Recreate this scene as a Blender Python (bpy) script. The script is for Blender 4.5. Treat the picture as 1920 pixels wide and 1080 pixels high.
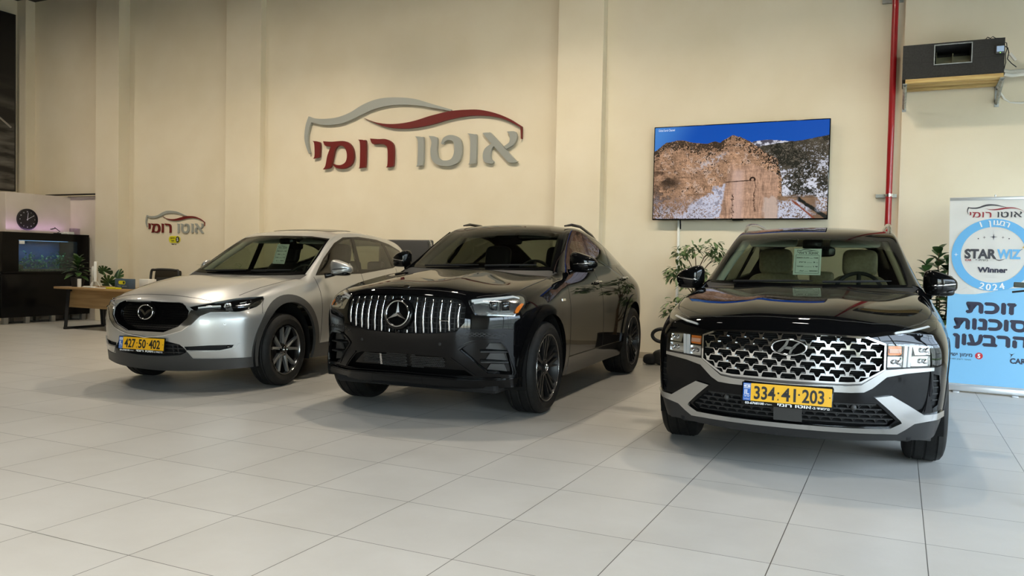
import bpy, bmesh, math, random
import numpy as np
from math import sin, cos, pi as PI
from mathutils import Vector, Matrix
from mathutils.bvhtree import BVHTree
random.seed(7); RNG = np.random.default_rng(7)
for o in list(bpy.data.objects): bpy.data.objects.remove(o)
SC = bpy.context.scene

# ------------------------------------------------------------------ camera
EYE = 1.2988
def set_camera():
    cd = bpy.data.cameras.new('camera'); cam = bpy.data.objects.new('camera', cd); SC.collection.objects.link(cam)
    yaw, pit, roll = -0.442464530, 0.0321005339, 0.0205787365
    fw = Vector((sin(yaw) * cos(pit), cos(yaw) * cos(pit), -sin(pit))); r = Vector((cos(yaw), -sin(yaw), 0)); u = r.cross(fw)
    R = r * cos(roll) + u * sin(roll); U = -r * sin(roll) + u * cos(roll)
    m = Matrix((R, U, -fw)).transposed().to_4x4(); m.translation = (0, 0, EYE); cam.matrix_world = m
    cd.sensor_fit = 'HORIZONTAL'; cd.sensor_width = 36; cd.lens = 36 * 1529.09 / 1920; cd.clip_start = .05; cd.clip_end = 300
    SC.camera = cam
set_camera()
# ------------------------------------------------------------------ light and exposure
SC.view_settings.view_transform = 'Standard'; SC.view_settings.look = 'None'; SC.view_settings.gamma = 1; SC.view_settings.use_curve_mapping = False
SC.view_settings.exposure = -0.05
SC.cycles.use_denoising = True; SC.cycles.max_bounces = 9; SC.cycles.transparent_max_bounces = 24; SC.cycles.caustics_reflective = False; SC.cycles.caustics_refractive = False; SC.cycles.sample_clamp_indirect = 6
def set_world():
    w = bpy.data.worlds.new('sky'); SC.world = w; w.use_nodes = True; nt = w.node_tree; bg = nt.nodes['Background']
    sk = nt.nodes.new('ShaderNodeTexSky'); sk.sky_type = 'NISHITA'; sk.sun_disc = False; sk.sun_elevation = 1.0; sk.sun_rotation = 2.2
    hs = nt.nodes.new('ShaderNodeHueSaturation'); hs.inputs['Saturation'].default_value = .62
    nt.links.new(sk.outputs[0], hs.inputs['Color']); nt.links.new(hs.outputs[0], bg.inputs[0]); bg.inputs[1].default_value = 3.4
set_world()
LAMPS = [(-12.5, 7.9, 36.), (-8.4, 8.1, 72.), (-4.6, 8.1, 84.), (-.8, 8.1, 62.), (-9.0, 4.2, 28.), (-4.6, 4.2, 14.), (-.6, 4.2, 18.), (-8.4, -.3, 92.), (-4.6, -.3, 130.), (-.8, -.3, 66.)]
LAMP_Z = 5.3
SPOTS = [(-15.0, 7.8), (-11.7, 7.8), (-8.9, 7.8), (-6.4, 7.8), (-3.9, 7.8), (-1.4, 7.8)]; SPOT_Z = 5.5; SPOT_AIM = Vector((0, 3.2, -3.7)); SPOT_W = 20.
def set_lamps():
    for i, (x, y, w) in enumerate(LAMPS):
        l = bpy.data.lights.new('lamp_light', 'AREA'); l.shape = 'DISK'; l.size = .24 if y > 6 else .5; l.energy = w; l.color = (1.0, .87, .70) if y > 6 else (1.0, .95, .86); l.spread = math.radians(150 if y > 6 else 92)
        o = bpy.data.objects.new('lamp_light', l); SC.collection.objects.link(o); o.location = (x, y, LAMP_Z - .04)
    for x, y in SPOTS:
        l = bpy.data.lights.new('spot_light', 'AREA'); l.shape = 'DISK'; l.size = .22; l.energy = SPOT_W * (.6 if x > -2 else 1.); l.color = (1.0, .88, .70); l.spread = math.radians(122)
        o = bpy.data.objects.new('spot_light', l); SC.collection.objects.link(o); o.location = Vector((x, y, SPOT_Z)) + SPOT_AIM.normalized() * .02; o.rotation_euler = SPOT_AIM.to_track_quat('-Z', 'Y').to_euler()
set_lamps()
def set_portal():
    l = bpy.data.lights.new('window_portal', 'AREA'); l.shape = 'RECTANGLE'; l.size = 11.4; l.size_y = 4.; l.cycles.is_portal = True
    o = bpy.data.objects.new('window_portal', l); SC.collection.objects.link(o); o.location = (5.42, 3.1, 2.1); o.rotation_euler = (0, PI / 2, 0); o.rotation_euler = Matrix(((0, 0, 1), (1, 0, 0), (0, 1, 0))).to_euler()
set_portal()
def set_added_window_portal():
    l = bpy.data.lights.new('window_portal', 'AREA'); l.shape = 'RECTANGLE'; l.size = 4.2; l.size_y = 4.; l.cycles.is_portal = True
    o = bpy.data.objects.new('window_portal', l); SC.collection.objects.link(o); o.location = (3.2, -7.42, 2.1); o.rotation_euler = (PI / 2, 0, 0)  # portal for the added front window, which is out of view
set_added_window_portal()
# ------------------------------------------------------------------ helpers
def LINK(o): SC.collection.objects.link(o)
def tag(o, label=None, cat=None, group=None, kind=None):
    for k, v in (('label', label), ('category', cat), ('group', group), ('kind', kind)):
        if v: o[k] = v
    return o
def empty(name, loc=(0, 0, 0), rz=0., label=None, cat=None, group=None):
    o = bpy.data.objects.new(name, None); LINK(o); o.location = loc; o.rotation_euler = (0, 0, rz); o.empty_display_size = .1
    return tag(o, label, cat, group)
def obj(name, bm, material, parent=None, smooth=None, loc=None):
    me = bpy.data.meshes.new(name); bm.normal_update(); bm.to_mesh(me); bm.free()
    for m in (material if isinstance(material, (list, tuple)) else [material]): me.materials.append(m)
    if smooth is not None:
        me.shade_smooth()
        me.set_sharp_from_angle(angle=math.radians(smooth))
    o = bpy.data.objects.new(name, me); LINK(o); o.parent = parent
    if loc is not None: o.location = loc
    return o
def copy_tree(o, parent=None):
    c = o.copy(); LINK(c); c.parent = parent
    for ch in o.children: copy_tree(ch, c)
    return c
def rot(bm, verts, M): bmesh.ops.transform(bm, matrix=M, verts=verts)
def box(bm, a, b, bev=0., M=None, seg=2):
    """axis-aligned box between two corners"""
    r = bmesh.ops.create_cube(bm, size=1.); vs = r['verts']
    c = [(a[i] + b[i]) / 2 for i in range(3)]; d = [abs(b[i] - a[i]) for i in range(3)]
    for v in vs: v.co = Vector((c[0] + v.co.x * d[0], c[1] + v.co.y * d[1], c[2] + v.co.z * d[2]))
    if bev:
        es = {e for v in vs for e in v.link_edges}
        r = bmesh.ops.bevel(bm, geom=list(es), offset=bev, segments=seg, profile=.5, affect='EDGES')
        vs = list({v for f in r['faces'] for v in f.verts} | {v for v in vs if v.is_valid})
    if M is not None: bmesh.ops.transform(bm, matrix=M, verts=vs)
    return vs
def tube(bm, pts, rad, n=10, caps=True, closed=False):
    """round tube along points; rad number or list"""
    P = [Vector(p) for p in pts]; m = len(P); rings = []
    up = Vector((0, 0, 1))
    t0 = (P[1] - P[0]).normalized(); 
    if abs(t0.dot(up)) > .95: up = Vector((0, 1, 0))
    b = t0.cross(up).normalized()
    for i in range(m):
        if closed: t = (P[(i + 1) % m] - P[i - 1]).normalized()
        else: t = ((P[i + 1] if i + 1 < m else P[i]) - (P[i - 1] if i else P[i])).normalized()
        b = (b - t * b.dot(t)).normalized(); c = t.cross(b)
        r = rad[i] if isinstance(rad, (list, tuple)) else rad
        rings.append([bm.verts.new(P[i] + b * (r * cos(2 * PI * k / n)) + c * (r * sin(2 * PI * k / n))) for k in range(n)])
    for i in range(m if closed else m - 1):
        A, B = rings[i], rings[(i + 1) % m]
        for k in range(n): bm.faces.new([A[k], A[(k + 1) % n], B[(k + 1) % n], B[k]])
    if caps and not closed: bm.faces.new(rings[0][::-1]); bm.faces.new(rings[-1])
    return rings
def lathe(bm, prof, n=48, axis='Z', M=None, close=False):
    """revolve (radius, height) points"""
    rings = []
    for r, h in prof:
        ring = []
        for k in range(n):
            a = 2 * PI * k / n; p = (r * cos(a), r * sin(a), h)
            if axis == 'Y': p = (p[0], p[2], p[1])
            v = Vector(p); ring.append(bm.verts.new(M @ v if M else v))
        rings.append(ring)
    m = len(rings)
    for i in range(m if close else m - 1):
        A, B = rings[i], rings[(i + 1) % m]
        for k in range(n): bm.faces.new([A[k], A[(k + 1) % n], B[(k + 1) % n], B[k]])
    if not close:
        for ring, (r, h) in ((rings[0], prof[0]), (rings[-1], prof[-1])):
            if r > 1e-5: bm.faces.new(ring)
    bmesh.ops.recalc_face_normals(bm, faces=bm.faces[:])
def prism(bm, poly, h0, h1, M=None, bev=0.):
    """polygon in the local xy plane, extruded from h0 to h1"""
    A = [bm.verts.new((x, y, h0)) for x, y in poly]; B = [bm.verts.new((x, y, h1)) for x, y in poly]; n = len(poly)
    fs = [bm.faces.new(A[::-1]), bm.faces.new(B)]
    for i in range(n): fs.append(bm.faces.new([A[i], A[(i + 1) % n], B[(i + 1) % n], B[i]]))
    bmesh.ops.recalc_face_normals(bm, faces=fs)
    vs = A + B
    if M is not None: bmesh.ops.transform(bm, matrix=M, verts=vs)
    return vs
# local frames: a flat thing hung on a wall or a car is drawn in (x right, y up) and put in the world by FRAME(origin, right, up)
def FRAME(o, right, up):
    r = Vector(right).normalized(); u = Vector(up); u = (u - r * u.dot(r)).normalized(); n = r.cross(u)
    m = Matrix((r, u, n)).transposed().to_4x4(); m.translation = Vector(o); return m
HEB = lambda t: t[::-1]          # Hebrew is set right to left
def text_bm(t, size, depth=.001, bm=None, M=None, align='CENTER', width=None, bold=0., shear=0., spacing=1., stretch=1.):
    """lettering as mesh, baseline at y=0; width scales it to that length"""
    cu = bpy.data.curves.new('text', 'FONT'); cu.body = t; cu.size = size; cu.extrude = depth / 2; cu.align_x = 'LEFT'; cu.offset = bold; cu.shear = shear; cu.space_character = spacing
    cu.resolution_u = 3
    o = bpy.data.objects.new('text', cu); LINK(o)
    dg = bpy.context.evaluated_depsgraph_get(); me = bpy.data.meshes.new_from_object(o.evaluated_get(dg))
    bpy.data.objects.remove(o); bm = bm or bmesh.new(); n0 = len(bm.verts)
    bm.from_mesh(me); bm.verts.ensure_lookup_table(); vs = bm.verts[n0:]; bpy.data.meshes.remove(me)
    if not vs: return bm
    x0, x1 = min(v.co.x for v in vs), max(v.co.x for v in vs); sx = (width / (x1 - x0)) if width else stretch
    for v in vs:
        x = (v.co.x - x0) * sx; w = (x1 - x0) * sx
        v.co.x = x - (w / 2 if align == 'CENTER' else w if align == 'RIGHT' else 0); v.co.z += depth / 2
    if M is not None: bmesh.ops.transform(bm, matrix=M, verts=vs)
    return bm

# ------------------------------------------------------------------ materials
def srgb(h):
    h = h.lstrip('#'); c = [int(h[i:i + 2], 16) / 255 for i in (0, 2, 4)]
    return tuple(x / 12.92 if x <= .04045 else ((x + .055) / 1.055) ** 2.4 for x in c) + (1.,)
def mat(name, col, rough=.5, metal=0., coat=0., emit=0., emit_col=None, spec=.5, alpha=None):
    m = bpy.data.materials.new(name); m.use_nodes = True; b = m.node_tree.nodes['Principled BSDF']
    b.inputs['Base Color'].default_value = srgb(col) if isinstance(col, str) else col
    b.inputs['Roughness'].default_value = rough; b.inputs['Metallic'].default_value = metal
    b.inputs['Coat Weight'].default_value = coat; b.inputs['Coat Roughness'].default_value = .03
    b.inputs['Specular IOR Level'].default_value = spec
    if emit:
        b.inputs['Emission Color'].default_value = srgb(emit_col or col); b.inputs['Emission Strength'].default_value = emit
    return m
def N(m, t, **kw):
    n = m.node_tree.nodes.new(t)
    for k, v in kw.items(): setattr(n, k, v)
    return n
def noisy(m, scale, c0, c1, detail=4., lo=.35, hi=.65, coords='Object', bump=0., stretch=None, rough=None):
    """vary the base colour between two colours with noise"""
    nt = m.node_tree; b = nt.nodes['Principled BSDF']; tc = N(m, 'ShaderNodeTexCoord'); mp = N(m, 'ShaderNodeMapping')
    if stretch: mp.inputs['Scale'].default_value = stretch
    nz = N(m, 'ShaderNodeTexNoise'); nz.inputs['Scale'].default_value = scale; nz.inputs['Detail'].default_value = detail
    cr = N(m, 'ShaderNodeValToRGB'); cr.color_ramp.elements[0].position = lo; cr.color_ramp.elements[1].position = hi
    cr.color_ramp.elements[0].color = srgb(c0); cr.color_ramp.elements[1].color = srgb(c1)
    L = nt.links.new; L(tc.outputs[coords], mp.inputs[0]); L(mp.outputs[0], nz.inputs['Vector']); L(nz.outputs['Fac'], cr.inputs[0]); L(cr.outputs[0], b.inputs['Base Color'])
    if bump:
        bp = N(m, 'ShaderNodeBump'); bp.inputs['Strength'].default_value = bump; bp.inputs['Distance'].default_value = .01
        L(nz.outputs['Fac'], bp.inputs['Height']); L(bp.outputs[0], b.inputs['Normal'])
    return m
def glass_mat(name, tint, rough=.0, refl=.06, dark=0.):
    """thin window glass: a clear tinted pane with a Fresnel reflection"""
    m = bpy.data.materials.new(name); m.use_nodes = True; nt = m.node_tree; nt.nodes.clear(); L = nt.links.new
    out = nt.nodes.new('ShaderNodeOutputMaterial'); tr = nt.nodes.new('ShaderNodeBsdfTransparent'); gl = nt.nodes.new('ShaderNodeBsdfGlossy')
    lw = nt.nodes.new('ShaderNodeLayerWeight'); lw.inputs[0].default_value = .5; mx = nt.nodes.new('ShaderNodeMixShader')
    pw = nt.nodes.new('ShaderNodeMath'); pw.operation = 'POWER'; pw.inputs[1].default_value = 5.; ml = nt.nodes.new('ShaderNodeMath'); ml.operation = 'MULTIPLY_ADD'; ml.inputs[1].default_value = 1 - refl; ml.inputs[2].default_value = refl
    tr.inputs[0].default_value = srgb(tint); gl.inputs['Roughness'].default_value = rough; gl.inputs['Color'].default_value = (1, 1, 1, 1)
    L(lw.outputs['Facing'], pw.inputs[0]); L(pw.outputs[0], ml.inputs[0]); L(ml.outputs[0], mx.inputs[0]); L(tr.outputs[0], mx.inputs[1]); L(gl.outputs[0], mx.inputs[2]); L(mx.outputs[0], out.inputs[0])
    return m
M_ = {}
M_['black_paint'] = mat('black car paint', (.003, .003, .0033, 1), .03, 0, 0, spec=.26)
M_['silver_paint'] = mat('silver car paint', (.47, .47, .455, 1), .36, .65, .9)
M_['gloss_black'] = mat('gloss black plastic', (.004, .004, .004, 1), .08, 0, 0, spec=.28)
M_['plastic'] = mat('dark plastic trim', (.018, .018, .018, 1), .55)
M_['grey_plastic'] = mat('grey plastic trim', (.045, .044, .042, 1), .5)
M_['matte_black'] = mat('matte black', (.006, .006, .006, 1), .8)
M_['chrome'] = mat('chrome', (.80, .80, .80, 1), .08, 1.)
M_['satin'] = mat('satin silver trim', (.58, .58, .565, 1), .19, 1.)
M_['dark_chrome'] = mat('dark chrome', (.16, .16, .16, 1), .2, 1.)
M_['tyre'] = noisy(mat('tyre rubber', (.012, .012, .012, 1), .6, spec=.25), 30, '121211', '1a1a19')
M_['black_alloy'] = mat('black alloy', (.010, .010, .010, 1), .4, .2, 0)
M_['grey_alloy'] = mat('machined grey alloy', (.42, .42, .41, 1), .32, .75)
M_['lens'] = glass_mat('clear lamp lens', 'f4f6f6')
M_['reflector'] = mat('lamp reflector', (.75, .76, .78, 1), .16, 1.)
M_['amber'] = mat('amber reflector', 'e8791c', .25, 0, .6)
M_['lamp_white'] = mat('white light guide', (.8, .8, .8, 1), .3)
M_['glass_clear'] = glass_mat('windscreen glass', 'c3ccc0')
M_['glass_tint'] = glass_mat('tinted side glass', 'aeb3a6')
M_['glass_dark'] = glass_mat('dark privacy glass', '74766c')
M_['wing_chrome'] = mat('smoked chrome wing', (.42, .42, .40, 1), .14, 1.)
M_['interior'] = mat('charcoal cabin trim', (.02, .02, .019, 1), .7)
M_['beige'] = noisy(mat('beige seat leather', '9a8b6c', .5), 40, '8f8163', '9f9072')
M_['dark_leather'] = mat('dark seat leather', (.02, .019, .018, 1), .5)
M_['liner'] = mat('grey headliner', 'a9a698', .9)
M_['plate_yellow'] = mat('yellow number plate', 'f2b61a', .4)
M_['plate_blue'] = mat('blue plate band', '2a63b8', .4)
M_['ink'] = mat('black ink', (.012, .012, .012, 1), .5)
M_['white_ink'] = mat('white ink', (.85, .85, .85, 1), .5)
M_['paper'] = mat('pale green paper', 'eef7ea', .7)
M_['white_paper'] = mat('white paper', 'e9e9e2', .7)
# ------------------------------------------------------------------ car surface library
def lerp(a, b, t): return a + (b - a) * t
def interp(knots, x):
    ks = sorted(knots)
    if x <= ks[0][0]: return ks[0][1]
    for (a, va), (b, vb) in zip(ks, ks[1:]):
        if x <= b: return lerp(va, vb, (x - a) / (b - a))
    return ks[-1][1]

def inside(poly, a, b):
    r = False; n = len(poly); j = n - 1
    for i in range(n):
        (xi, yi), (xj, yj) = poly[i], poly[j]
        if (yi > b) != (yj > b) and a < (xj - xi) * (b - yi) / (yj - yi) + xi: r = not r
        j = i
    return r

def smooth_poly(pts, n=6, closed=True):
    """Catmull-Rom through the points; a point given as (a, b, 1) stays a sharp corner."""
    P = [(p[0], p[1]) for p in pts]; sh = [len(p) > 2 for p in pts]; m = len(P); out = []
    for i in range(m if closed else m - 1):
        p1, p2 = P[i], P[(i + 1) % m]
        p0 = P[i - 1] if (closed or i > 0) else p1
        p3 = P[(i + 2) % m] if (closed or i + 2 < m) else p2
        if sh[i]: p0 = p1
        if sh[(i + 1) % m]: p3 = p2
        k = 1 if (sh[i] and sh[(i + 1) % m]) else n
        for s in range(k):
            t = s / k
            out.append(tuple(.5 * (2 * p1[c] + (p2[c] - p0[c]) * t + (2 * p0[c] - 5 * p1[c] + 4 * p2[c] - p3[c]) * t * t
                                   + (3 * p1[c] - p0[c] - 3 * p2[c] + p3[c]) * t ** 3) for c in (0, 1)))
    if not closed: out.append(P[-1])
    return out

def circle_pts(ca, cb, r, n=40, a0=0., a1=2 * PI, rb=None):
    rb = rb or r; full = abs(a1 - a0 - 2 * PI) < 1e-6
    return [(ca + r * cos(a0 + (a1 - a0) * i / (n if full else n - 1)), cb + rb * sin(a0 + (a1 - a0) * i / (n if full else n - 1))) for i in range(n)]

AX = {'F': (1, 2), 'B': (1, 2), 'S': (0, 2), 'T': (0, 1)}
class Body:
    """The skin of a car: a box-like control cage, subdivided so that it passes through the given points."""
    def __init__(s, spec, level=3):
        st = spec['stations']; N = len(st) - 1; K = 6; fr = spec.get('cols', (0, .32, .62, .86, 1.)); J = len(fr) - 1
        G = {}; V = []; F = []
        def vid(key, p):
            if key not in G: G[key] = len(V); V.append(Vector(p))
            return G[key]
        side = []
        for i, (xe, ye, ze, xc, zc) in enumerate(st):
            w = interp(spec['w'], xe); col = []
            for k, nm in enumerate(('r0', 'r1', 'r2', 'r3', 'r4')):
                fy, z = interp([(q[0], q[1]) for q in spec[nm]], xe), interp([(q[0], q[2]) for q in spec[nm]], xe)
                col.append([xe, w * fy, z])
            b, e = col[4], [xe, ye, ze]
            t = interp(spec.get('r5', [(0, .72)]), xe)
            col.append([xe, lerp(b[1], e[1], t) + .012, lerp(b[2], e[2], t)])
            col.append(e); side.append(col)
        fx, rx = spec['front'], spec['rear']
        def key(i, j, k):    # i station, j column (0 centre), k row
            return (i, j, k)
        pos = {}
        for i in range(N + 1):
            for k in range(K + 1): pos[(i, J, k)] = side[i][k]
            xe, ye, ze, xc, zc = st[i]
            for j in range(J):
                q = fr[j]; bow = spec.get('bow', 2.2)
                pos[(i, j, K)] = [lerp(xc, xe, q ** bow), ye * q, lerp(zc, ze, q ** spec.get('crown', 2.4))]
        for (i, prof, pw) in ((0, fx, spec.get('fpow', 2.6)), (N, rx, 2.6)):
            for k in range(K):
                c = side[i][k]
                for j in range(J):
                    q = fr[j]; cx, cz = prof[k]
                    pos[(i, j, k)] = [lerp(cx, c[0], q ** pw), c[1] * q, lerp(cz, c[2], q ** 1.6)]
        for f in spec.get('tweak', []): f(pos)
        def quad(a, b, c, d, m):
            ids = []
            for (i, j, k) in (a, b, c, d):
                x, y, z = pos[(i, j, k)]
                ids.append(vid((i, j * m if j else 0, k), (x, y * m, z)))
            if m > 0: ids.reverse()
            F.append(ids)
        for m in (1, -1):
            for i in range(N):
                for k in range(K): quad((i, J, k), (i, J, k + 1), (i + 1, J, k + 1), (i + 1, J, k), m)
                for j in range(J): quad((i, j, K), (i + 1, j, K), (i + 1, j + 1, K), (i, j + 1, K), m)
            for j in range(J):
                for k in range(K):
                    quad((0, j, k), (0, j, k + 1), (0, j + 1, k + 1), (0, j + 1, k), m)
                    quad((N, j, k), (N, j + 1, k), (N, j + 1, k + 1), (N, j, k + 1), m)
        s.G = G; tgt = [v.copy() for v in V]; P = [v.copy() for v in V]
        me = bpy.data.meshes.new('tmp'); me.from_pydata([tuple(p) for p in P], [], F)
        cr = spec.get('crease')
        ob = bpy.data.objects.new('tmp', me); bpy.context.scene.collection.objects.link(ob)
        if cr:
            at = me.attributes.new('crease_edge', 'FLOAT', 'EDGE'); inv = {v: k for k, v in G.items()}
            for e in me.edges:
                at.data[e.index].value = cr(inv[e.vertices[0]], inv[e.vertices[1]])
        md = ob.modifiers.new('s', 'SUBSURF'); md.levels = level; md.render_levels = level; md.boundary_smooth = 'PRESERVE_CORNERS'
        for it in range(4):
            dg = bpy.context.evaluated_depsgraph_get(); ev = ob.evaluated_get(dg).data
            if it == 3: break
            for n in range(len(P)):
                P[n] = P[n] + (tgt[n] - ev.vertices[n].co) * .9
            for n, p in enumerate(P): me.vertices[n].co = p
            me.update(); ob.update_tag(); bpy.context.view_layer.update()
        s.bm = bmesh.new(); s.bm.from_mesh(ev); bpy.data.objects.remove(ob)
        tr = s.bm.copy(); bmesh.ops.triangulate(tr, faces=tr.faces[:]); tr.normal_update()
        s.tv = [v.co.copy() for v in tr.verts]; s.tn = [v.normal.copy() for v in tr.verts]
        s.tt = [tuple(v.index for v in f.verts) for f in tr.faces]; tr.free()
        s.bvh = BVHTree.FromPolygons(s.tv, s.tt); s.bm.normal_update()
        s.lay = s.bm.faces.layers.int.new('part'); s.parts = ['body']
    def hit(s, view, a, b, off=0., sg=1):
        if view == 'F': o, d = Vector((6 * sg, a, b)), Vector((-sg, 0, 0))
        elif view == 'S': o, d = Vector((a, 5 * sg, b)), Vector((0, -sg, 0))
        else: o, d = Vector((a, b, 5)), Vector((0, 0, -1))
        co, n, idx, dist = s.bvh.ray_cast(o, d)
        if co is None:
            co, n, idx, dist = s.bvh.find_nearest(o + d * 4.2)
        n = s.normal(co)
        return co + n * off
    def normal(s, p):
        co, n, idx, d = s.bvh.find_nearest(p)
        a, b, c = s.tt[idx]; A, B, Cc = s.tv[a], s.tv[b], s.tv[c]
        v0, v1, v2 = B - A, Cc - A, co - A
        d00, d01, d11, d20, d21 = v0.dot(v0), v0.dot(v1), v1.dot(v1), v2.dot(v0), v2.dot(v1)
        den = d00 * d11 - d01 * d01
        if abs(den) < 1e-14: return n
        v = (d11 * d20 - d01 * d21) / den; w = (d00 * d21 - d01 * d20) / den
        return (s.tn[a] * (1 - v - w) + s.tn[b] * v + s.tn[c] * w).normalized()
    def cut(s, name, view, poly, ok=None, over=None, mirror=True):
        """Cut the outline (drawn in that view) into the skin and give the faces inside it to part `name`."""
        if name not in s.parts: s.parts.append(name)
        pid = s.parts.index(name); ia, ib = AX[view]
        ovr = None if over is None else {s.parts.index(o) for o in over}
        def face_ok(f):
            n, c = f.normal, f.calc_center_median()
            if view == 'F' and n.x < .03: return False
            if view == 'B' and n.x > -.03: return False
            if view == 'S' and abs(n.y) < .12: return False
            if view == 'T' and n.z < .03: return False
            if ovr is not None and f[s.lay] not in ovr: return False
            return ok is None or ok(c, n)
        polys = [(poly, 1)]
        if mirror and view in 'FB': polys = [(poly, 1), ([(-a, b) for a, b in poly], -1)]
        elif mirror and view == 'T': polys = [(poly, 1), ([(a, -b) for a, b in poly], -1)]
        if view == 'S': polys = [(poly, 1), (poly, -1)]
        bm = s.bm
        for pl, sg in polys:
            a0, a1 = min(p[0] for p in pl) - .01, max(p[0] for p in pl) + .01
            b0, b1 = min(p[1] for p in pl) - .01, max(p[1] for p in pl) + .01
            def bb(f):
                A = [v.co[ia] for v in f.verts]; B = [v.co[ib] for v in f.verts]
                return min(A), max(A), min(B), max(B)
            cand = set()
            for f in bm.faces:
                if view == 'S' and f.calc_center_median().y * sg < 0: continue
                q = bb(f)
                if q[0] <= a1 and q[1] >= a0 and q[2] <= b1 and q[3] >= b0 and face_ok(f): cand.add(f)
            for i in range(len(pl)):
                (pa, pb), (qa, qb) = pl[i], pl[(i + 1) % len(pl)]
                L = math.hypot(qa - pa, qb - pb)
                if L < 1e-6: continue
                la, lb = min(pa, qa) - 1e-4, max(pa, qa) + 1e-4; ma, mb = min(pb, qb) - 1e-4, max(pb, qb) + 1e-4
                no = [0, 0, 0]; no[ia] = -(qb - pb) / L; no[ib] = (qa - pa) / L
                co = [0, 0, 0]; co[ia] = pa; co[ib] = pb
                sel = []
                for f in cand:
                    if not f.is_valid: continue
                    q = bb(f)
                    if q[0] <= lb and q[1] >= la and q[2] <= mb and q[3] >= ma: sel.append(f)
                if not sel: continue
                geom = set(sel)
                for f in sel: geom.update(f.edges); geom.update(f.verts)
                r = bmesh.ops.bisect_plane(bm, geom=list(geom), dist=1e-5, plane_co=co, plane_no=no)
                cand = {f for f in cand if f.is_valid}
                for g in r['geom']:
                    if isinstance(g, bmesh.types.BMFace) and g.is_valid: cand.add(g)
            for f in cand:
                if not f.is_valid: continue
                c = f.calc_center_median()
                if inside(pl, c[ia], c[ib]): f[s.lay] = pid
    def faces(s, name):
        pid = s.parts.index(name); return [f for f in s.bm.faces if f[s.lay] == pid]
    def part(s, names, obname, material, parent, off=0., thick=.006, where=None, clear=None):
        """Make the faces of a part an object: outer skin moved by `off` along its normals, `thick` deep, shaded like the whole skin."""
        if isinstance(names, str): names = [names]
        fs = [f for n in names if n in s.parts for f in s.faces(n) if where is None or where(f.calc_center_median())]
        if not fs: return None
        idx = {}; co = []; nr = []; polys = []
        for f in fs:
            q = []
            for v in f.verts:
                if v.index not in idx:
                    idx[v.index] = len(co); n = s.normal(v.co); co.append(v.co + n * off); nr.append(n)
                q.append(idx[v.index])
            polys.append(q)
        n0 = len(co); out = [(q, 0) for q in polys]
        if thick:
            co2 = [c - n * thick for c, n in zip(co, nr)]; co = co + co2
            cnt = {}
            for q in polys:
                for a, b in zip(q, q[1:] + q[:1]): cnt[(a, b)] = cnt.get((a, b), 0) + 1
            for q in polys: out.append(([i + n0 for i in reversed(q)], 2))
            for (a, b) in cnt:
                if (b, a) not in cnt: out.append(([a, a + n0, b + n0, b], 1))
        me = bpy.data.meshes.new(obname); me.from_pydata([tuple(c) for c in co], [], [q for q, _ in out]); 
        for p in me.polygons: p.use_smooth = True
        me.update(); nor = [None] * len(me.loops)
        for p, (q, kind) in zip(me.polygons, out):
            for li in p.loop_indices:
                vi = me.loops[li].vertex_index
                nor[li] = tuple(nr[vi]) if kind == 0 else (tuple(-nr[vi - n0]) if kind == 2 else tuple(p.normal))
        me.normals_split_custom_set(nor); me.materials.append(material)
        o = bpy.data.objects.new(obname, me); LINK(o); o.parent = parent
        return o
    def well(s, names, obname, material, parent, depth, d=(-1, 0, 0), where=None):
        """A recess: the faces of a part sunk by `depth`, with walls back up to the skin."""
        if isinstance(names, str): names = [names]
        fs = [f for n in names for f in s.faces(n) if where is None or where(f.calc_center_median())]
        bm = bmesh.new(); top = {}; bot = {}; d = Vector(d); cnt = {}
        def tv(v):
            if v not in top: top[v] = bm.verts.new(v.co); bot[v] = bm.verts.new(v.co + d * depth)
        for f in fs:
            q = list(f.verts)
            for v in q: tv(v)
            try: bm.faces.new([bot[v] for v in q])
            except ValueError: pass
            for a, b in zip(q, q[1:] + q[:1]): cnt[(a, b)] = 1
        for (a, b) in cnt:
            if (b, a) not in cnt: bm.faces.new([top[b], top[a], bot[a], bot[b]])
        return obj(obname, bm, material, parent, smooth=40)
    def index(s): s.bm.verts.index_update(); s.bm.verts.ensure_lookup_table(); s.bm.faces.ensure_lookup_table(); s.bm.normal_update()

    def plate_bm(s, view, poly, off, thick, sg=1, res=.05, bm=None):
        """A raised panel with that outline lying on the skin."""
        bm = bm or bmesh.new(); t = bmesh.new()
        vs = [t.verts.new((a, b, 0)) for a, b in poly]; f = t.faces.new(vs)
        if f.normal.z < 0: pass
        f.normal_update()
        if f.normal.z < 0: f.normal_flip()
        a0, a1 = min(p[0] for p in poly), max(p[0] for p in poly); b0, b1 = min(p[1] for p in poly), max(p[1] for p in poly)
        for ax, lo, hi in ((0, a0, a1), (1, b0, b1)):
            n = int((hi - lo) / res)
            for i in range(1, n + 1):
                c = [0, 0, 0]; c[ax] = lo + (hi - lo) * i / (n + 1); no = [0, 0, 0]; no[ax] = 1
                bmesh.ops.bisect_plane(t, geom=t.verts[:] + t.edges[:] + t.faces[:], dist=1e-6, plane_co=c, plane_no=no)
        bmesh.ops.triangulate(t, faces=t.faces[:])
        t.verts.index_update(); top = []; bot = []
        for v in t.verts:
            p = s.hit(view, v.co.x, v.co.y, 0, sg); n = s.normal(p)
            top.append(bm.verts.new(p + n * off)); bot.append(bm.verts.new(p + n * (off - thick)))
        for f in t.faces:
            ids = [v.index for v in f.verts]
            bm.faces.new([top[i] for i in ids]); bm.faces.new([bot[i] for i in reversed(ids)])
        for e in t.edges:
            if len(e.link_faces) == 1:
                a, b = e.verts[0].index, e.verts[1].index
                bm.faces.new([top[a], bot[a], bot[b], top[b]])
        t.free(); bmesh.ops.recalc_face_normals(bm, faces=bm.faces[:])
        return bm
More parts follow.
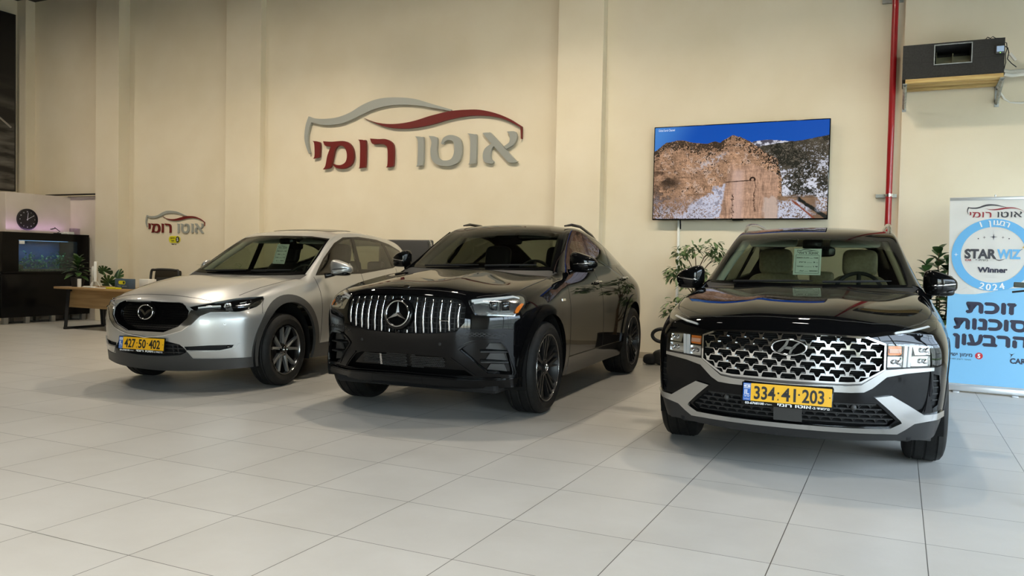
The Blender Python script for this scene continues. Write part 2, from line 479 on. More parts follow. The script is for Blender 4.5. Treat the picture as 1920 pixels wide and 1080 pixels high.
    def path_bm(s, view, pts, width, off=.002, thick=.004, sg=1, step=.03, closed=False, bm=None, taper=None):
        """A raised strip that follows a line drawn in that view over the skin."""
        bm = bm or bmesh.new(); P = []
        pp = list(pts) + ([pts[0]] if closed else [])
        for (a, b), (c, d) in zip(pp, pp[1:]):
            n = max(1, int(math.hypot(c - a, d - b) / step))
            for i in range(n): P.append((lerp(a, c, i / n), lerp(b, d, i / n)))
        if not closed: P.append(pp[-1])
        C3 = [s.hit(view, a, b, 0, sg) for a, b in P]; Nn = [s.normal(c) for c in C3]; rings = []; m = len(P)
        for i in range(m):
            t = (C3[(i + 1) % m] if (closed or i + 1 < m) else C3[i]) - (C3[i - 1] if (closed or i > 0) else C3[i])
            if t.length < 1e-9: t = Vector((1, 0, 0))
            b = Nn[i].cross(t).normalized(); w = width / 2 * (taper(i / max(1, m - 1)) if taper else 1)
            o = C3[i] + Nn[i] * off; u = o - Nn[i] * thick
            rings.append([bm.verts.new(q) for q in (o - b * w, o + b * w, u + b * w, u - b * w)])
        for i in range(m if closed else m - 1):
            A, B = rings[i], rings[(i + 1) % m]
            for k in range(4): bm.faces.new([A[k], A[(k + 1) % 4], B[(k + 1) % 4], B[k]])
        if not closed: bm.faces.new(rings[0][::-1]); bm.faces.new(rings[-1])
        bmesh.ops.recalc_face_normals(bm, faces=bm.faces[:])
        return bm
# ------------------------------------------------------------------ the three cars: skins (x forward from the front axle, y to the car's left, z up)
SPEC = {}
SPEC['suv_chrome_grille'] = dict(pose=(-.6334, 6.2465, -1.537), wb=2.765,
    stations=[(.60, .79, .93, .86, .985), (.36, .80, 1.01, .60, 1.055), (.0, .79, 1.085, .15, 1.115), (-.40, .775, 1.125, -.25, 1.15), (-.54, .755, 1.15, -.36, 1.157),
              (-.92, .70, 1.37, -.78, 1.385), (-1.28, .64, 1.56, -1.10, 1.57), (-1.60, .625, 1.62, -1.5, 1.65), (-2.1, .615, 1.64, -2.1, 1.685), (-2.8, .585, 1.62, -2.8, 1.67),
              (-3.35, .56, 1.55, -3.4, 1.60), (-3.62, .57, 1.35, -3.70, 1.38), (-3.72, .65, 1.10, -3.80, 1.10)],
    w=[(.60, .875), (.36, .925), (0, .945), (-1, .95), (-2.4, .95), (-2.9, .95), (-3.4, .92), (-3.72, .82)],
    r4=[(.6, .955, .88), (.36, .945, .95), (0, .93, 1.01), (-.5, .92, 1.08), (-2, .905, 1.10), (-3, .90, 1.15), (-3.72, .93, 1.05)],
    r3=[(.6, 1, .80), (0, 1., .88), (-1, .985, .93), (-2.8, .985, .97), (-3.72, 1, .92)],
    r2=[(.6, 1, .64), (0, 1., .68), (-1, 1, .68), (-2.8, 1, .70), (-3.72, 1, .72)],
    r1=[(.6, .985, .42), (0, .985, .42), (-1, .98, .40), (-2.8, .98, .42), (-3.72, .96, .48)],
    r0=[(.6, .93, .25), (0, .95, .25), (-1, .95, .24), (-2.8, .95, .26), (-3.72, .9, .34)],
    r5=[(0, .5), (-.54, .5), (-1.0, .75), (-2, .82), (-3.72, .7)],
    front=[(.80, .22), (.90, .38), (.93, .55), (.945, .72), (.94, .86), (.915, .935)],
    rear=[(-3.70, .32), (-3.80, .46), (-3.82, .62), (-3.83, .80), (-3.83, .95), (-3.82, 1.04)])
SPEC['coupe_suv'] = dict(pose=(-3.6792, 6.4108, -1.5175), wb=2.935,
    stations=[(.52, .80, 1.0, .76, 1.065), (.30, .815, 1.06, .50, 1.12), (-.1, .82, 1.12, .05, 1.175), (-.47, .80, 1.17, -.36, 1.21), (-.60, .79, 1.19, -.48, 1.215),
              (-1.0, .725, 1.41, -.92, 1.445), (-1.38, .665, 1.61, -1.32, 1.65), (-1.7, .65, 1.655, -1.7, 1.705), (-2.1, .645, 1.63, -2.1, 1.70), (-2.7, .64, 1.53, -2.75, 1.595),
              (-3.3, .63, 1.36, -3.35, 1.41), (-3.72, .66, 1.20, -3.83, 1.215), (-3.88, .68, 1.10, -4.0, 1.11)],
    w=[(.52, .91), (.25, .965), (0, .985), (-1, .98), (-2, .985), (-2.9, 1.0), (-3.45, .965), (-3.88, .82)],
    r4=[(.52, .955, .93), (.25, .955, .99), (0, .945, 1.04), (-.6, .93, 1.13), (-2, .915, 1.16), (-2.9, .915, 1.17), (-3.88, .94, 1.05)],
    r3=[(.52, 1, .84), (0, 1., .90), (-1, .985, .96), (-2.8, .99, .99), (-3.88, 1, .93)],
    r2=[(.52, 1, .66), (0, 1., .70), (-1, 1, .70), (-2.8, 1, .72), (-3.88, 1, .74)],
    r1=[(.52, .985, .44), (0, .985, .44), (-1, .985, .42), (-2.8, .985, .44), (-3.88, .96, .5)],
    r0=[(.52, .98, .29), (0, .96, .27), (-1, .95, .26), (-2.8, .96, .28), (-3.88, .9, .36)],
    r5=[(0, .5), (-.6, .5), (-1.05, .75), (-2, .8), (-3.88, .7)],
    front=[(.70, .25), (.82, .38), (.865, .56), (.875, .74), (.86, .90), (.83, 1.0)],
    rear=[(-3.85, .34), (-3.98, .5), (-4.02, .66), (-4.04, .82), (-4.04, .96), (-4.02, 1.05)])
SPEC['silver_suv'] = dict(pose=(-6.4691, 6.3582, -1.4556), wb=2.698,
    stations=[(.54, .765, .85, .82, .90), (.32, .77, .92, .55, .98), (-.05, .76, 1.015, .10, 1.045), (-.42, .75, 1.07, -.28, 1.085), (-.54, .735, 1.09, -.40, 1.092),
              (-.97, .675, 1.33, -.86, 1.345), (-1.38, .615, 1.545, -1.28, 1.565), (-1.7, .605, 1.595, -1.65, 1.635), (-2.1, .59, 1.605, -2.1, 1.665), (-2.7, .56, 1.565, -2.7, 1.635),
              (-3.2, .54, 1.48, -3.25, 1.54), (-3.42, .56, 1.27, -3.5, 1.30), (-3.52, .64, 1.05, -3.60, 1.05)],
    w=[(.54, .845), (.25, .90), (0, .918), (-1, .905), (-2, .91), (-2.7, .92), (-3.2, .89), (-3.52, .78)],
    r4=[(.46, .95, .80), (.25, .945, .86), (0, .935, .925), (-.54, .92, 1.02), (-2, .905, 1.06), (-2.7, .905, 1.09), (-3.52, .94, .98)],
    r3=[(.46, 1, .72), (0, 1., .80), (-1, .985, .87), (-2.7, .99, .92), (-3.52, 1, .86)],
    r2=[(.46, 1, .58), (0, 1., .62), (-1, 1, .62), (-2.7, 1, .64), (-3.52, 1, .68)],
    r1=[(.46, .985, .40), (0, .985, .40), (-1, .985, .38), (-2.7, .985, .40), (-3.52, .96, .46)],
    fpow=3.0, r0=[(.46, .97, .24), (0, .96, .24), (-1, .95, .22), (-2.7, .96, .24), (-3.52, .9, .32)],
    r5=[(0, .5), (-.54, .5), (-1.0, .75), (-2, .82), (-3.52, .7)],
    front=[(.80, .20), (.90, .33), (.935, .48), (.95, .63), (.935, .77), (.90, .85)],
    rear=[(-3.5, .3), (-3.58, .44), (-3.62, .6), (-3.63, .76), (-3.63, .90), (-3.62, .99)])

def hood_dome(rise, col, rows):
    """raise the middle of the hood, with a soft fold along the given column of the cage"""
    def f(pos):
        for i in rows:
            for j, h in rise.items(): pos[(i, j, 6)][2] += h
    def c(a, b): return .55 if (a[2] == b[2] == 6 and a[1] == b[1] and abs(a[1]) == col and {a[0], b[0]} <= set(rows)) else 0.
    return f, c
for n_, rise_, col_, rows_ in (('coupe_suv', {0: .008, 1: .016, 2: -.004}, 1, (1, 2, 3)), ('suv_chrome_grille', {0: .004, 1: .009, 2: -.003}, 1, (1, 2, 3)), ('silver_suv', {1: .003, 2: .009}, 2, (1, 2, 3))):
    t_, c_ = hood_dome(rise_, col_, rows_); SPEC[n_]['tweak'] = [t_]; SPEC[n_]['crease'] = c_
# ------------------------------------------------------------------ pieces every car has
def half(poly): 
    """outline of the car's left half, mirrored into a closed outline about the centre line"""
    return poly + [(-a, b) for a, b in reversed(poly) if abs(a) > 1e-6]
def halfT(poly):
    return poly + [(a, -b) for a, b in reversed(poly) if abs(b) > 1e-6]
def two(fn):
    for sg in (1, -1): fn(sg)
def make_tyre_profile(r, rim, w):
    h = w / 2; sh = r - .012
    p = [(rim, -h + .02), (rim + .02, -h + .004), (lerp(rim, r, .5), -h - .004), (r - .035, -h + .006), (sh, -h + .022), (r - .003, -h + .045)]
    g = .0035
    for c in (-.27, 0, .27):
        y = c * w; p += [(r, y - .010), (r - .007, y - g), (r - .007, y + g), (r, y + .010)]
    p += [(r - .003, h - .045), (sh, h - .022), (r - .035, h - .006), (lerp(rim, r, .5), h + .004), (rim + .02, h - .004), (rim, h - .02)]
    return p
def spoke(bm, ang, r0, w0, y0, r1, w1, y1, depth=.03, skew0=0., skew1=0.):
    """one tapering spoke from the hub to the rim, its face at y"""
    c, s_ = cos(ang), sin(ang); vs = []
    for r, w, y, k in ((r0, w0, y0, skew0), (r1, w1, y1, skew1)):
        for t, dy in ((-w / 2 + k, 0), (w / 2 + k, 0), (w / 2 * .7 + k, -depth), (-w / 2 * .7 + k, -depth)):
            vs.append(bm.verts.new((r * c - t * s_, y + dy, r * s_ + t * c)))
    a, b = vs[:4], vs[4:]
    for i in range(4): bm.faces.new([a[i], a[(i + 1) % 4], b[(i + 1) % 4], b[i]])
    bm.faces.new(a[::-1]); bm.faces.new(b)
def make_wheel(car, pos, left, r, w, rim, style):
    root = obj('wheel', bmesh.new(), M_['tyre'], car); bm = bmesh.new(); lathe(bm, make_tyre_profile(r, rim + .004, w), 72, 'Y', close=False)
    for f in list(bm.faces):
        if len(f.verts) > 8: bm.faces.remove(f)
    bm.to_mesh(root.data); bm.free(); root.data.shade_smooth(); root.data.set_sharp_from_angle(angle=math.radians(35))
    root.location = pos; root.rotation_euler = (0, 0, 0 if left else PI)
    fy = w / 2 - .022; ma = M_['grey_alloy'] if style == 'v' else M_['black_alloy']
    bm = bmesh.new()
    lathe(bm, [(rim + .006, fy + .012), (rim - .004, fy + .012), (rim - .012, fy), (rim - .022, fy - .07), (rim - .03, -w / 2 + .02), (rim + .004, -w / 2 + .02)], 64, 'Y')
    for f in list(bm.faces):
        if len(f.verts) > 8: bm.faces.remove(f)
    obj('rim', bm, M_['dark_chrome'] if style == 'v' else M_['black_alloy'], root, 35)
    bm = bmesh.new(); lathe(bm, [(0, fy - .16), (rim - .03, fy - .16), (rim - .03, fy - .15), (0, fy - .15)], 40, 'Y'); obj('brake_disc', bm, M_['dark_chrome'] if style != 'v' else M_['plastic'], root, 35)
    bm = bmesh.new()
    if style == 'v':
        for i in range(5):
            a = 2 * PI * i / 5 + PI / 2 + .1
            for k in (-1, 1):
                spoke(bm, a + k * .21, .045, .034, fy - .03, rim - .008, .022, fy - .004, .035, -k * .006, k * .012)
                spoke(bm, a + k * .21, .045, .018, fy - .012, rim - .01, .006, fy, .03, -k * .016, k * .026)
    elif style == 'twin':
        for i in range(5):
            a = 2 * PI * i / 5 + PI / 2
            for k in (-1, 1):
                spoke(bm, a, .05, .026, fy - .022, rim - .006, .022, fy + .004, .04, k * .026, k * .03)
                spoke(bm, a + k * .3, .06, .020, fy - .03, rim - .006, .014, fy, .03, 0, k * .012)
    else:
        for i in range(5):
            a = 2 * PI * i / 5 + PI / 2
            for k in (-1, 1): spoke(bm, a, .05, .03, fy - .02, rim - .006, .034, fy, .04, k * .02, k * .045)
    bmesh.ops.recalc_face_normals(bm, faces=bm.faces[:]); sp = obj('spokes', bm, ma, root, 30)
    bm = bmesh.new(); lathe(bm, [(.072, fy - .06), (.068, fy - .022), (.05, fy - .012), (.034, fy - .008), (.031, fy - .002), (0, fy)], 32, 'Y'); hub = obj('hub_cap', bm, ma if style != 'v' else M_['dark_chrome'], root, 40)
    bm = bmesh.new()
    for k in range(5): M = Matrix.Translation((.055 * cos(k * 1.2566 + .5), fy - .02, .055 * sin(k * 1.2566 + .5))); lathe(bm, [(.009, -.01), (.009, .008), (0, .009)], 8, 'Y', M)
    obj('wheel_bolts', bm, M_['dark_chrome'], root, 40)
    if style == 'twin':
        bm = bmesh.new(); tube(bm, [(rim * .985 * cos(2 * PI * k / 64), fy + .0125, rim * .985 * sin(2 * PI * k / 64)) for k in range(64)], .0022, 6, closed=True); obj('rim_line', bm, M_['satin'], root, 60)
        bm = bmesh.new(); tube(bm, [(.027 * cos(2 * PI * k / 24), fy + .001, .027 * sin(2 * PI * k / 24)) for k in range(24)], .002, 6, closed=True)
        for k in range(3): spoke(bm, PI / 2 + k * 2 * PI / 3, .002, .008, fy + .003, .026, .002, fy + .002, .004)
        obj('badge', bm, M_['chrome'], hub, 40)
    elif style == 'v':
        bm = bmesh.new(); tube(bm, [(.026 * cos(2 * PI * k / 24), fy + .001, .021 * sin(2 * PI * k / 24)) for k in range(24)], .0022, 6, closed=True)
        tube(bm, [(-.022, fy + .002, .008), (-.01, fy + .002, .006), (0, fy + .002, -.006), (.01, fy + .002, .006), (.022, fy + .002, .008)], .0022, 6); obj('badge', bm, M_['chrome'], hub, 40)
    return root
def superellipsoid(bm, c, r, e1=.6, e2=.6, n=20, m=28, M=None, warp=None):
    def sp(v, e): return math.copysign(abs(v) ** e, v)
    rings = []; vs = []
    for i in range(n + 1):
        t = -PI / 2 + PI * i / n; ring = []
        for k in range(m):
            p = 2 * PI * k / m
            v = Vector((r[0] * sp(cos(t), e1) * sp(cos(p), e2), r[1] * sp(cos(t), e1) * sp(sin(p), e2), r[2] * sp(sin(t), e1)))
            if warp: v = warp(v)
            v += Vector(c)
            if i in (0, n):
                if k == 0: ring = [bm.verts.new(v)] * m; vs.append(ring[0])
                break
            ring.append(bm.verts.new(v)); vs.append(ring[-1])
        rings.append(ring)
    for A, B in zip(rings, rings[1:]):
        for k in range(m):
            q = [A[k], A[(k + 1) % m], B[(k + 1) % m], B[k]]; u = []
            for v in q:
                if v not in u: u.append(v)
            if len(u) > 2: bm.faces.new(u)
    if M is not None: bmesh.ops.transform(bm, matrix=M, verts=vs)
    bmesh.ops.recalc_face_normals(bm, faces=bm.faces[:])
    return vs
def make_mirror(car, sg, base, tip, size, upper, lower, blade):
    """door mirror: housing on an arm; base on the door, tip = middle of the housing"""
    bm = bmesh.new(); b, t = Vector(base), Vector(tip); L, D, Hh = size
    def warp(v):
        k = v.y / L                       # -1 at the door, 1 at the tip
        return Vector((v.x * (1 - .18 * k) - .03 * k * k, v.y, v.z * (1 - .34 * (k + .15)) - .012 * k))
    superellipsoid(bm, (0, 0, 0), (D, L, Hh), .62, .62, warp=warp)
    for v in bm.verts:
        v.co.y *= sg; v.co += Vector((t.x, t.y * sg, t.z))
        if v.co.x < t.x - D * .35: v.co.x = t.x - D * .35
    bmesh.ops.recalc_face_normals(bm, faces=bm.faces[:])
    root = obj('mirror', bm, upper, car, 60)
    bm = bmesh.new(); superellipsoid(bm, (t.x - D * .36, t.y * sg, t.z), (.006, L * .8, Hh * .75), .5, .5, 12, 20); obj('mirror_glass', bm, M_['chrome'], root, 60)
    bm = bmesh.new(); tube(bm, [(b.x, b.y * sg, b.z), (lerp(b.x, t.x, .5), lerp(b.y, t.y - L * .55, .5) * sg, lerp(b.z, t.z - Hh * .8, .45)), (t.x, (t.y - L * .35) * sg, t.z - Hh * .6)], [.03, .026, .03], 10); obj('mirror_arm', bm, lower, root, 60)
    bm = bmesh.new(); P = [(t.x + D * .97 * (1 - .18 * k) - .03 * k * k, (t.y + L * k) * sg, t.z - Hh * .12 + .012 * k) for k in (-.55, -.3, 0, .3, .6, .82)]
    tube(bm, P, [.004, .007, .008, .008, .006, .003], 8); obj('indicator', bm, blade, root, 60)
    bm = bmesh.new(); superellipsoid(bm, (t.x, t.y * sg, t.z - Hh * .72), (D * .8, L * .82, Hh * .34), .6, .6, 12, 20); obj('mirror_foot', bm, lower, root, 60)
def make_plate(car, M, digits, tri=True):
    """yellow registration plate in its black dealer frame; M = frame at the plate's centre"""
    bm = bmesh.new(); box(bm, (-.272, -.082, -.012), (.272, .062, 0), .006); root = obj('number_plate', bm, M_['gloss_black'], car, 40)
    root['label'] = 'yellow number plate'
    bm = bmesh.new(); box(bm, (-.262, -.055, 0), (.262, .055, .0025)); obj('plate_face', bm, M_['plate_yellow'], root)
    bm = bmesh.new(); box(bm, (-.262, -.055, .0026), (-.215, .055, .0032)); obj('blue_band', bm, M_['plate_blue'], root)
    bm = bmesh.new(); text_bm('IL', .044, .0005, bm, Matrix.Translation((-.2385, -.016, .0033)), width=.030, bold=.0008)
    text_bm(HEB('ישראל'), .017, .0005, bm, Matrix.Translation((-.2385, -.032, .0033)), width=.036); text_bm('اسرائيل', .012, .0005, bm, Matrix.Translation((-.2385, -.046, .0033)), width=.034)
    box(bm, (-.258, .022, .0033), (-.219, .049, .0037)); obj('band_lettering', bm, M_['white_ink'], root)
    bm = bmesh.new(); box(bm, (-.258, .026, .0037), (-.219, .030, .004)); box(bm, (-.258, .041, .0037), (-.219, .045, .004)); box(bm, (-.242, .0325, .0037), (-.235, .0385, .004)); obj('flag_stripes', bm, M_['plate_blue'], root)
    bm = bmesh.new(); gs = digits.split(' '); x = -.195; ws = [.128, .086, .128]
    for i, (g, w) in enumerate(zip(gs, ws)):
        text_bm(g, .112, .0008, bm, Matrix.Translation((x + w / 2, -.040, .0026)), width=w, bold=.0026); x += w + .036
        if i < 2: lathe(bm, [(.006, 0), (.006, .0008)], 12, M=Matrix.Translation((x - .018, .004, .0026)))
    prism(bm, [(-.056, -.040), (-.044, -.040), (-.05, -.028)], .0026, .0034); 
    lathe(bm, [(.004, 0), (.004, .001)], 10, M=Matrix.Translation((.25, 0, .0026)))
    obj('digits', bm, M_['ink'], root)
    bm = bmesh.new(); text_bm('03-6768100', .020, .0005, bm, Matrix.Translation((-.248, -.0755, .0003)), 'LEFT', width=.115, bold=.0006)
    text_bm(HEB('ראשל"צ'), .012, .0005, bm, Matrix.Translation((-.128, -.0745, .0003)), 'LEFT', width=.042)
    text_bm(HEB('נרכשתי ב-'), .020, .0005, bm, Matrix.Translation((.25, -.0755, .0003)), 'RIGHT', width=.10, bold=.0005)
    text_bm(HEB('אוטו רומי'), .027, .0005, bm, Matrix.Translation((.147, -.0755, .0003)), 'RIGHT', width=.20, bold=.0009); obj('dealer_lettering', bm, M_['white_ink'], root)
    root.matrix_local = M
    return root
def make_seat(car, x, y, leather, z0=.55):
    bm = bmesh.new(); superellipsoid(bm, (x, y, z0 + .02), (.27, .26, .09), .5, .5); root = obj('seat', bm, leather, car, 60)
    bm = bmesh.new(); superellipsoid(bm, (0, 0, 0), (.08, .26, .33), .5, .45, M=Matrix.Translation((x - .30, y, z0 + .37)) @ Matrix.Rotation(-.28, 4, 'Y')); obj('backrest', bm, leather, root, 60)
    bm = bmesh.new(); superellipsoid(bm, (0, 0, 0), (.055, .15, .125), .45, .45, M=Matrix.Translation((x - .43, y, z0 + .80)) @ Matrix.Rotation(-.2, 4, 'Y')); h = obj('headrest', bm, leather, root, 60)
    bm = bmesh.new()
    for k in (-.06, .06): tube(bm, [(x - .40, y + k, z0 + .60), (x - .425, y + k, z0 + .74)], .007, 8)
    obj('headrest_posts', bm, M_['chrome'], h)
    return root
def make_cabin(car, S, cowl, leather, wheel_side=1, dash_z=1.10, xf=-.75):
    """what shows through the glass: dashboard, steering wheel, seats, mirror"""
    bm = bmesh.new(); superellipsoid(bm, (xf, 0, dash_z - .12), (.30, .66, .13), .5, .35, 16, 32); obj('dashboard', bm, M_['interior'], car, 60)
    bm = bmesh.new(); box(bm, (xf - 1.95, -.70, .42), (xf + .25, .70, .50), .02); obj('cabin_floor', bm, M_['interior'], car)
    bm = bmesh.new(); M = Matrix.Translation((xf - .33, .37 * wheel_side, dash_z - .04)) @ Matrix.Rotation(1.2, 4, 'Y')
    tube(bm, [M @ Vector((.185 * cos(2 * PI * k / 40), .185 * sin(2 * PI * k / 40), 0)) for k in range(40)], .016, 8, closed=True)
    for a in (0, 2.2, -2.2): tube(bm, [M @ Vector((.03 * cos(a + PI), .03 * sin(a + PI), 0)), M @ Vector((.18 * cos(a + PI), .18 * sin(a + PI), 0))], .018, 8)
    lathe(bm, [(.07, -.02), (.065, .02), (0, .03)], 20, M=M); lathe(bm, [(.04, -.2), (.04, 0)], 12, M=M); obj('steering_wheel', bm, M_['interior'], car, 50)
    for sg in (1, -1): make_seat(car, xf - .72, .37 * sg, leather)
    bm = bmesh.new(); superellipsoid(bm, (xf - 1.72, 0, .58), (.27, .62, .1), .5, .4); r = obj('rear_bench', bm, leather, car, 60)
    bm = bmesh.new(); superellipsoid(bm, (0, 0, 0), (.09, .62, .30), .5, .35, M=Matrix.Translation((xf - 2.02, 0, .86)) @ Matrix.Rotation(-.3, 4, 'Y')); obj('rear_backrest', bm, leather, r, 60)
    for y in (-.36, 0, .36):
        bm = bmesh.new(); superellipsoid(bm, (xf - 2.12, y, 1.19), (.05, .12, .075), .45, .45); obj('headrest', bm, leather, r, 60)
def make_trims(car, S, pts, m, visor_x, visor_z):
    """pale pillar trims and sun visors inside the windscreen; pts run up the left pillar"""
    for sg in (1, -1):
        bm = bmesh.new(); P = [Vector((x - .035, (y - .075) * sg, z - .02)) for x, y, z in pts]; tube(bm, P, .035, 10); obj('pillar_lining', bm, m, car, 60)
        bm = bmesh.new(); superellipsoid(bm, (0, 0, 0), (.085, .20, .012), .5, .35, 10, 24, M=Matrix.Translation((visor_x, .33 * sg, visor_z)) @ Matrix.Rotation(.42, 4, 'Y')); obj('sun_visor', bm, m, car, 60)
def make_lining(car, S, names, zmin):
    o = S.part(names, 'cabin_lining', M_['liner'], car, off=-.016, thick=0, where=lambda c: c.z > zmin)
    return o
def make_underbody(car, S, wb, r, hw, arch_r, x0, x1):
    bm = bmesh.new(); box(bm, (x1, -hw + .22, .23), (x0 - .12, hw - .22, .42), .03); obj('underbody', bm, M_['matte_black'], car)
    for wx in (0, -wb):
        for sg in (1, -1):
            bm = bmesh.new(); n = 24; A = []; B = []
            for k in range(n + 1):
                a = -.30 + (PI + .60) * k / n; c, s_ = cos(a) * arch_r, sin(a) * arch_r + r
                A.append(bm.verts.new((wx + c, sg * (hw - .03), s_))); B.append(bm.verts.new((wx + c, sg * (hw - .36), s_)))
            for k in range(n): bm.faces.new([A[k], A[k + 1], B[k + 1], B[k]])
            bm.faces.new(B); bmesh.ops.solidify(bm, geom=bm.faces[:], thickness=.004); obj('wheel_well', bm, M_['matte_black'], car, 40)
def seam(S, car, view, pts, parent=None, w=.006, both=True, sg0=1, name='panel_gap', m='matte_black'):
    for sg in ((1, -1) if both else (sg0,)):
        if view == 'S': bm = S.path_bm('S', pts, w, .0012, .003, sg)
        else: bm = S.path_bm(view, [(a, b * sg) if view == 'T' else (a * sg, b) for a, b in pts], w, .0012, .003)
        obj(name, bm, M_[m], parent or car, 60)
def both_parts(S, names, obname, material, parent, **kw):
    return [S.part(names, obname, material, parent, where=(lambda c, g=g: c.y * g > 0), **kw) for g in (1, -1)]
def handles(S, car, pts, material):
    for (x, z) in pts:
        for sg in (1, -1):
            bm = bmesh.new(); P = []
            for k in range(9):
                t = k / 8; p = S.hit('S', x - .11 + .22 * t, z + .004 * t, 0, sg); P.append(p + S.normal(p) * (.012 + .026 * sin(PI * t) ** .5))
            tube(bm, P, [.009] + [.012] * 7 + [.009], 10); h = obj('door_handle', bm, material, car, 60)
            bm = S.plate_bm('S', [(x + .075 * cos(a), z - .004 + .028 * sin(a)) for a in [k * PI / 10 for k in range(20)]], .0015, .003, sg); obj('handle_cup', bm, M_['gloss_black'], h, 40)
def wipers(S, car, y0, y1, z):
    for a, b, k in ((-y0, .05, 0), (.12, y1, 1)):
        bm = bmesh.new(); P = [S.hit('F', lerp(a, b, t), z + .018 * t + (.012 if k else 0)) for t in [i / 10 for i in range(11)]]
        tube(bm, [p + S.normal(p) * .016 for p in P], [.010] * 8 + [.008, .006, .004], 6); obj('wiper', bm, M_['matte_black'], car, 50)
def hang_paper(car, S, y, z, wd, h, rows, off=-.02):
    """the dealer's data sheet behind the windscreen, a thing of its own"""
    p = S.hit('F', y, z); n = S.normal(p); up = Vector((-.25, 0, 1)).normalized(); right = Vector((0, 1, 0))
    M = FRAME(p + Vector((-.05, 0, 0)), right, up)
    return M
# ------------------------------------------------------------------ the hall
def struct(o): o['kind'] = 'structure'; return o
T = .6235
M_['wall'] = noisy(mat('beige wall paint', 'e4d9c0', .75), 1.6, 'e1d5bb', 'e6dbc3', 6, bump=.04)
M_['wall_white'] = noisy(mat('off white partition paint', 'ded3c4', .7), 2., 'd8ccbc', 'e0d5c6', 5)
M_['joint'] = mat('panel joint', (.05, .04, .03, 1), .9)
M_['ceiling'] = noisy(mat('dark ceiling', (.05, .045, .04, 1), .9), .5, '2b2723', '35302a')
def tile_mat():
    m = mat('grey porcelain tile', 'c9c6bf', .30); nt = m.node_tree; b = nt.nodes['Principled BSDF']; L = nt.links.new
    tc = N(m, 'ShaderNodeTexCoord'); mp = N(m, 'ShaderNodeMapping'); mp.inputs['Location'].default_value = (2.75038 * T + 40 * T, -4.92091 * T + 40 * T, 0)
    br = N(m, 'ShaderNodeTexBrick'); br.offset = 0; br.inputs['Scale'].default_value = 1; br.inputs['Brick Width'].default_value = T; br.inputs['Row Height'].default_value = T
    br.inputs['Mortar Size'].default_value = .0022; br.inputs['Mortar Smooth'].default_value = 0; br.inputs['Bias'].default_value = 0
    br.inputs['Color1'].default_value = srgb('c0bdb6'); br.inputs['Color2'].default_value = srgb('c6c3bc'); br.inputs['Mortar'].default_value = srgb('514e47')
    nz = N(m, 'ShaderNodeTexNoise'); nz.inputs['Scale'].default_value = 2.2; nz.inputs['Detail'].default_value = 8; nz.inputs['Roughness'].default_value = .65
    mx = N(m, 'ShaderNodeMixRGB'); mx.blend_type = 'MULTIPLY'; mx.inputs[0].default_value = .5
    cr = N(m, 'ShaderNodeValToRGB'); cr.color_ramp.elements[0].position = .35; cr.color_ramp.elements[1].position = .65; cr.color_ramp.elements[0].color = (.84, .83, .81, 1); cr.color_ramp.elements[1].color = (1, 1, 1, 1)
    L(tc.outputs['Object'], mp.inputs[0]); L(mp.outputs[0], br.inputs['Vector']); L(tc.outputs['Object'], nz.inputs['Vector']); L(nz.outputs['Fac'], cr.inputs[0]); L(br.outputs['Color'], mx.inputs[1]); L(cr.outputs[0], mx.inputs[2]); L(mx.outputs[0], b.inputs['Base Color'])
    mr = N(m, 'ShaderNodeMapRange'); mr.inputs['To Min'].default_value = .30; mr.inputs['To Max'].default_value = .44; L(nz.outputs['Fac'], mr.inputs['Value']); L(mr.outputs[0], b.inputs['Roughness'])
    bp = N(m, 'ShaderNodeBump'); bp.inputs['Strength'].default_value = .3; bp.inputs['Distance'].default_value = .002; bp.invert = True; L(br.outputs['Fac'], bp.inputs['Height']); L(bp.outputs[0], b.inputs['Normal'])
    return m
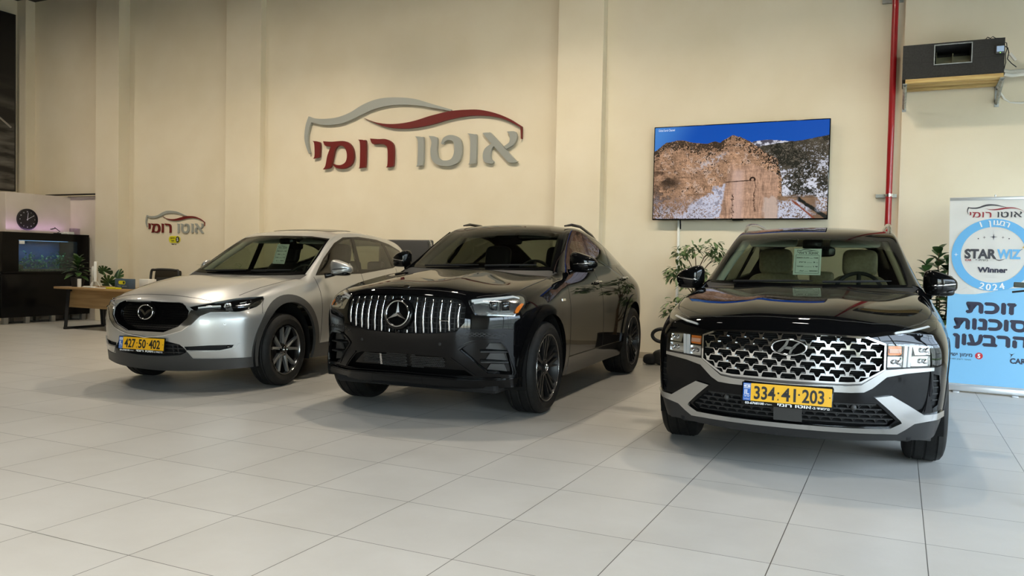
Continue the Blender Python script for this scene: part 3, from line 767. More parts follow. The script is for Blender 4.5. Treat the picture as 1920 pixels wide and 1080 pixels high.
def build_room():
    X0, X1, Y0, Y1, H = -16.4, 5.5, -7.5, 11., 6.4
    bm = bmesh.new(); box(bm, (X0, Y0, -.12), (X1, Y1, 0)); struct(obj('floor', bm, tile_mat()))
    bm = bmesh.new(); box(bm, (X0 - .2, Y0 - .2, H), (X1 + .2, Y1 + .3, H + .2)); struct(obj('ceiling', bm, M_['ceiling']))
    bm = bmesh.new(); box(bm, (X0 - .2, Y1, -.12), (X1 + .2, Y1 + .25, H)); struct(obj('wall_back', bm, M_['wall']))
    bm = bmesh.new(); box(bm, (X0 - .2, Y0, -.12), (X0, Y1, H)); struct(obj('wall_left', bm, M_['wall']))
    bm = bmesh.new(); box(bm, (X0 - .2, Y0 - .2, -.12), (1.1, Y0, H)); box(bm, (1.1, Y0 - .2, 4.1), (X1 + .2, Y0, H)); box(bm, (5.3, Y0 - .2, -.12), (X1 + .2, Y0, 4.1)); struct(obj('wall_front', bm, noisy(mat('dark taupe wall', (.2, .18, .15, 1), .8), 1.5, '6a6157', '746a5f')))
    # right side: a glazed front with mullions
    bm = bmesh.new(); box(bm, (X1, Y0, -.12), (X1 + .2, -2.6, H)); box(bm, (X1, 8.8, -.12), (X1 + .2, Y1, H)); box(bm, (X1, -2.6, 4.1), (X1 + .2, 8.8, H)); struct(obj('wall_right', bm, M_['wall']))
    bm = bmesh.new()
    for k in range(9): y = -2.6 + 11.4 * k / 8; box(bm, (X1 + .04, y - .045, 0), (X1 + .14, y + .045, 4.1))
    for z in (.03, 1.1, 2.9, 4.07): box(bm, (X1 + .05, -2.6, z - .035), (X1 + .13, 8.8, z + .035))
    w = struct(obj('window_1', bm, M_['white_paper']))
    bm = bmesh.new(); box(bm, (X1 + .085, -2.6, 0), (X1 + .095, 8.8, 4.1)); obj('pane', bm, glass_mat('clear shop glass', 'f2f6f5'), w)
    bm = bmesh.new()
    for k in range(5): x = 1.1 + 4.2 * k / 4; box(bm, (x - .045, Y0 - .14, 0), (x + .045, Y0 - .04, 4.1))
    for z in (.03, 1.1, 2.9, 4.07): box(bm, (1.1, Y0 - .13, z - .035), (5.3, Y0 - .05, z + .035))
    w = struct(obj('window_added', bm, M_['white_paper'])); bm = bmesh.new(); box(bm, (1.1, Y0 - .095, 0), (5.3, Y0 - .085, 4.1)); obj('pane', bm, bpy.data.materials['clear shop glass'], w)  # unseen front glazing, added to bring daylight onto the banner
    # pilasters on the back wall, with fine joints beside them
    for i, (a, b, p) in enumerate(((-14.0, -13.366, .24), (-10.806, -10.01, .125), (-4.49, -3.81, .16), (X0, -16.13, .20))):
        bm = bmesh.new(); box(bm, (a, Y1 - p, 0), (b, Y1 + .02, H), .004); struct(obj('trim_%d' % (i + 1), bm, M_['wall']))
    for i, x in enumerate((-10.811, -4.495)):
        bm = bmesh.new(); box(bm, (x - .005, Y1 - .10, 0), (x + .004, Y1 + .005, H)); struct(obj('trim_%d' % (i + 5), bm, M_['joint']))
    bm = bmesh.new(); box(bm, (-.03, Y1 - .05, 0), (X1, Y1 + .01, H)); struct(obj('trim_7', bm, M_['wall']))
    bb = mat('skirting', 'b7aa92', .6)
    bm = bmesh.new()
    for a, b, p in ((-13.366, -10.806, 0), (-10.01, -4.49, 0), (-3.81, -.03, 0), (-.03, X1, .05), (-10.806, -10.01, .125), (-4.49, -3.81, .16)):
        box(bm, (a, Y1 - p - .012, 0), (b, Y1 - p + .004, .085))
    struct(obj('baseboard_back', bm, bb))
    # low white partition round the aquarium corner
    bm = bmesh.new(); box(bm, (X0, 9.6, 0), (-14.9, 10.92, 2.40), .006); box(bm, (-14.92, 10.90, 0), (-14.0, 11.0, 2.40)); struct(obj('wall_partition', bm, M_['wall_white']))
    bm = bmesh.new(); box(bm, (-15.6, 10.86, 2.43), (-14.0, 10.90, 2.46)); box(bm, (-14.9, 10.84, 2.395), (-14.0, 10.88, 2.405)); struct(obj('trim_8', bm, M_['dark_chrome']))
    bm = bmesh.new(); box(bm, (-13.42, 8.34, 0), (-13.36, 8.46, 2.05), .004) if False else box(bm, (-14.60, 8.86, 0), (-14.42, 8.98, 2.02), .004); struct(obj('trim_9', bm, mat('white door frame', 'e4ded2', .5)))
    # daylit ground, lawn and a pale building outside the glass
    bm = bmesh.new(); box(bm, (X1 + .2, -60, -.2), (60, 40, -.1)); box(bm, (-40, -60, -.2), (X1 + .2, Y0 - .2, -.1)); struct(obj('ground_outside', bm, noisy(mat('pale paving', 'c4c0b6', .8), .6, 'b5b1a7', 'cbc7bd')))
    bm = bmesh.new(); box(bm, (12.5, -40, -.1), (17, 40, -.04)); tag(obj('lawn', bm, noisy(mat('lawn', '5f8a2c', .9), 8, '516f33', '74914a')), 'green lawn outside the glazed side wall', 'lawn', kind='stuff')
    bm = bmesh.new(); box(bm, (24, -30, -.1), (30, 30, 7.)); bl = obj('building', bm, mat('pale render', 'dcd7cb', .8)); tag(bl, 'pale building across the lawn outside', 'building')
build_room()

# ------------------------------------------------------------------ the sign: two swooshes and eight letters traced in (x right, z up) on the wall
SW_GREY = [(160, 234, 1), (210, 250), (290, 252), (380, 240), (470, 205), (560, 150), (650, 112), (740, 95), (850, 93), (960, 105), (1080, 140), (1228, 183, 1), (1225, 195, 1), (1080, 168), (960, 150), (850, 146), (750, 155), (650, 180), (560, 220), (470, 262), (400, 288), (320, 298), (250, 296), (180, 280, 1), (165, 320), (153, 390), (155, 440), (170, 510, 1), (160, 512, 1), (138, 450), (128, 390), (138, 300)]
SW_RED = [(567, 243, 1), (650, 275), (740, 290), (840, 288), (950, 268), (1080, 228), (1220, 195), (1350, 184), (1450, 186), (1560, 210), (1660, 250), (1758, 310, 1), (1757, 402, 1), (1750, 402, 1), (1748, 315, 1), (1650, 265), (1560, 238), (1450, 228), (1350, 232), (1220, 255), (1080, 295), (950, 320), (850, 325), (750, 315), (660, 285)]
LETTERS = [('red', [[(188, 418, 1), (225, 422), (244, 438), (242, 525), (232, 542), (192, 550, 1), (204, 530), (202, 440)]]),
 ('red', [[(268, 420, 1), (330, 424), (430, 420), (480, 455), (498, 525), (482, 590), (435, 622), (380, 624), (348, 605), (342, 588, 1), (365, 597), (405, 597), (438, 572), (447, 520), (430, 468), (390, 452), (360, 478), (345, 530), (330, 600), (312, 622), (266, 631, 1), (285, 605), (300, 530), (322, 470), (328, 458, 1), (285, 455)]]),
 ('red', [[(530, 408, 1), (572, 412), (588, 430), (585, 598), (572, 616), (531, 622, 1), (543, 603), (545, 440)]]),
 ('red', [[(620, 400, 1), (680, 404), (740, 405), (785, 432), (798, 485), (795, 592), (782, 610), (738, 616, 1), (751, 595), (752, 490), (738, 452), (700, 440), (640, 440)]]),
 ('grey', [[(958, 384, 1), (1005, 389), (1022, 408), (1018, 588), (1004, 602), (962, 608, 1), (974, 588), (978, 425)]]),
 ('grey', [[(1060, 380, 1), (1108, 386), (1125, 408), (1122, 490), (1136, 548), (1180, 565), (1226, 553), (1248, 510), (1250, 450), (1235, 418), (1205, 411), (1180, 424), (1165, 444), (1152, 436, 1), (1168, 398), (1205, 376), (1250, 377), (1292, 402), (1308, 452), (1305, 520), (1282, 575), (1230, 602), (1180, 606), (1118, 594), (1082, 555), (1073, 490), (1080, 425)]]),
 ('grey', [[(1350, 362, 1), (1400, 368), (1418, 388), (1414, 568), (1400, 586), (1353, 592, 1), (1367, 568), (1370, 400)]]),
 ('grey', [[(1465, 358, 1), (1508, 356), (1538, 372), (1700, 552), (1727, 570, 1), (1700, 582), (1660, 578), (1636, 558), (1485, 388)], [(1645, 348, 1), (1700, 346), (1718, 368), (1716, 410), (1690, 450), (1640, 478, 1), (1622, 458, 1), (1660, 430), (1668, 395), (1662, 366)], [(1556, 448, 1), (1528, 485), (1525, 545), (1545, 572, 1), (1535, 588), (1490, 582), (1468, 560), (1466, 510), (1485, 470), (1530, 438, 1)]])]
def sign_uv(x, y):
    """traced point -> metres on the wall (the tracing was made at a slant)"""
    u = (x - 128) / 1630; k = 1 / lerp(1.0, 1.0, u); px, py = 540 + x / 4, 160 + y / 4
    return px, py
def wall_ray(px, py, Yp):
    m = SC.camera.matrix_world; d = m.to_3x3() @ Vector(((px - 960) / 1529.09, -(py - 540) / 1529.09, -1)); o = m.translation; t = (Yp - o.y) / d.y
    return o + d * t
def sign_pt(p):
    q = wall_ray(540 + p[0] / 4, 160 + p[1] / 4, 10.96); return (q.x + 9.105, q.z - 2.75) + tuple(p[2:])
def letters_sign(name, M, k, depth, mats, label, cat, n=6, sep=.0):
    root = empty(name, (0, 0, 0), 0, label, cat); root.matrix_world = M
    for nm, poly, mk in (('grey_swoosh', SW_GREY, 'grey'), ('red_swoosh', SW_RED, 'red')):
        bm = bmesh.new(); prism(bm, smooth_poly([(p[0] * k, p[1] * k) + tuple(p[2:]) for p in map(sign_pt, poly)], n), sep, sep + depth); obj(nm, bm, mats[mk], root)
    for mk, polys in LETTERS:
        bm = bmesh.new()
        for j, poly in enumerate(polys): prism(bm, smooth_poly([(p[0] * k, p[1] * k) + tuple(p[2:]) for p in map(sign_pt, poly)], n), sep, sep + depth - .0004 * j)
        obj('letter', bm, mats[mk], root)
    return root
SM = dict(red=mat('dark red sign face', '6a1410', .45), grey=mat('brushed grey sign face', 'a9aca6', .4, .3))
letters_sign('wall_sign', FRAME((-9.105, 10.985, 2.75), (1, 0, 0), (0, 0, 1)), 1., .045, SM, 'large grey and red wall sign with car outline and Hebrew letters', 'sign', sep=.0)
ks = 1.502 / 4.028
letters_sign('small_wall_sign', FRAME((-12.895, 10.998, 1.70), (1, 0, 0), (0, 0, 1)), ks, .02, SM, 'small grey and red sign with car outline above the yellow badge', 'sign')
M_['yellow'] = mat('yellow badge', 'd9d21c', .45)
def pill(parent, w, h, d):
    bm = bmesh.new(); r = h / 2; prism(bm, circle_pts(w / 2 - r, 0, r, 16, -PI / 2, PI / 2) + circle_pts(-w / 2 + r, 0, r, 16, PI / 2, 1.5 * PI), 0, d); return bm
def build_badge():
    o = obj('wall_badge', pill(None, .285, .125, .012), M_['yellow']); tag(o, 'small yellow pill-shaped badge with a black 5 on the wall', 'badge'); o.matrix_world = FRAME((-12.150, 10.999, 1.585), (1, 0, 0), (0, 0, 1))
    bm = bmesh.new(); prism(bm, circle_pts(.083, 0, .046, 28, rb=.055), .012, .015); obj('black_disc', bm, M_['ink'], o)
    bm = bmesh.new(); text_bm('5', .085, .002, bm, Matrix.Translation((.083, -.030, .0151)), bold=.002); obj('number', bm, M_['white_ink'], o)
    bm = bmesh.new(); text_bm(HEB('מימון'), .042, .002, bm, Matrix.Translation((-.045, .012, .0121)), width=.11, bold=.001); text_bm(HEB('ישיר'), .042, .002, bm, Matrix.Translation((-.045, -.040, .0121)), width=.085, bold=.001); text_bm(HEB('מ.ר 5404'), .026, .002, bm, Matrix.Translation((-.02, -.100, .0)), width=.12, bold=.001); obj('lettering', bm, M_['ink'], o)
build_badge()

# ------------------------------------------------------------------ television with a mountain picture
def fbm(U, V, sx, sy, oct=5, seed=0):
    r = np.random.default_rng(seed); out = np.zeros_like(U); amp = 1.; tot = 0.
    for k in range(oct):
        fx, fy = sx * 2 ** k, sy * 2 ** k; g = r.random((int(fy) + 3, int(fx) + 3)); x, y = np.clip(U * fx, 0, int(fx) + .999), np.clip(V * fy, 0, int(fy) + .999); xi, yi = x.astype(int), y.astype(int); a, b = x - xi, y - yi; a, b = a * a * (3 - 2 * a), b * b * (3 - 2 * b)
        out += amp * ((g[yi, xi] * (1 - a) + g[yi, xi + 1] * a) * (1 - b) + (g[yi + 1, xi] * (1 - a) + g[yi + 1, xi + 1] * a) * b); tot += amp; amp *= .55
    return out / tot
def mountain_picture(W, H):
    u, v = np.meshgrid((np.arange(W) + .5) / W, (np.arange(H) + .5) / H)          # v from the top down
    def P(x, y): uu = (x - 30) / 1690; t = 160 - 105 * uu; return uu, (y - t) / (1045 - 15 * uu - t)
    def curve(pts): q = [P(*p) for p in pts]; return np.interp(u, [a for a, b in q], [b for a, b in q])
    def C(h): return np.array(srgb(h)[:3])
    def mix(img, col, a): a = np.clip(a, 0, 1)[..., None]; return img * (1 - a) + col * a
    def ss(a, b, x): t = np.clip((x - a) / (b - a), 0, 1); return t * t * (3 - 2 * t)
    n0, n1, n2, n3, n5 = fbm(u, v, 5, 3, 6, 9), fbm(u, v, 12, 8, 6, 1), fbm(u, v, 44, 26, 5, 2), fbm(u, v, 110, 64, 4, 3), fbm(u, v, 230, 130, 2, 6); n4 = fbm(u, v + .02 * n1, 9, 60, 5, 4); wob = (n2 - .5) * .025 + (n3 - .5) * .012
    spk = n5 * .45 + n3 * .35 + n2 * .2
    hm = fbm(u * .85 + .12 * v, v, 7, 4, 8, 21); gy, gx = np.gradient(hm); relief = np.clip(1 + 26 * (gx - .6 * gy) * W / 600, .38, 1.55); hv = fbm(u, v, 70, 6, 5, 31); gv = np.gradient(hv, axis=1); flute = np.clip(1 + 14 * gv * W / 600, .45, 1.4)
    img = C('1253b8') * (1 - .25 * v[..., None]) + C('2f7fe0') * (.25 * v[..., None]); img = mix(img, C('5a9ee6'), ss(.30, .0, u + v * .3) * .7)
    far = curve([(30, 500), (990, 290), (1060, 270), (1150, 258), (1270, 264), (1450, 275), (1720, 300)]) + wob * .5; m = ss(0, .006, v - far); img = mix(img, C('55525e'), m); img = mix(img, C('dcdce8'), m * ss(.40, .56, n2))
    rt = curve([(30, 900), (1050, 330), (1250, 290), (1430, 268), (1600, 235), (1725, 205)]) + wob * .5; m = ss(0, .006, v - rt); img = mix(img, C('26261f'), m); img = mix(img, C('4d463a'), m * ss(.42, .62, n1)); img = mix(img, C('6e6557'), m * ss(.50, .58, spk) * .7); img = img * (1 - m[..., None] * (1 - relief[..., None]) * .8)
    img = mix(img, C('d4d8e8'), m * ss(.55, .63, spk * .75 + n1 * .25 + .16 * (v - .5)) * ss(.15, .5, v - rt + .2))
    img = mix(img, C('e2e4f0'), m * ss(.53, .60, n1 * .35 + n2 * .3 + n3 * .35 + .16 * (v - .62)) * ss(.35, .55, v) * .85)
    lf = curve([(20, 395), (150, 300), (300, 272), (400, 290), (480, 300), (570, 305), (650, 280), (700, 290), (760, 250), (820, 218), (900, 235), (1000, 285), (1120, 370), (1250, 440), (1300, 640), (1310, 1045), (1725, 1045)]) + wob * .6; m = ss(0, .005, v - lf); d = v - lf
    st = .5 + .5 * np.sin((v * 38 + 7 * n1 + 2.2 * u) * 3.1); st2 = .5 + .5 * np.sin((v * 95 + 16 * n1) * 2.6)
    rock = C('c69c7c')[None, None] * (.50 + .55 * n1 + .28 * n2)[..., None] * (.80 + .26 * st * n2 + .14 * st2)[..., None]; rock = rock * (1 - .30 * ss(.55, .72, n4))[..., None] * relief[..., None] * (.72 + .5 * n3)[..., None]; rock = mix(rock, C('a5836a') * .8, ss(.5, .7, n0) * .6); rock = mix(rock, C('dcc0ae'), ss(.56, .70, n2) * .5)
    img = img * (1 - m[..., None]) + rock * m[..., None]
    img = mix(img, C('2a241b'), m * ss(.47, .55, spk * .8 + n1 * .2 + .12 * (u < .42) * ss(.12, .0, d) - .10 * ss(.05, .20, d)) * ss(.30, .12, d) * .9); img = mix(img, C('221d16'), m * ss(.45, .53, spk) * ss(.11, .05, d) * ss(.50, .54, u)); img = mix(img, C('2c241b'), m * ss(.60, .645, spk))
    img = mix(img, C('30251d'), m * ss(.12, .02, np.abs(u - .06 - .25 * (v - .5))) * ss(.36, .46, v) * ss(.72, .60, v) * ss(.36, .50, n1) * .9); img = mix(img, C('2a2019'), m * ss(.42, .55, n2) * ss(.20, .05, u) * ss(.55, .7, v) * .7)
    img = mix(img, C('d6d0d6'), m * ss(.07, .0, np.abs(v - (.33 + 1.3 * (.42 - u) * .6)) + .05 * (n2 - .3)) * ss(.24, .30, u) * ss(.46, .40, u) * ss(.44, .52, n3 * .6 + n2 * .4) * .75)
    sl = ss(-.02, .02, v - (.60 + (.445 - u) * 1.25) + (n2 - .5) * .16) * ss(.01, -.01, u - .435 + (v - .6) * .07 + (n2 - .5) * .02); img = mix(img, C('d0d3e6'), m * sl * ss(.36, .46, spk)); img = mix(img, C('8b8794'), m * sl * ss(.60, .66, n2) * .8)
    bl = ss(.70, .98, v + .18 * (n1 - .5)) * ss(.40, .28, u); img = mix(img, C('c3bfcc'), m * bl * ss(.47, .58, spk) * .85); img = mix(img, C('5b4f48'), m * bl * ss(.50, .42, spk) * .5)
    cl = ss(-.006, .006, u - (.455 - (v - .45) * .09 + (n2 - .5) * .03)) * ss(.006, -.006, u - (.735 + (n2 - .5) * .035 - .17 * ss(.60, .36, v))) * ss(-.03, .03, v - .43 + (n1 - .5) * .16); cc = C('cda489')[None, None] * (.55 + .52 * n4 + .25 * n2)[..., None] * (.86 + .2 * st2 * n2)[..., None]; cc = cc * (.30 + .30 * flute + .40 * relief)[..., None]; cc = cc * (1 - .25 * ss(.56, .66, fbm(u, v, 60, 7, 4, 8)))[..., None]; img = img * (1 - cl[..., None]) + cc * cl[..., None]
    img = mix(img, C('dcbcb0'), cl * ss(.05, .01, np.abs(u - .505)) * ss(.46, .52, v) * .55); img = mix(img, C('cdb9ad'), cl * ss(.0, .02, u - .645 + (n2 - .5) * .03) * ss(.0, .03, v - .76 + (n2 - .5) * .10) * .75); crack = np.abs(u - .602 - .003 * np.sin(v * 22) - .016 * (n3 - .5)); img = mix(img, C('38241b'), .85 * cl * ss(.005, .001, crack) * ss(.56, .60, v) * ss(.97, .9, v)); img = mix(img, C('3a271e'), cl * ss(.004, .001, np.abs(u - .476 - .03 * (n3 - .5))) * ss(.72, .76, v)); img = mix(img, C('2b1c16'), cl * ss(.009, .004, np.abs(v - .612 + .10 * (u - .45)) + .004 * n3) * ss(.586, .57, u))
    ring = np.hypot((u - .588) * 1.78, v - .592); img = mix(img, C('2a1a13'), ss(.012, .005, np.abs(ring - .022) + .004 * (n3 - .5)) * ss(.612, .60, v))
    br = ss(-.006, .006, u - .735 - .02 * (n2 - .5)) * ss(-.012, .012, v - (.755 + .10 * (n1 - .5) + .10 * (u - .735))); bc = C('92755c')[None, None] * (.45 + .65 * n1 + .35 * n2)[..., None] * (1 - .35 * ss(.54, .64, fbm(u + v * .3, v, 14, 20, 5, 12)))[..., None]; img = img * (1 - br[..., None]) + bc * br[..., None]
    img = mix(img, C('cdd0e2'), br * ss(.15, .09, np.hypot(u - .80, (v - .94) * .95) + .12 * (n2 - .5)) * ss(.40, .50, spk)); img = mix(img, C('8c4a35'), br * ss(.018, .006, np.abs(v - .86 - (u - .84) * 1.5) + .02 * (n2 - .5)) * ss(.80, .82, u)); img = mix(img, C('1c1d18'), br * ss(.030, .018, np.abs(v - .80 - (u - .845) * 1.25) + .03 * (n2 - .5)) * ss(.83, .85, u)); img = mix(img, C('d0d3e2'), br * ss(.93, .96, u) * ss(.44, .52, spk) * ss(.95, .9, v))
    return np.clip(np.nan_to_num(img), 0, 1)
def build_tv():
    x0, x1, z0, z1, yf = -3.062, -.824, 1.907, 3.163, 10.88; W, H = 600, 338
    bm = bmesh.new(); box(bm, (x0, yf, z0), (x1, yf + .035, z1), .004); tv = obj('television', bm, M_['gloss_black'], smooth=40); tag(tv, 'flat television on the wall showing a rocky mountain under blue sky', 'television')
    px = mountain_picture(W, H); me = bpy.data.meshes.new('screen'); b = .012
    V = [(lerp(x0 + b, x1 - b, i / W), yf - .002, lerp(z1 - b, z0 + b * 1.4, j / H)) for j in range(H + 1) for i in range(W + 1)]; F = [(j * (W + 1) + i, (j + 1) * (W + 1) + i, (j + 1) * (W + 1) + i + 1, j * (W + 1) + i + 1) for j in range(H) for i in range(W)]
    me.from_pydata(V, [], F); at = me.color_attributes.new('picture', 'FLOAT_COLOR', 'CORNER'); col = np.ones((H * W, 4, 4), np.float32); col[:, :, :3] = px.reshape(-1, 1, 3); at.data.foreach_set('color', col.ravel())
    m = mat('screen picture', (0, 0, 0, 1), .25); a = N(m, 'ShaderNodeVertexColor'); a.layer_name = 'picture'; bs = m.node_tree.nodes['Principled BSDF']; m.node_tree.links.new(a.outputs[0], bs.inputs['Emission Color']); bs.inputs['Emission Strength'].default_value = .9; me.materials.append(m)
    s = bpy.data.objects.new('screen', me); LINK(s); s.parent = tv
    bm = bmesh.new(); text_bm('Global Earth Channel', .045, .0005, bm, FRAME((x0 + .06, yf - .0025, z1 - .065), (1, 0, 0), (0, 0, 1)), 'LEFT', width=.22); obj('caption', bm, mat('faint caption', 'cfdcf0', .5, emit=.35), s)
    bm = bmesh.new(); box(bm, (-1.99, yf - .006, z0 - .012), (-1.85, yf + .02, z0 + .004), .003); obj('sensor_bar', bm, M_['gloss_black'], tv)
    bm = bmesh.new(); box(bm, (-2.3, yf + .035, 2.25), (-1.6, 11.0, 2.85)); obj('wall_mount', bm, M_['matte_black'], tv)
    bm = bmesh.new(); box(bm, (-2.735, 10.965, .08), (-2.705, 11.0, 1.93), .004); bm2 = bmesh.new(); tag(obj('cable_duct', bm, M_['white_paper'], smooth=40), 'white cable duct running down the wall from the television', 'cable duct')
    bm = bmesh.new(); tube(bm, [(-2.69, 10.93, 1.95), (-2.69, 10.96, 1.85), (-2.693, 10.975, 1.79)], .009, 8); obj('power_cable', bm, M_['matte_black'], tv, 60)
build_tv()
# ------------------------------------------------------------------ pipe, air unit, lamps
def build_pipe():
    bm = bmesh.new(); tube(bm, [(-.141, 10.87, 0), (-.141, 10.87, 6.4)], .037, 20); p = obj('fire_pipe', bm, mat('red pipe paint', '9a121a', .28, coat=.4), smooth=40); tag(p, 'vertical red fire pipe on the back wall beside the air unit', 'pipe')
    for z in (2.195, 4.55):
        c = empty('pipe_clamp', (0, 0, 0)); c.parent = p
        bm = bmesh.new(); box(bm, (-.29, 10.955, z - .022), (-.055, 10.998, z + .022), .003)
        for x in (-.26, -.21, -.085): box(bm, (x - .012, 10.95, z - .008), (x + .012, 10.956, z + .008))
        obj('channel', bm, mat('galvanised steel', '9b9d98', .4, .9), c)
        bm = bmesh.new(); lathe(bm, [(.0375, -.016), (.042, -.016), (.042, .016), (.0375, .016)], 24, M=Matrix.Translation((-.141, 10.87, z)), close=True); box(bm, (-.185, 10.862, z - .014), (-.175, 10.965, z + .014)); box(bm, (-.107, 10.862, z - .014), (-.097, 10.965, z + .014)); obj('ring', bm, M_['chrome'], c, 40)
build_pipe()
def build_air_unit():
    y0, y1 = 10.42, 10.94; x0, x1, z0, z1 = -.04, .968, 3.475, 3.862
    foam = noisy(mat('black insulation foam', (.02, .02, .019, 1), .9), 60, '2b2a28', '343331', bump=.2); zinc = noisy(mat('zinc bracket', 'a9aeae', .4, .8), 20, '9aa0a0', 'b8bcbc')
    bm = bmesh.new(); W = .287; ox0, ox1, oz0, oz1 = .288, .648, 3.625, 3.832
    box(bm, (x0, y0, z0), (ox0, y1, z1)); box(bm, (ox1, y0, z0), (x1, y1, z1)); box(bm, (ox0, y0, z0), (ox1, y1, oz0)); box(bm, (ox0, y0, oz1), (ox1, y1, z1)); box(bm, (ox0, y1 - .05, oz0), (ox1, y1, oz1))
    u = obj('air_handler', bm, foam); tag(u, 'black ducted air unit on wooden boards high on the wall', 'air conditioner')
    bm = bmesh.new(); t = .010
    for a, b in (((ox0 - t, oz0 - t), (ox1 + t, oz0)), ((ox0 - t, oz1), (ox1 + t, oz1 + t)), ((ox0 - t, oz0), (ox0, oz1)), ((ox1, oz0), (ox1 + t, oz1))): box(bm, (a[0], y0 - .012, a[1]), (b[0], y0 + .02, b[1]))
    obj('outlet_frame', bm, zinc, u)
    bm = bmesh.new(); box(bm, (ox0 + .015, y0 + .03, oz0), (ox0 + .02, y0 + .2, oz1 - .07)); box(bm, ((ox0 + ox1) / 2 - .004, y0 + .03, oz0), ((ox0 + ox1) / 2 + .004, y0 + .2, oz1 - .09)); box(bm, (ox0, y0 + .2, oz0), (ox1, y0 + .21, oz1 - .09)); obj('outlet_fins', bm, mat('dusty inner metal', '6a6a52', .5, .4), u)
    bm = bmesh.new(); box(bm, (x0 - .004, y0 - .002, 3.655), (ox0 - .012, y0, 3.658)); box(bm, (ox1 + .012, y0 - .002, 3.665), (x1, y0, 3.668)); obj('foam_joint', bm, M_['matte_black'], u)
    bm = bmesh.new(); box(bm, (.878, y0 - .03, 3.684), (.968, y0, 3.774), .004); c = obj('controller', bm, M_['grey_plastic'], u, 40)
    bm = bmesh.new(); box(bm, (.888, y0 - .033, 3.706), (.958, y0 - .029, 3.766)); obj('display', bm, mat('pale display', '9db3cf', .3, emit=.25), c)
    bm = bmesh.new(); box(bm, (.918, y0 - .033, 3.690), (.928, y0 - .029, 3.697)); obj('indicator', bm, mat('green indicator', '9be86a', .3, emit=1.5), c)
    wood = noisy(mat('pine board', 'c8ab6a', .6), 3, 'b8965a', 'd3b878', stretch=(1.2, 12, 12))
    bw = ((10.40, 10.50, 3.43), (10.56, 10.66, 3.43), (10.80, 10.90, 3.43))
    for k, (a, b, z) in enumerate(bw):
        bm = bmesh.new(); box(bm, (-.005, a, z - .005), (.965, b, z + .043), .003); o = obj('wooden_board', bm, wood, smooth=40); tag(o, ['front pine board under the black air unit', 'middle pine board under the black air unit', 'rear pine board under the black air unit, next to the wall'][k], 'board', 'pine boards under the air unit')
    for k, x in enumerate((-.008, .955)):
        r = empty('wall_bracket', (x, 11., 3.2), 0, ['left zinc bracket carrying the boards of the air unit', 'right zinc bracket carrying the boards of the air unit'][k], 'bracket', 'zinc wall brackets')
        bm = bmesh.new(); box(bm, (-.022, -.058, 0), (.022, -.05, .25)); obj('back_plate', bm, zinc, r)
        bm = bmesh.new(); box(bm, (-.022, -.62, .215), (.022, -.05, .223)); obj('arm', bm, zinc, r)
        bm = bmesh.new(); tube(bm, [(0, -.06, .04), (0, -.56, .212)], .02, 4); obj('strut', bm, zinc, r)
        bm = bmesh.new()
        for z in (.03, .09, .2): lathe(bm, [(.009, 0), (.009, .004), (0, .006)], 10, M=Matrix.Translation((0, -.058, z)) @ Matrix.Rotation(PI / 2, 4, 'X'))
        obj('bolts', bm, M_['dark_chrome'], r)
    white = mat('white pipe wrap', 'd6d4cc', .7)
    bm = bmesh.new(); tube(bm, [(.985, 10.7, 3.555), (1.05, 10.72, 3.54), (1.2, 10.76, 3.55), (1.5, 10.85, 3.57), (2.2, 10.9, 3.6), (5.5, 10.9, 3.62)], .028, 12); o = obj('refrigerant_pipe', bm, white, smooth=60); tag(o, 'thick white wrapped pipe leaving the right side of the air unit', 'pipe', 'wrapped pipes of the air unit')
    bm = bmesh.new(); tube(bm, [(.985, 10.6, 3.502), (1.06, 10.62, 3.485), (1.2, 10.66, 3.50), (1.5, 10.78, 3.52), (2.2, 10.88, 3.53), (5.5, 10.88, 3.55)], .022, 12); o = obj('refrigerant_pipe', bm, white, smooth=60); tag(o, 'thinner white wrapped pipe just below the thick one', 'pipe', 'wrapped pipes of the air unit')
    bm = bmesh.new(); tube(bm, [(.945, 10.85, 3.44), (.98, 10.9, 3.36), (1.03, 10.95, 3.29), (1.09, 10.96, 3.245), (1.2, 10.94, 3.23), (1.6, 10.93, 3.25), (5.5, 10.93, 3.2)], .012, 10); tag(obj('drain_hose', bm, mat('white hose', 'e4e2da', .5), smooth=60), 'thin white drain hose curving below the air unit to the right', 'hose')
    bm = bmesh.new()
    for k, P in enumerate([[(.955, 10.5, 3.83), (.985, 10.46, 3.81), (.99, 10.44, 3.74), (.975, 10.43, 3.68), (.985, 10.47, 3.6), (.98, 10.55, 3.55)], [(.96, 10.52, 3.80), (1.0, 10.48, 3.76), (1.01, 10.46, 3.70), (1.0, 10.48, 3.64), (1.05, 10.55, 3.6), (1.1, 10.6, 3.57)], [(.78, 10.44, 3.862), (.80, 10.44, 3.885), (.83, 10.45, 3.872), (.85, 10.45, 3.89), (.88, 10.46, 3.87), (.955, 10.47, 3.868)]]): tube(bm, P, .005, 6)
    obj('wiring', bm, M_['matte_black'], u, 60)
    bm = bmesh.new(); tube(bm, [(1.02, 10.45, 3.69), (1.075, 10.45, 3.61)], .016, 10); obj('connector', bm, white, u, 60)
build_air_unit()
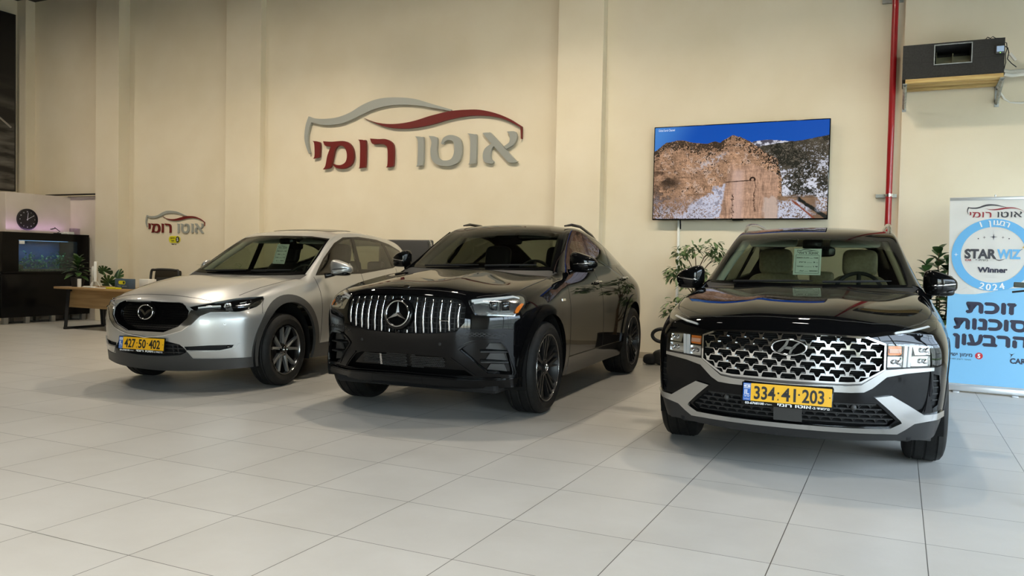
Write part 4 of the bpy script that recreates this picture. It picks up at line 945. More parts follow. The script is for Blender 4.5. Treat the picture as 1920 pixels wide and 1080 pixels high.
def build_lamps():
    for i, (x, y, w) in enumerate(LAMPS):
        r = empty('ceiling_lamp', (x, y, LAMP_Z), 0, 'round pendant ceiling lamp above the showroom floor', 'lamp', 'pendant ceiling lamps')
        bm = bmesh.new(); lathe(bm, [(.30, -.03), (.31, -.02), (.31, .05), (.10, .10), (0, .10)], 32); obj('lamp_body', bm, M_['plastic'], r, 40)
        bm = bmesh.new(); tube(bm, [(0, 0, .1), (0, 0, 6.4 - LAMP_Z)], .006, 6); obj('cord', bm, M_['matte_black'], r)
        bm = bmesh.new(); lathe(bm, [(0, -.012), (.28, -.012), (.28, -.006), (0, -.006)], 32); obj('diffuser', bm, mat('lit diffuser', 'fff1dc', .5, emit=6.), r)
    for x, y in SPOTS:
        r = empty('wall_spotlight', (x, y, SPOT_Z), 0, 'black ceiling spotlight aimed at the back wall', 'spotlight', 'ceiling spotlights'); Q = SPOT_AIM.to_track_quat('-Z', 'Y').to_matrix().to_4x4()
        bm = bmesh.new(); lathe(bm, [(.125, .0), (.13, .0), (.13, .26), (.05, .30), (0, .30), (0, .29), (.12, .25)], 24, M=Q, close=True); obj('can', bm, M_['plastic'], r, 40)
        bm = bmesh.new(); tube(bm, [Q @ Vector((0, 0, .28)), (0, 0, .5), (0, 0, 6.4 - SPOT_Z)], .014, 8); obj('stem', bm, M_['plastic'], r, 60)
build_lamps()

# ------------------------------------------------------------------ roll-up banner
def build_banner():
    W, H = .84, 2.06; r = empty('rollup_banner', (.89, 9.955, 0), -.10, 'white and light blue roll-up banner with a round award ring', 'banner'); sky = mat('banner light blue', '7fbce4', .45); ring_b = mat('ring blue', '66aee0', .45); dark = mat('banner navy ink', '2a2b40', .5); grey_i = mat('banner grey ink', '3a3a42', .5); red_i = mat('banner red ink', '8c2430', .5)
    F = Matrix.Translation((0, 0, 0)) @ FRAME((0, 0, 0), (1, 0, 0), (0, 0, 1))
    def edge(z): return 1.0 - .035 * sin(PI * min(1, max(0, (z - .1) / 1.95))) ** 1.5
    bm = bmesh.new(); rows = []
    for k in range(33):
        z = .06 + (H - .06) * k / 32; w = W / 2 * edge(z); row = []
        for i in range(9): t = -1 + i / 4; row.append(bm.verts.new(F @ Vector((w * t, z, .004 * (1 - abs(t)) - .012 * max(0, abs(t) - .7) * sin(PI * k / 32)))))
        rows.append(row)
    for a, b in zip(rows, rows[1:]):
        for i in range(8): bm.faces.new([a[i], a[i + 1], b[i + 1], b[i]])
    bmesh.ops.solidify(bm, geom=bm.faces[:], thickness=.001); obj('sheet', bm, noisy(mat('banner white', 'f4f6f7', .5), 3, 'f1f3f5', 'f7f8f9'), r, 60)
    def flat(name, polys, m, lay):
        bm = bmesh.new()
        for p in polys: prism(bm, p, .006 + lay * .0008, .0066 + lay * .0008, F)
        return obj(name, bm, m, r)
    x0, x1 = -W / 2 * .985, W / 2 * .985
    wave = [(x0, .10)] + [(x1, .10)] + [(x1, 1.135), (.30, 1.14), (.15, 1.125), (.0, 1.085), (-.15, 1.055), (-.28, 1.05), (x0 * .985, 1.065)]
    flat('blue_lower_field', [[(x0, .09), (x1, .09)] + wave[2:]], sky, 0)
    rc = (0, 1.475); R, r_ = .385, .298; sq = 1.0
    A = circle_pts(rc[0], rc[1], R, 64, rb=R * .99); B_ = circle_pts(rc[0], rc[1], r_, 64, rb=r_ * .99); flat('award_ring', [[A[i], A[(i + 1) % 64], B_[(i + 1) % 64], B_[i]] for i in range(64)], ring_b, 0)
    def txt(name, items, m, lay=2):
        bm = bmesh.new()
        for t, x, z, size, kw in items:
            kw = dict(kw); hv = kw.pop('heavy', 0.)
            for i, (dx, dz) in enumerate(((0, 0), (-1, 0), (1, 0), (0, -1), (0, 1), (-.7, .7), (.7, -.7)) if hv else ((0, 0),)): text_bm(t, size, .0005, bm, F @ Matrix.Translation((x + dx * hv, z + dz * hv, .006 + lay * .0008 + i * .00012)), **kw)
        return obj(name, bm, m, r)
    def arc(t, rad, a0, a1, size, top=True):
        its = []; n = len(t)
        bm = bmesh.new()
        for i, ch in enumerate(t):
            if ch == ' ': continue
            a = lerp(a0, a1, i / max(1, n - 1)); M = F @ Matrix.Translation((rc[0] + rad * cos(a), rc[1] + rad * sin(a), .0077)) @ Matrix.Rotation(a - PI / 2 if top else a + PI / 2, 4, 'Z') @ Matrix.Translation((0, -size * .36, 0)); [text_bm(ch, size * 1.12, .0005, bm, M @ Matrix.Translation((dx, 0, .0012 + .06 * abs(dx + .001))), bold=0.) for dx in (-.0025, 0, .0025)]
        return bm
    obj('ring_lettering', arc('1 ' + HEB('רבעון'), .342, PI / 2 + .36, PI / 2 - .36, .075), M_['white_ink'], r); obj('ring_year', arc('2024', .342, -PI / 2 - .27, -PI / 2 + .27, .085, False), M_['white_ink'], r)
    def star(x, z, s, k=.18): return [(x + (s if i % 2 == 0 else s * k) * cos(i * PI / 4 + PI / 2), z + (s if i % 2 == 0 else s * k) * sin(i * PI / 4 + PI / 2)) for i in range(8)]
    flat('ring_stars', [star(-.342, 1.475, .024), star(.342, 1.475, .024)], M_['white_ink'], 2); flat('dark_stars', [star(.0, 1.665, .035), star(-.085, 1.66, .017), star(.085, 1.66, .017), star(-.14, 1.647, .008, .6), star(.14, 1.647, .008, .6)], dark, 2)
    txt('award_name_dark', [('STAR', -.262, 1.44, .132, dict(align='LEFT', width=.295, bold=.006))], grey_i); txt('award_name_blue', [('WIZ', .036, 1.44, .132, dict(align='LEFT', width=.215, bold=.0055))], ring_b)
    flat('award_smile', [smooth_poly([(.01, 1.438, 1), (.06, 1.424), (.12, 1.440, 1), (.06, 1.414)], 4)], grey_i, 2); flat('wand', [[(.238, 1.522), (.262, 1.545), (.265, 1.542), (.241, 1.519)]], grey_i, 2); flat('gold_star', [star(.276, 1.558, .022, .35)], mat('gold ink', 'd9ad4a', .5), 2)
    txt('winner_word', [('Winner', 0, 1.292, .075, dict(width=.275, bold=.0035))], dark); txt('partner_line', [(HEB('בשיתוף'), -.10, 1.41, .032, dict(width=.115))], grey_i); txt('partner_name', [('ICAR', -.225, 1.41, .026, dict(width=.06, bold=.001))], red_i)
    for t, z, w in (('זוכת', .86, .44), ('סוכנות', .685, .66), ('הרבעון', .515, .665)): txt('headline', [(HEB(t), .0 + (.0 if w > .5 else .0), z, .175, dict(width=w, heavy=.0105))], dark)
    txt('sponsor_line', [(HEB('מימון ישיר'), -.155, .385, .052, dict(align='RIGHT', width=.235, heavy=.0012))], dark); txt('sponsor_note', [(HEB('מספר רישיון 54414'), -.165, .345, .022, dict(align='RIGHT', width=.21))], dark)
    flat('red_disc', [circle_pts(-.092, .40, .036, 28)], mat('red disc', 'c22a33', .45), 2); txt('disc_number', [('5', -.092, .378, .06, dict(bold=.002))], M_['white_ink'], 3)
    txt('dark_word', [('CAR', .19, .345, .075, dict(align='LEFT', width=.145, bold=.003))], dark); txt('white_word', [('WIZ', .335, .345, .075, dict(align='LEFT', width=.075, bold=.003))], M_['white_ink'])
    flat('bird_mark', [smooth_poly([(.175, .452, 1), (.205, .44), (.235, .455, 1), (.21, .43), (.195, .40, 1), (.197, .432)], 3)], dark, 2)
    # the shop's own mark at the head
    mr = dict(red=red_i, grey=grey_i); k = .51 / 4.03
    for nm, poly, mk in (('mark_dark_line', SW_GREY, 'grey'), ('mark_red_line', SW_RED, 'red')): flat(nm, [smooth_poly([(p[0] * k - .255, p[1] * k + 1.868) + tuple(p[2:]) for p in map(sign_pt, poly)], 3)], mr[mk], 2)
    for mk in ('red', 'grey'): flat('mark_letters', [smooth_poly([(p[0] * k - .255, p[1] * k + 1.868) + tuple(p[2:]) for p in map(sign_pt, q)], 3) for m2, qs in LETTERS if m2 == mk for q in qs], mr[mk], 2)
    al = mat('brushed aluminium base', 'd5d8db', .35, .6)
    bm = bmesh.new(); box(bm, (-W / 2 - .01, -.035, .012), (W / 2 + .01, .06, .078), .012); obj('base', bm, al, r, 40)
    bm = bmesh.new(); box(bm, (-W / 2, -.008, H - .005), (W / 2, .012, H + .028), .004); obj('top_rail', bm, al, r, 40)
    for x in (-.29, .25): bm = bmesh.new(); box(bm, (x - .03, -.115, 0), (x + .03, .0, .012), .003); obj('foot', bm, al, r, 40)
    bm = bmesh.new(); tube(bm, [(0, .03, .06), (0, .03, H + .05)], .008, 8); obj('pole', bm, al, r, 60)
build_banner()

# ------------------------------------------------------------------ plants
def leaf(bm, o, d, L, W, droop=.3, fold=.25, up=Vector((0, 0, 1)), n=4):
    d = Vector(d).normalized(); s = d.cross(up); s = s.normalized() if s.length > 1e-3 else Vector((1, 0, 0)); nn = s.cross(d); prev = None
    for k in range(n + 1):
        t = k / n; c = Vector(o) + d * L * t + Vector((0, 0, -droop * L * t * t)); w = W / 2 * (sin(PI * min(.97, t * .92 + .04)) ** .8)
        a, b, m = c - s * w + nn * w * fold, c + s * w + nn * w * fold, c
        row = [bm.verts.new(a), bm.verts.new(m), bm.verts.new(b)]
        if prev:
            bm.faces.new([prev[0], prev[1], row[1], row[0]]); bm.faces.new([prev[1], prev[2], row[2], row[1]])
        prev = row
def leaf_mat(name, a, b): 
    m = noisy(mat(name, a, .45), 5, a, b, coords='Object', lo=.4, hi=.6); return m
M_['ficus_leaf'] = leaf_mat('ficus leaf', '4a6236', '7d9460'); M_['rubber_leaf'] = leaf_mat('rubber plant leaf', '2c4a2a', '4f7040'); M_['palm_leaf'] = leaf_mat('palm leaf', '3e6a30', '5f8a44'); M_['dark_leaf'] = leaf_mat('dark leaf', '24401f', '46652f')
M_['bark'] = noisy(mat('bark', '6b563f', .85), 30, '5c4936', '7d6649'); M_['pot'] = mat('charcoal pot', '2a2a2a', .6); M_['soil'] = mat('soil', '2b2118', .95); M_['pebble'] = noisy(mat('white pebbles', 'd8d6cf', .7), 40, 'bdbab2', 'e6e4dd')
def pot(parent, r0, r1, h, m=None, peb=False):
    bm = bmesh.new(); lathe(bm, [(0, 0), (r0, 0), (r1, h), (r1 * .93, h), (r1 * .9, h - .03), (0, h - .03)], 36); obj('pot', bm, m or M_['pot'], parent, 35)
    bm = bmesh.new()
    if peb:
        for k in range(40): a, q = random.random() * 2 * PI, r1 * .85 * random.random() ** .5; s = .014 + .008 * random.random(); superellipsoid(bm, (q * cos(a), q * sin(a), h - .022), (s, s * .8, s * .6), 1, 1, 6, 8)
    else: lathe(bm, [(0, h - .028), (r1 * .9, h - .028), (r1 * .9, h - .026), (0, h - .022)], 24)
    obj('pebbles' if peb else 'soil', bm, M_['pebble'] if peb else M_['soil'], parent, 60)
def build_ficus():
    random.seed(5); r = empty('potted_ficus', (-2.36, 10.52, 0), 0, 'small leaved ficus tree by the wall under the television', 'plant'); pot(r, .14, .18, .30)
    tw = bmesh.new(); fo = bmesh.new(); tube(tw, [(0, 0, .25), (.02, 0, .7), (-.02, .01, 1.1), (.02, 0, 1.25)], [.018, .016, .012, .008], 8)
    clumps = [(-.02, -.05, 1.50, .17, .14), (-.20, 0, 1.46, .12, .12), (.20, -.03, 1.52, .14, .15), (.30, 0, 1.42, .10, .13), (-.22, -.05, 1.22, .16, .12), (-.10, 0, 1.10, .13, .13), (-.31, 0, 1.18, .08, .10), (.05, 0, 1.18, .10, .10), (-.24, -.05, .80, .12, .13), (-.32, 0, .68, .09, .10), (-.12, .05, .86, .10, .08)]
    for (x, y, z, rx, rz) in clumps:
        base = Vector((.0, 0, min(1.2, max(.5, z - .3)))); tube(tw, [base, base.lerp(Vector((x, y, z)), .5) + Vector((0, 0, .05)), Vector((x, y, z))], [.008, .006, .003], 6)
        for k in range(46):
            d = Vector((random.gauss(0, 1), random.gauss(0, .9), random.gauss(0, .8))).normalized(); q = random.random() ** .5; o = Vector((x + d.x * rx * q, y + d.y * rx * q * .8, z + d.z * rz * q))
            leaf(fo, o, (d.x + random.gauss(0, .4), d.y + random.gauss(0, .4), random.gauss(-.2, .4)), .075 + .025 * random.random(), .040, .3, .25)
    obj('trunk', tw, M_['bark'], r, 60); obj('foliage', fo, M_['ficus_leaf'], r)
def build_rubber():
    random.seed(9); r = empty('potted_rubber_plant', (.40, 10.42, 0), 0, 'broad leaved rubber plant standing behind the roll-up banner', 'plant'); pot(r, .15, .19, .32); tw = bmesh.new(); fo = bmesh.new()
    for (x, y, z0, z1) in ((0, 0, .28, 1.52), (-.12, -.06, .28, 1.36), (.10, .03, .28, 1.40), (.02, -.10, .28, 1.22)):
        tube(tw, [(x * .3, y * .3, z0), (x, y, (z0 + z1) / 2), (x, y, z1)], [.013, .010, .006], 8); n = 30; zz = .70
        for k in range(n):
            z = lerp(zz, z1, k / (n - 1)); a = k * 2.4 + x * 9; el = .15 + .9 * (k / n) ** 2; leaf(fo, (x, y, z), (cos(a) * cos(el), sin(a) * cos(el), sin(el)), .20 - .03 * k / n, .115, .35, .2)
    obj('stems', tw, M_['bark'], r, 60); obj('foliage', fo, M_['rubber_leaf'], r, 60)
def build_palm():
    random.seed(3); r = empty('potted_palm', (-10.15, 10.35, 0), 0, 'feathery potted palm behind the windscreen of the silver car', 'plant'); pot(r, .15, .19, .30); tw = bmesh.new(); fo = bmesh.new()
    for k in range(11):
        a = k * 2 * PI / 11 + .2; L = .75 + .15 * random.random(); P = [Vector((0, 0, .28)) + Vector((cos(a) * .42 * t ** 1.5, sin(a) * .40 * t ** 1.5, L * 1.25 * t - .25 * t * t * t)) for t in [i / 12 for i in range(13)]]; tube(tw, P, [.008] * 6 + [.005] * 4 + [.003] * 3, 6)
        for i in range(4, 13):
            for sg in (1, -1): t = (P[i] - P[i - 1]).normalized(); s = t.cross(Vector((0, 0, 1))).normalized() * sg; leaf(fo, P[i], s + t * .8, .20, .020, .3, .2)
    obj('stems', tw, M_['palm_leaf'], r, 60); obj('fronds', fo, M_['palm_leaf'], r)
build_ficus(); build_rubber(); build_palm()
# ------------------------------------------------------------------ left corner: aquarium, clock, poster, desk
def build_aquarium():
    xf, xb, y0, y1 = -14.3, -14.86, 9.16, 10.86; wy0, wy1, wz0, wz1 = 9.45, 10.61, .945, 1.51; blk = mat('black lacquer', (.003, .003, .0035, 1), .2, spec=.2)
    r = empty('aquarium', ((xf + xb) / 2, (y0 + y1) / 2, 0), 0, 'large black aquarium with planted tank in the corner under the clock', 'aquarium'); I = Matrix.Translation((-(xf + xb) / 2, -(y0 + y1) / 2, 0))
    bm = bmesh.new(); box(bm, (xb, y0 - .03, .12), (xf + .02, y1, .90), .004, I); cb = obj('cabinet', bm, blk, r, 40)
    bm = bmesh.new(); box(bm, (xb, y0 - .05, .90), (xf + .035, y1, .94), .003, I); obj('ledge', bm, blk, r, 40)
    bm = bmesh.new(); box(bm, (xb, y0, wz0 - .005), (xf, wy0, 1.65), 0, I); box(bm, (xb, wy1, wz0 - .005), (xf, y1, 1.65), 0, I); box(bm, (xb, wy0, wz1), (xf, wy1, 1.65), 0, I); box(bm, (xb, wy0, wz0 - .006), (xb + .03, wy1, wz1), 0, I); obj('hood', bm, blk, r)
    for x in (xf - .02, xb + .08):
        for y in (y0 + .05, y0 + .45, y0 + .95, y1 - .12): bm = bmesh.new(); box(bm, (x - .04, y - .04, 0), (x + .04, y + .04, .12), .004, I); obj('leg', bm, mat('grey metal foot', '8c8c88', .4, .6), r, 40)
    bm = bmesh.new(); box(bm, (xb + .031, wy0, wz0), (xb + .034, wy1, wz1), 0, I); m = noisy(mat('blue tank backdrop', '1d4f86', .6), 2.5, '143a66', '24598f', stretch=(1, 1, 1)); obj('backdrop', bm, m, r)
    bm = bmesh.new(); v = box(bm, (xb + .035, wy0, wz0), (xf - .02, wy1, wz0 + .035), 0, I); obj('gravel', bm, noisy(mat('gravel', '7d6142', .9), 90, '4b3a28', 'a58762', lo=.45, hi=.55), r)
    random.seed(4); fo = bmesh.new()
    for k in range(300):
        y = lerp(wy0 + .05, wy1 - .02, random.random()); x = lerp(xb + .08, xf - .08, random.random()); h = (.18 + .16 * random.random()) * (.55 if y < 9.7 else 1.); z = wz0 + .03 + h * random.random()
        leaf(fo, (x + (xf + xb) / -2, y - (y0 + y1) / 2, z), (random.gauss(0, .6), random.gauss(0, .8), .8), .07 + .06 * random.random(), .03, .5, .2)
    tag(obj('water_plants', fo, mat('water plants', '3f7f45', .6), r, 60), kind='stuff')
    bm = bmesh.new(); superellipsoid(bm, (xf - .25 - (xf + xb) / 2, wy0 + .12 - (y0 + y1) / 2, wz0 + .07), (.12, .10, .06), .8, .8); obj('driftwood', bm, M_['bark'], r, 60)
    bm = bmesh.new(); box(bm, (xf - .012, wy0, wz0), (xf - .004, wy1, wz1), 0, I); obj('front_glass', bm, glass_mat('tank glass', 'c8dfe6'), r)
    bm = bmesh.new(); box(bm, (xf - .003, wy0 + .01, 1.44), (xf + .001, wy0 + .11, 1.50), 0, I); obj('price_tag', bm, M_['white_paper'], r)
    bm = bmesh.new(); box(bm, (xf - .36, wy0 + .05, wz1 - .006), (xf - .20, wy1 - .05, wz1 - .001), 0, I); obj('tank_lamp', bm, mat('tank lamp', 'bcd4ff', .5, emit=1.2), r)
    l = bpy.data.lights.new('tank_light', 'AREA'); l.shape = 'RECTANGLE'; l.size = 1.0; l.size_y = .2; l.energy = 3.2; l.color = (.75, .88, 1.); o = bpy.data.objects.new('tank_light', l); LINK(o); o.location = (xf - .2, (wy0 + wy1) / 2, wz1 - .03); o.rotation_euler = (0, 0, PI / 2)
    l = bpy.data.lights.new('plant_light', 'AREA'); l.shape = 'RECTANGLE'; l.size = 1.5; l.size_y = .04; l.energy = 1.4; l.color = (.80, .48, 1.); o = bpy.data.objects.new('plant_light', l); LINK(o); o.location = (xb + .06, (y0 + y1) / 2, 1.69); o.rotation_euler = (PI, 0, PI / 2)
    # things on top of the hood
    t = empty('clip_lamp', (-14.5, 10.34, 1.65), 0, 'small folding clip lamp on top of the aquarium', 'lamp')
    bm = bmesh.new(); box(bm, (-.05, -.05, 0), (.05, .05, .02), .004); obj('base', bm, M_['plastic'], t, 40)
    bm = bmesh.new(); tube(bm, [(0, 0, .02), (0, .05, .05), (0, -.06, .12)], .008, 8); obj('arm', bm, M_['plastic'], t, 50)
    bm = bmesh.new(); box(bm, (-.03, -.10, .11), (.03, -.03, .125), .004, Matrix.Rotation(.3, 4, 'X')); obj('shade', bm, M_['grey_plastic'], t, 40)
    for (y, wd, h, lab) in ((10.43, .10, .035, 'small white box beside the clip lamp on the aquarium'), (10.57, .12, .05, 'white low box in the middle of the aquarium top')):
        bm = bmesh.new(); box(bm, (-14.56, y - wd / 2, 1.65), (-14.42, y + wd / 2, 1.65 + h), .003); tag(obj('white_box', bm, M_['white_paper'], smooth=40), lab, 'box')
    bm = bmesh.new(); box(bm, (-14.58, 10.64, 1.652), (-14.44, 10.77, 1.77), .003); tag(obj('clear_box', bm, glass_mat('clear acrylic', 'd8d2dc'), smooth=40), 'clear acrylic box on the right end of the aquarium', 'box')
build_aquarium()
def build_clock():
    r = empty('wall_clock', (0, 0, 0), 0, 'round black wall clock above the aquarium', 'clock'); r.matrix_world = FRAME((-14.898, 10.0, 1.91), (0, 1, 0), (0, 0, 1)); R = .20
    bm = bmesh.new(); lathe(bm, [(0, 0), (R, 0), (R, .035), (R - .018, .04), (R - .022, .022), (0, .022)], 56); obj('case', bm, mat('black clock case', (.008, .008, .008, 1), .4), r, 40)
    bm = bmesh.new()
    for h in range(12):
        a = PI / 2 - (h + 1) * PI / 6; text_bm(str(h + 1), .032, .001, bm, Matrix.Translation((.145 * cos(a), .145 * sin(a) - .011, .0225)))
    obj('numerals', bm, M_['white_ink'], r)
    for nm, a, L, w in (('hour_hand', PI / 2 - .09, .125, .010), ('minute_hand', PI / 2 - 1.03, .15, .007)):
        bm = bmesh.new(); prism(bm, [(-.02, -w / 2), (L, -w / 3), (L, w / 3), (-.02, w / 2)], .026, .028, Matrix.Rotation(a, 4, 'Z')); obj(nm, bm, M_['white_ink'], r)
build_clock()
def build_poster():
    r = empty('wall_picture', (-16.385, 9.6, 4.3), 0, 'large dark framed picture of a road high on the left wall', 'picture')
    bm = bmesh.new(); box(bm, (0, -1.3, -1.78), (.10, 1.10, 1.78), .004); obj('frame', bm, mat('black frame', (.008, .008, .009, 1), .4), r, 40)
    m = mat('night road print', (.02, .02, .02, 1), .4); nt = m.node_tree; L = nt.links.new; tc = N(m, 'ShaderNodeTexCoord'); mp = N(m, 'ShaderNodeMapping'); mp.inputs['Scale'].default_value = (1, .5, 3.); mp.inputs['Rotation'].default_value = (.5, 0, 0); nz = N(m, 'ShaderNodeTexNoise'); nz.inputs['Scale'].default_value = 2.2; nz.inputs['Detail'].default_value = 6
    cr = N(m, 'ShaderNodeValToRGB'); cr.color_ramp.elements[0].position = .42; cr.color_ramp.elements[1].position = .75; cr.color_ramp.elements[0].color = srgb('1c1a19'); cr.color_ramp.elements[1].color = srgb('8a857c'); sx = N(m, 'ShaderNodeSeparateXYZ'); mr = N(m, 'ShaderNodeMapRange'); mr.inputs['From Min'].default_value = .6; mr.inputs['From Max'].default_value = -1.2; mx = N(m, 'ShaderNodeMixRGB'); mx.inputs[1].default_value = srgb('0d0d0e')
    L(tc.outputs['Object'], mp.inputs[0]); L(mp.outputs[0], nz.inputs['Vector']); L(nz.outputs['Fac'], cr.inputs[0]); L(tc.outputs['Object'], sx.inputs[0]); L(sx.outputs['Z'], mr.inputs['Value']); L(mr.outputs[0], mx.inputs[0]); L(cr.outputs[0], mx.inputs[2]); L(mx.outputs[0], nt.nodes['Principled BSDF'].inputs['Base Color'])
    bm = bmesh.new(); box(bm, (.10, -1.27, -1.75), (.103, 1.07, 1.75)); obj('print', bm, m, r)
    bm = bmesh.new(); P = [(.104, -1.2 + 2.2 * t, .25 - .75 * t ** 2.2) for t in [i / 12 for i in range(13)]]; tube(bm, P, [.006 + .0012 * i for i in range(13)], 4); obj('light_streak', bm, mat('pale streak', '9b968d', .5), r)
build_poster()
def build_desk():
    oak = noisy(mat('oak desk board', 'a98759', .5), 2.5, '9a784c', 'b39263', stretch=(.6, 10, 10)); r = empty('office_desk', (-11.7, 9.6, 0), 0, 'oak topped office desk with black trapezoid legs left of the silver car', 'desk')
    bm = bmesh.new(); box(bm, (-1.27, -.42, .685), (1.1, .40, .72), .003); obj('desktop', bm, oak, r, 40)
    bm = bmesh.new(); box(bm, (-1.10, -.26, .37), (.95, -.235, .685), .002); obj('modesty_panel', bm, oak, r, 40)
    for x in (-1.05, .9):
        bm = bmesh.new()
        for a, b in (((x, -.30, .685), (x, -.36, .0)), ((x, .30, .685), (x, .36, .0))): tube(bm, [a, b], .034, 4)
        box(bm, (x - .025, -.38, 0), (x + .025, .38, .04)); box(bm, (x - .025, -.32, .645), (x + .025, .32, .685)); obj('leg', bm, M_['matte_black'], r)
    # things on the desk
    p = empty('potted_plant', (-12.74, 9.46, .72), 0, 'leafy green plant in a black pot on the desk end', 'plant'); pot(p, .09, .115, .165, peb=True); random.seed(11); fo = bmesh.new(); tw = bmesh.new(); tube(tw, [(0, 0, .1), (0, 0, .45)], .008, 6)
    for k in range(26): a = k * 2.4; q = k / 26; el = .05 + 1.2 * q ** 1.5; leaf(fo, (0, 0, .18 + .28 * q), (cos(a) * cos(el), sin(a) * cos(el), sin(el)), .27 - .06 * q, .11, .35, .25)
    obj('stem', tw, M_['palm_leaf'], p); obj('foliage', fo, M_['dark_leaf'], p, 60)
    c = empty('computer', (-12.36, 9.52, .72), .93, 'white desktop computer screen seen edge-on on the desk', 'computer'); wh = mat('white plastic', 'e4e4de', .4)
    bm = bmesh.new(); box(bm, (-.025, -.26, .10), (.02, .26, .44), .008, Matrix.Rotation(-.05, 4, 'Z')); obj('monitor', bm, wh, c, 40)
    bm = bmesh.new(); superellipsoid(bm, (-.045, 0, .24), (.03, .16, .12), .7, .7); obj('back_shell', bm, wh, c, 60)
    bm = bmesh.new(); tube(bm, [(-.02, 0, .14), (-.07, 0, .024)], .022, 8); box(bm, (-.16, -.11, 0.001), (.02, .11, .012), .003); tube(bm, [(.0, -.06, .12), (.06, -.06, .012)], .008, 6); obj('stand', bm, wh, c, 50)
    bm = bmesh.new(); lathe(bm, [(0, 0), (.032, 0), (.032, .14), (0, .14)], 20, M=Matrix.Translation((-12.565, 9.36, .72))); tag(obj('white_cup', bm, wh, smooth=40), 'white cylinder standing between the plant and the computer', 'cup')
    bm = bmesh.new(); box(bm, (-12.33, 9.24, .721), (-12.12, 9.325, .745), .004); tag(obj('keyboard', bm, wh, smooth=40), 'white keyboard lying on the desk in front of the computer', 'keyboard')
    bm = bmesh.new(); box(bm, (-12.14, 9.28, .72), (-11.82, 9.42, .724)); tag(obj('paper', bm, M_['white_paper']), 'white sheet of paper on the desk', 'paper')
    b = empty('display_box', (-11.565, 9.45, .72), 0, 'slate blue box with a yellow pill mark on the desk', 'box')
    bm = bmesh.new(); box(bm, (-.17, -.06, .0), (.17, .06, .165), .003); obj('box_body', bm, mat('slate blue card', '42566a', .6), b, 40)
    o = obj('pill_mark', pill(None, .16, .06, .002), M_['yellow'], b); o.matrix_local = FRAME((0, -.061, .105), (1, 0, 0), (0, 0, 1)); bm = bmesh.new(); lathe(bm, [(.022, .0021), (.022, .003), (0, .003)], 20, M=Matrix.Translation((.045, 0, 0))); obj('disc', bm, M_['ink'], o)
    bm = bmesh.new(); text_bm(HEB('מימון ישיר'), .03, .001, bm, FRAME((0, -.061, .035), (1, 0, 0), (0, 0, 1)), width=.22); obj('lettering', bm, mat('pale ink', 'a9b6c0', .5), b)
    bm = bmesh.new(); box(bm, (-11.74, 9.22, .72), (-11.50, 9.33, .745), .004); tag(obj('yellow_folder', bm, M_['yellow'], smooth=40), 'bright yellow folder on the desk in front of the slate box', 'folder')
    bm = bmesh.new(); box(bm, (-11.44, 9.62, .72), (-11.22, 9.78, .885), .006); tag(obj('printer', bm, wh, smooth=40), 'white printer on the desk behind the slate box', 'printer')
    bm = bmesh.new(); lathe(bm, [(0, 0), (.03, 0), (.03, .12), (0, .12)], 16, M=Matrix.Translation((-11.62, 9.60, .885))); bm.free() if False else None; tag(obj('black_cup', bm, M_['plastic'], smooth=40, loc=(0, .02, -.165)), 'small black cup standing behind the slate box', 'cup')
    ch = empty('office_chair', (-11.55, 10.2, 0), 0, 'black mesh back office chair behind the desk', 'chair')
    bm = bmesh.new(); Q = smooth_poly([(-.31, .55, 1), (-.33, .98), (-.24, 1.03), (0, 1.04), (.24, 1.03), (.33, .98), (.31, .55, 1)], 5, False); tube(bm, [(x, .10 * (z - .55), z) for x, z in Q] + [(0, 0, .53)], .022, 8, closed=True); obj('back_frame', bm, M_['plastic'], ch, 60)
    mesh = bpy.data.materials.new('chair mesh'); mesh = glass_mat('grey chair mesh', '77736c', .5); bm = bmesh.new(); prism(bm, [(x * .96, z) for x, z in Q] + [(.2, .54), (-.2, .54)], -.003, .003, FRAME((0, .02, 0), (1, 0, 0), (0, .1, 1))); obj('back_mesh', bm, mesh, ch)
    bm = bmesh.new(); box(bm, (-.15, -.01, .80), (.12, .03, .90), .01); obj('lumbar', bm, M_['plastic'], ch, 40)
    bm = bmesh.new(); superellipsoid(bm, (0, -.26, .46), (.26, .26, .05), .5, .5); obj('seat', bm, M_['plastic'], ch, 60)
    bm = bmesh.new(); lathe(bm, [(.025, .08), (.025, .44), (0, .44)], 12, M=Matrix.Translation((0, -.24, 0))); obj('column', bm, M_['dark_chrome'], ch, 50)
    for k in range(5):
        a = k * 2 * PI / 5; bm = bmesh.new(); tube(bm, [(0, -.24, .10), (.30 * cos(a), -.24 + .30 * sin(a), .07)], [.025, .018], 8); obj('leg', bm, M_['plastic'], ch, 50)
        bm = bmesh.new(); lathe(bm, [(.03, -.02), (.03, .02)], 14, 'Y', Matrix.Translation((.30 * cos(a), -.24 + .30 * sin(a), .03))); obj('caster', bm, M_['matte_black'], ch, 50)
    # split-leaf plant standing behind the desk
    p = empty('potted_monstera', (-13.0, 10.3, 0), 0, 'split leaved plant in a grey floor pot behind the desk', 'plant'); pot(p, .12, .17, .30, peb=True); tw = bmesh.new(); fo = bmesh.new()
    def monstera(c, right, up, R):
        M = FRAME(c, right, up); out = []
        for k in range(61):
            a = -PI * .92 + 2 * PI * .92 * k / 60; rr = R * (1. - .18 * cos(a)) * (.55 if (k % 6 == 0 and 6 < k < 54) else 1.); out.append((rr * sin(a), rr * cos(a)))
        vs = [fo.verts.new(M @ Vector((x, y, -.25 * (x * x + y * y) / R))) for x, y in out]; c0 = fo.verts.new(M @ Vector((0, 0, 0)))
        for a, b in zip(vs, vs[1:]): fo.faces.new([c0, a, b])
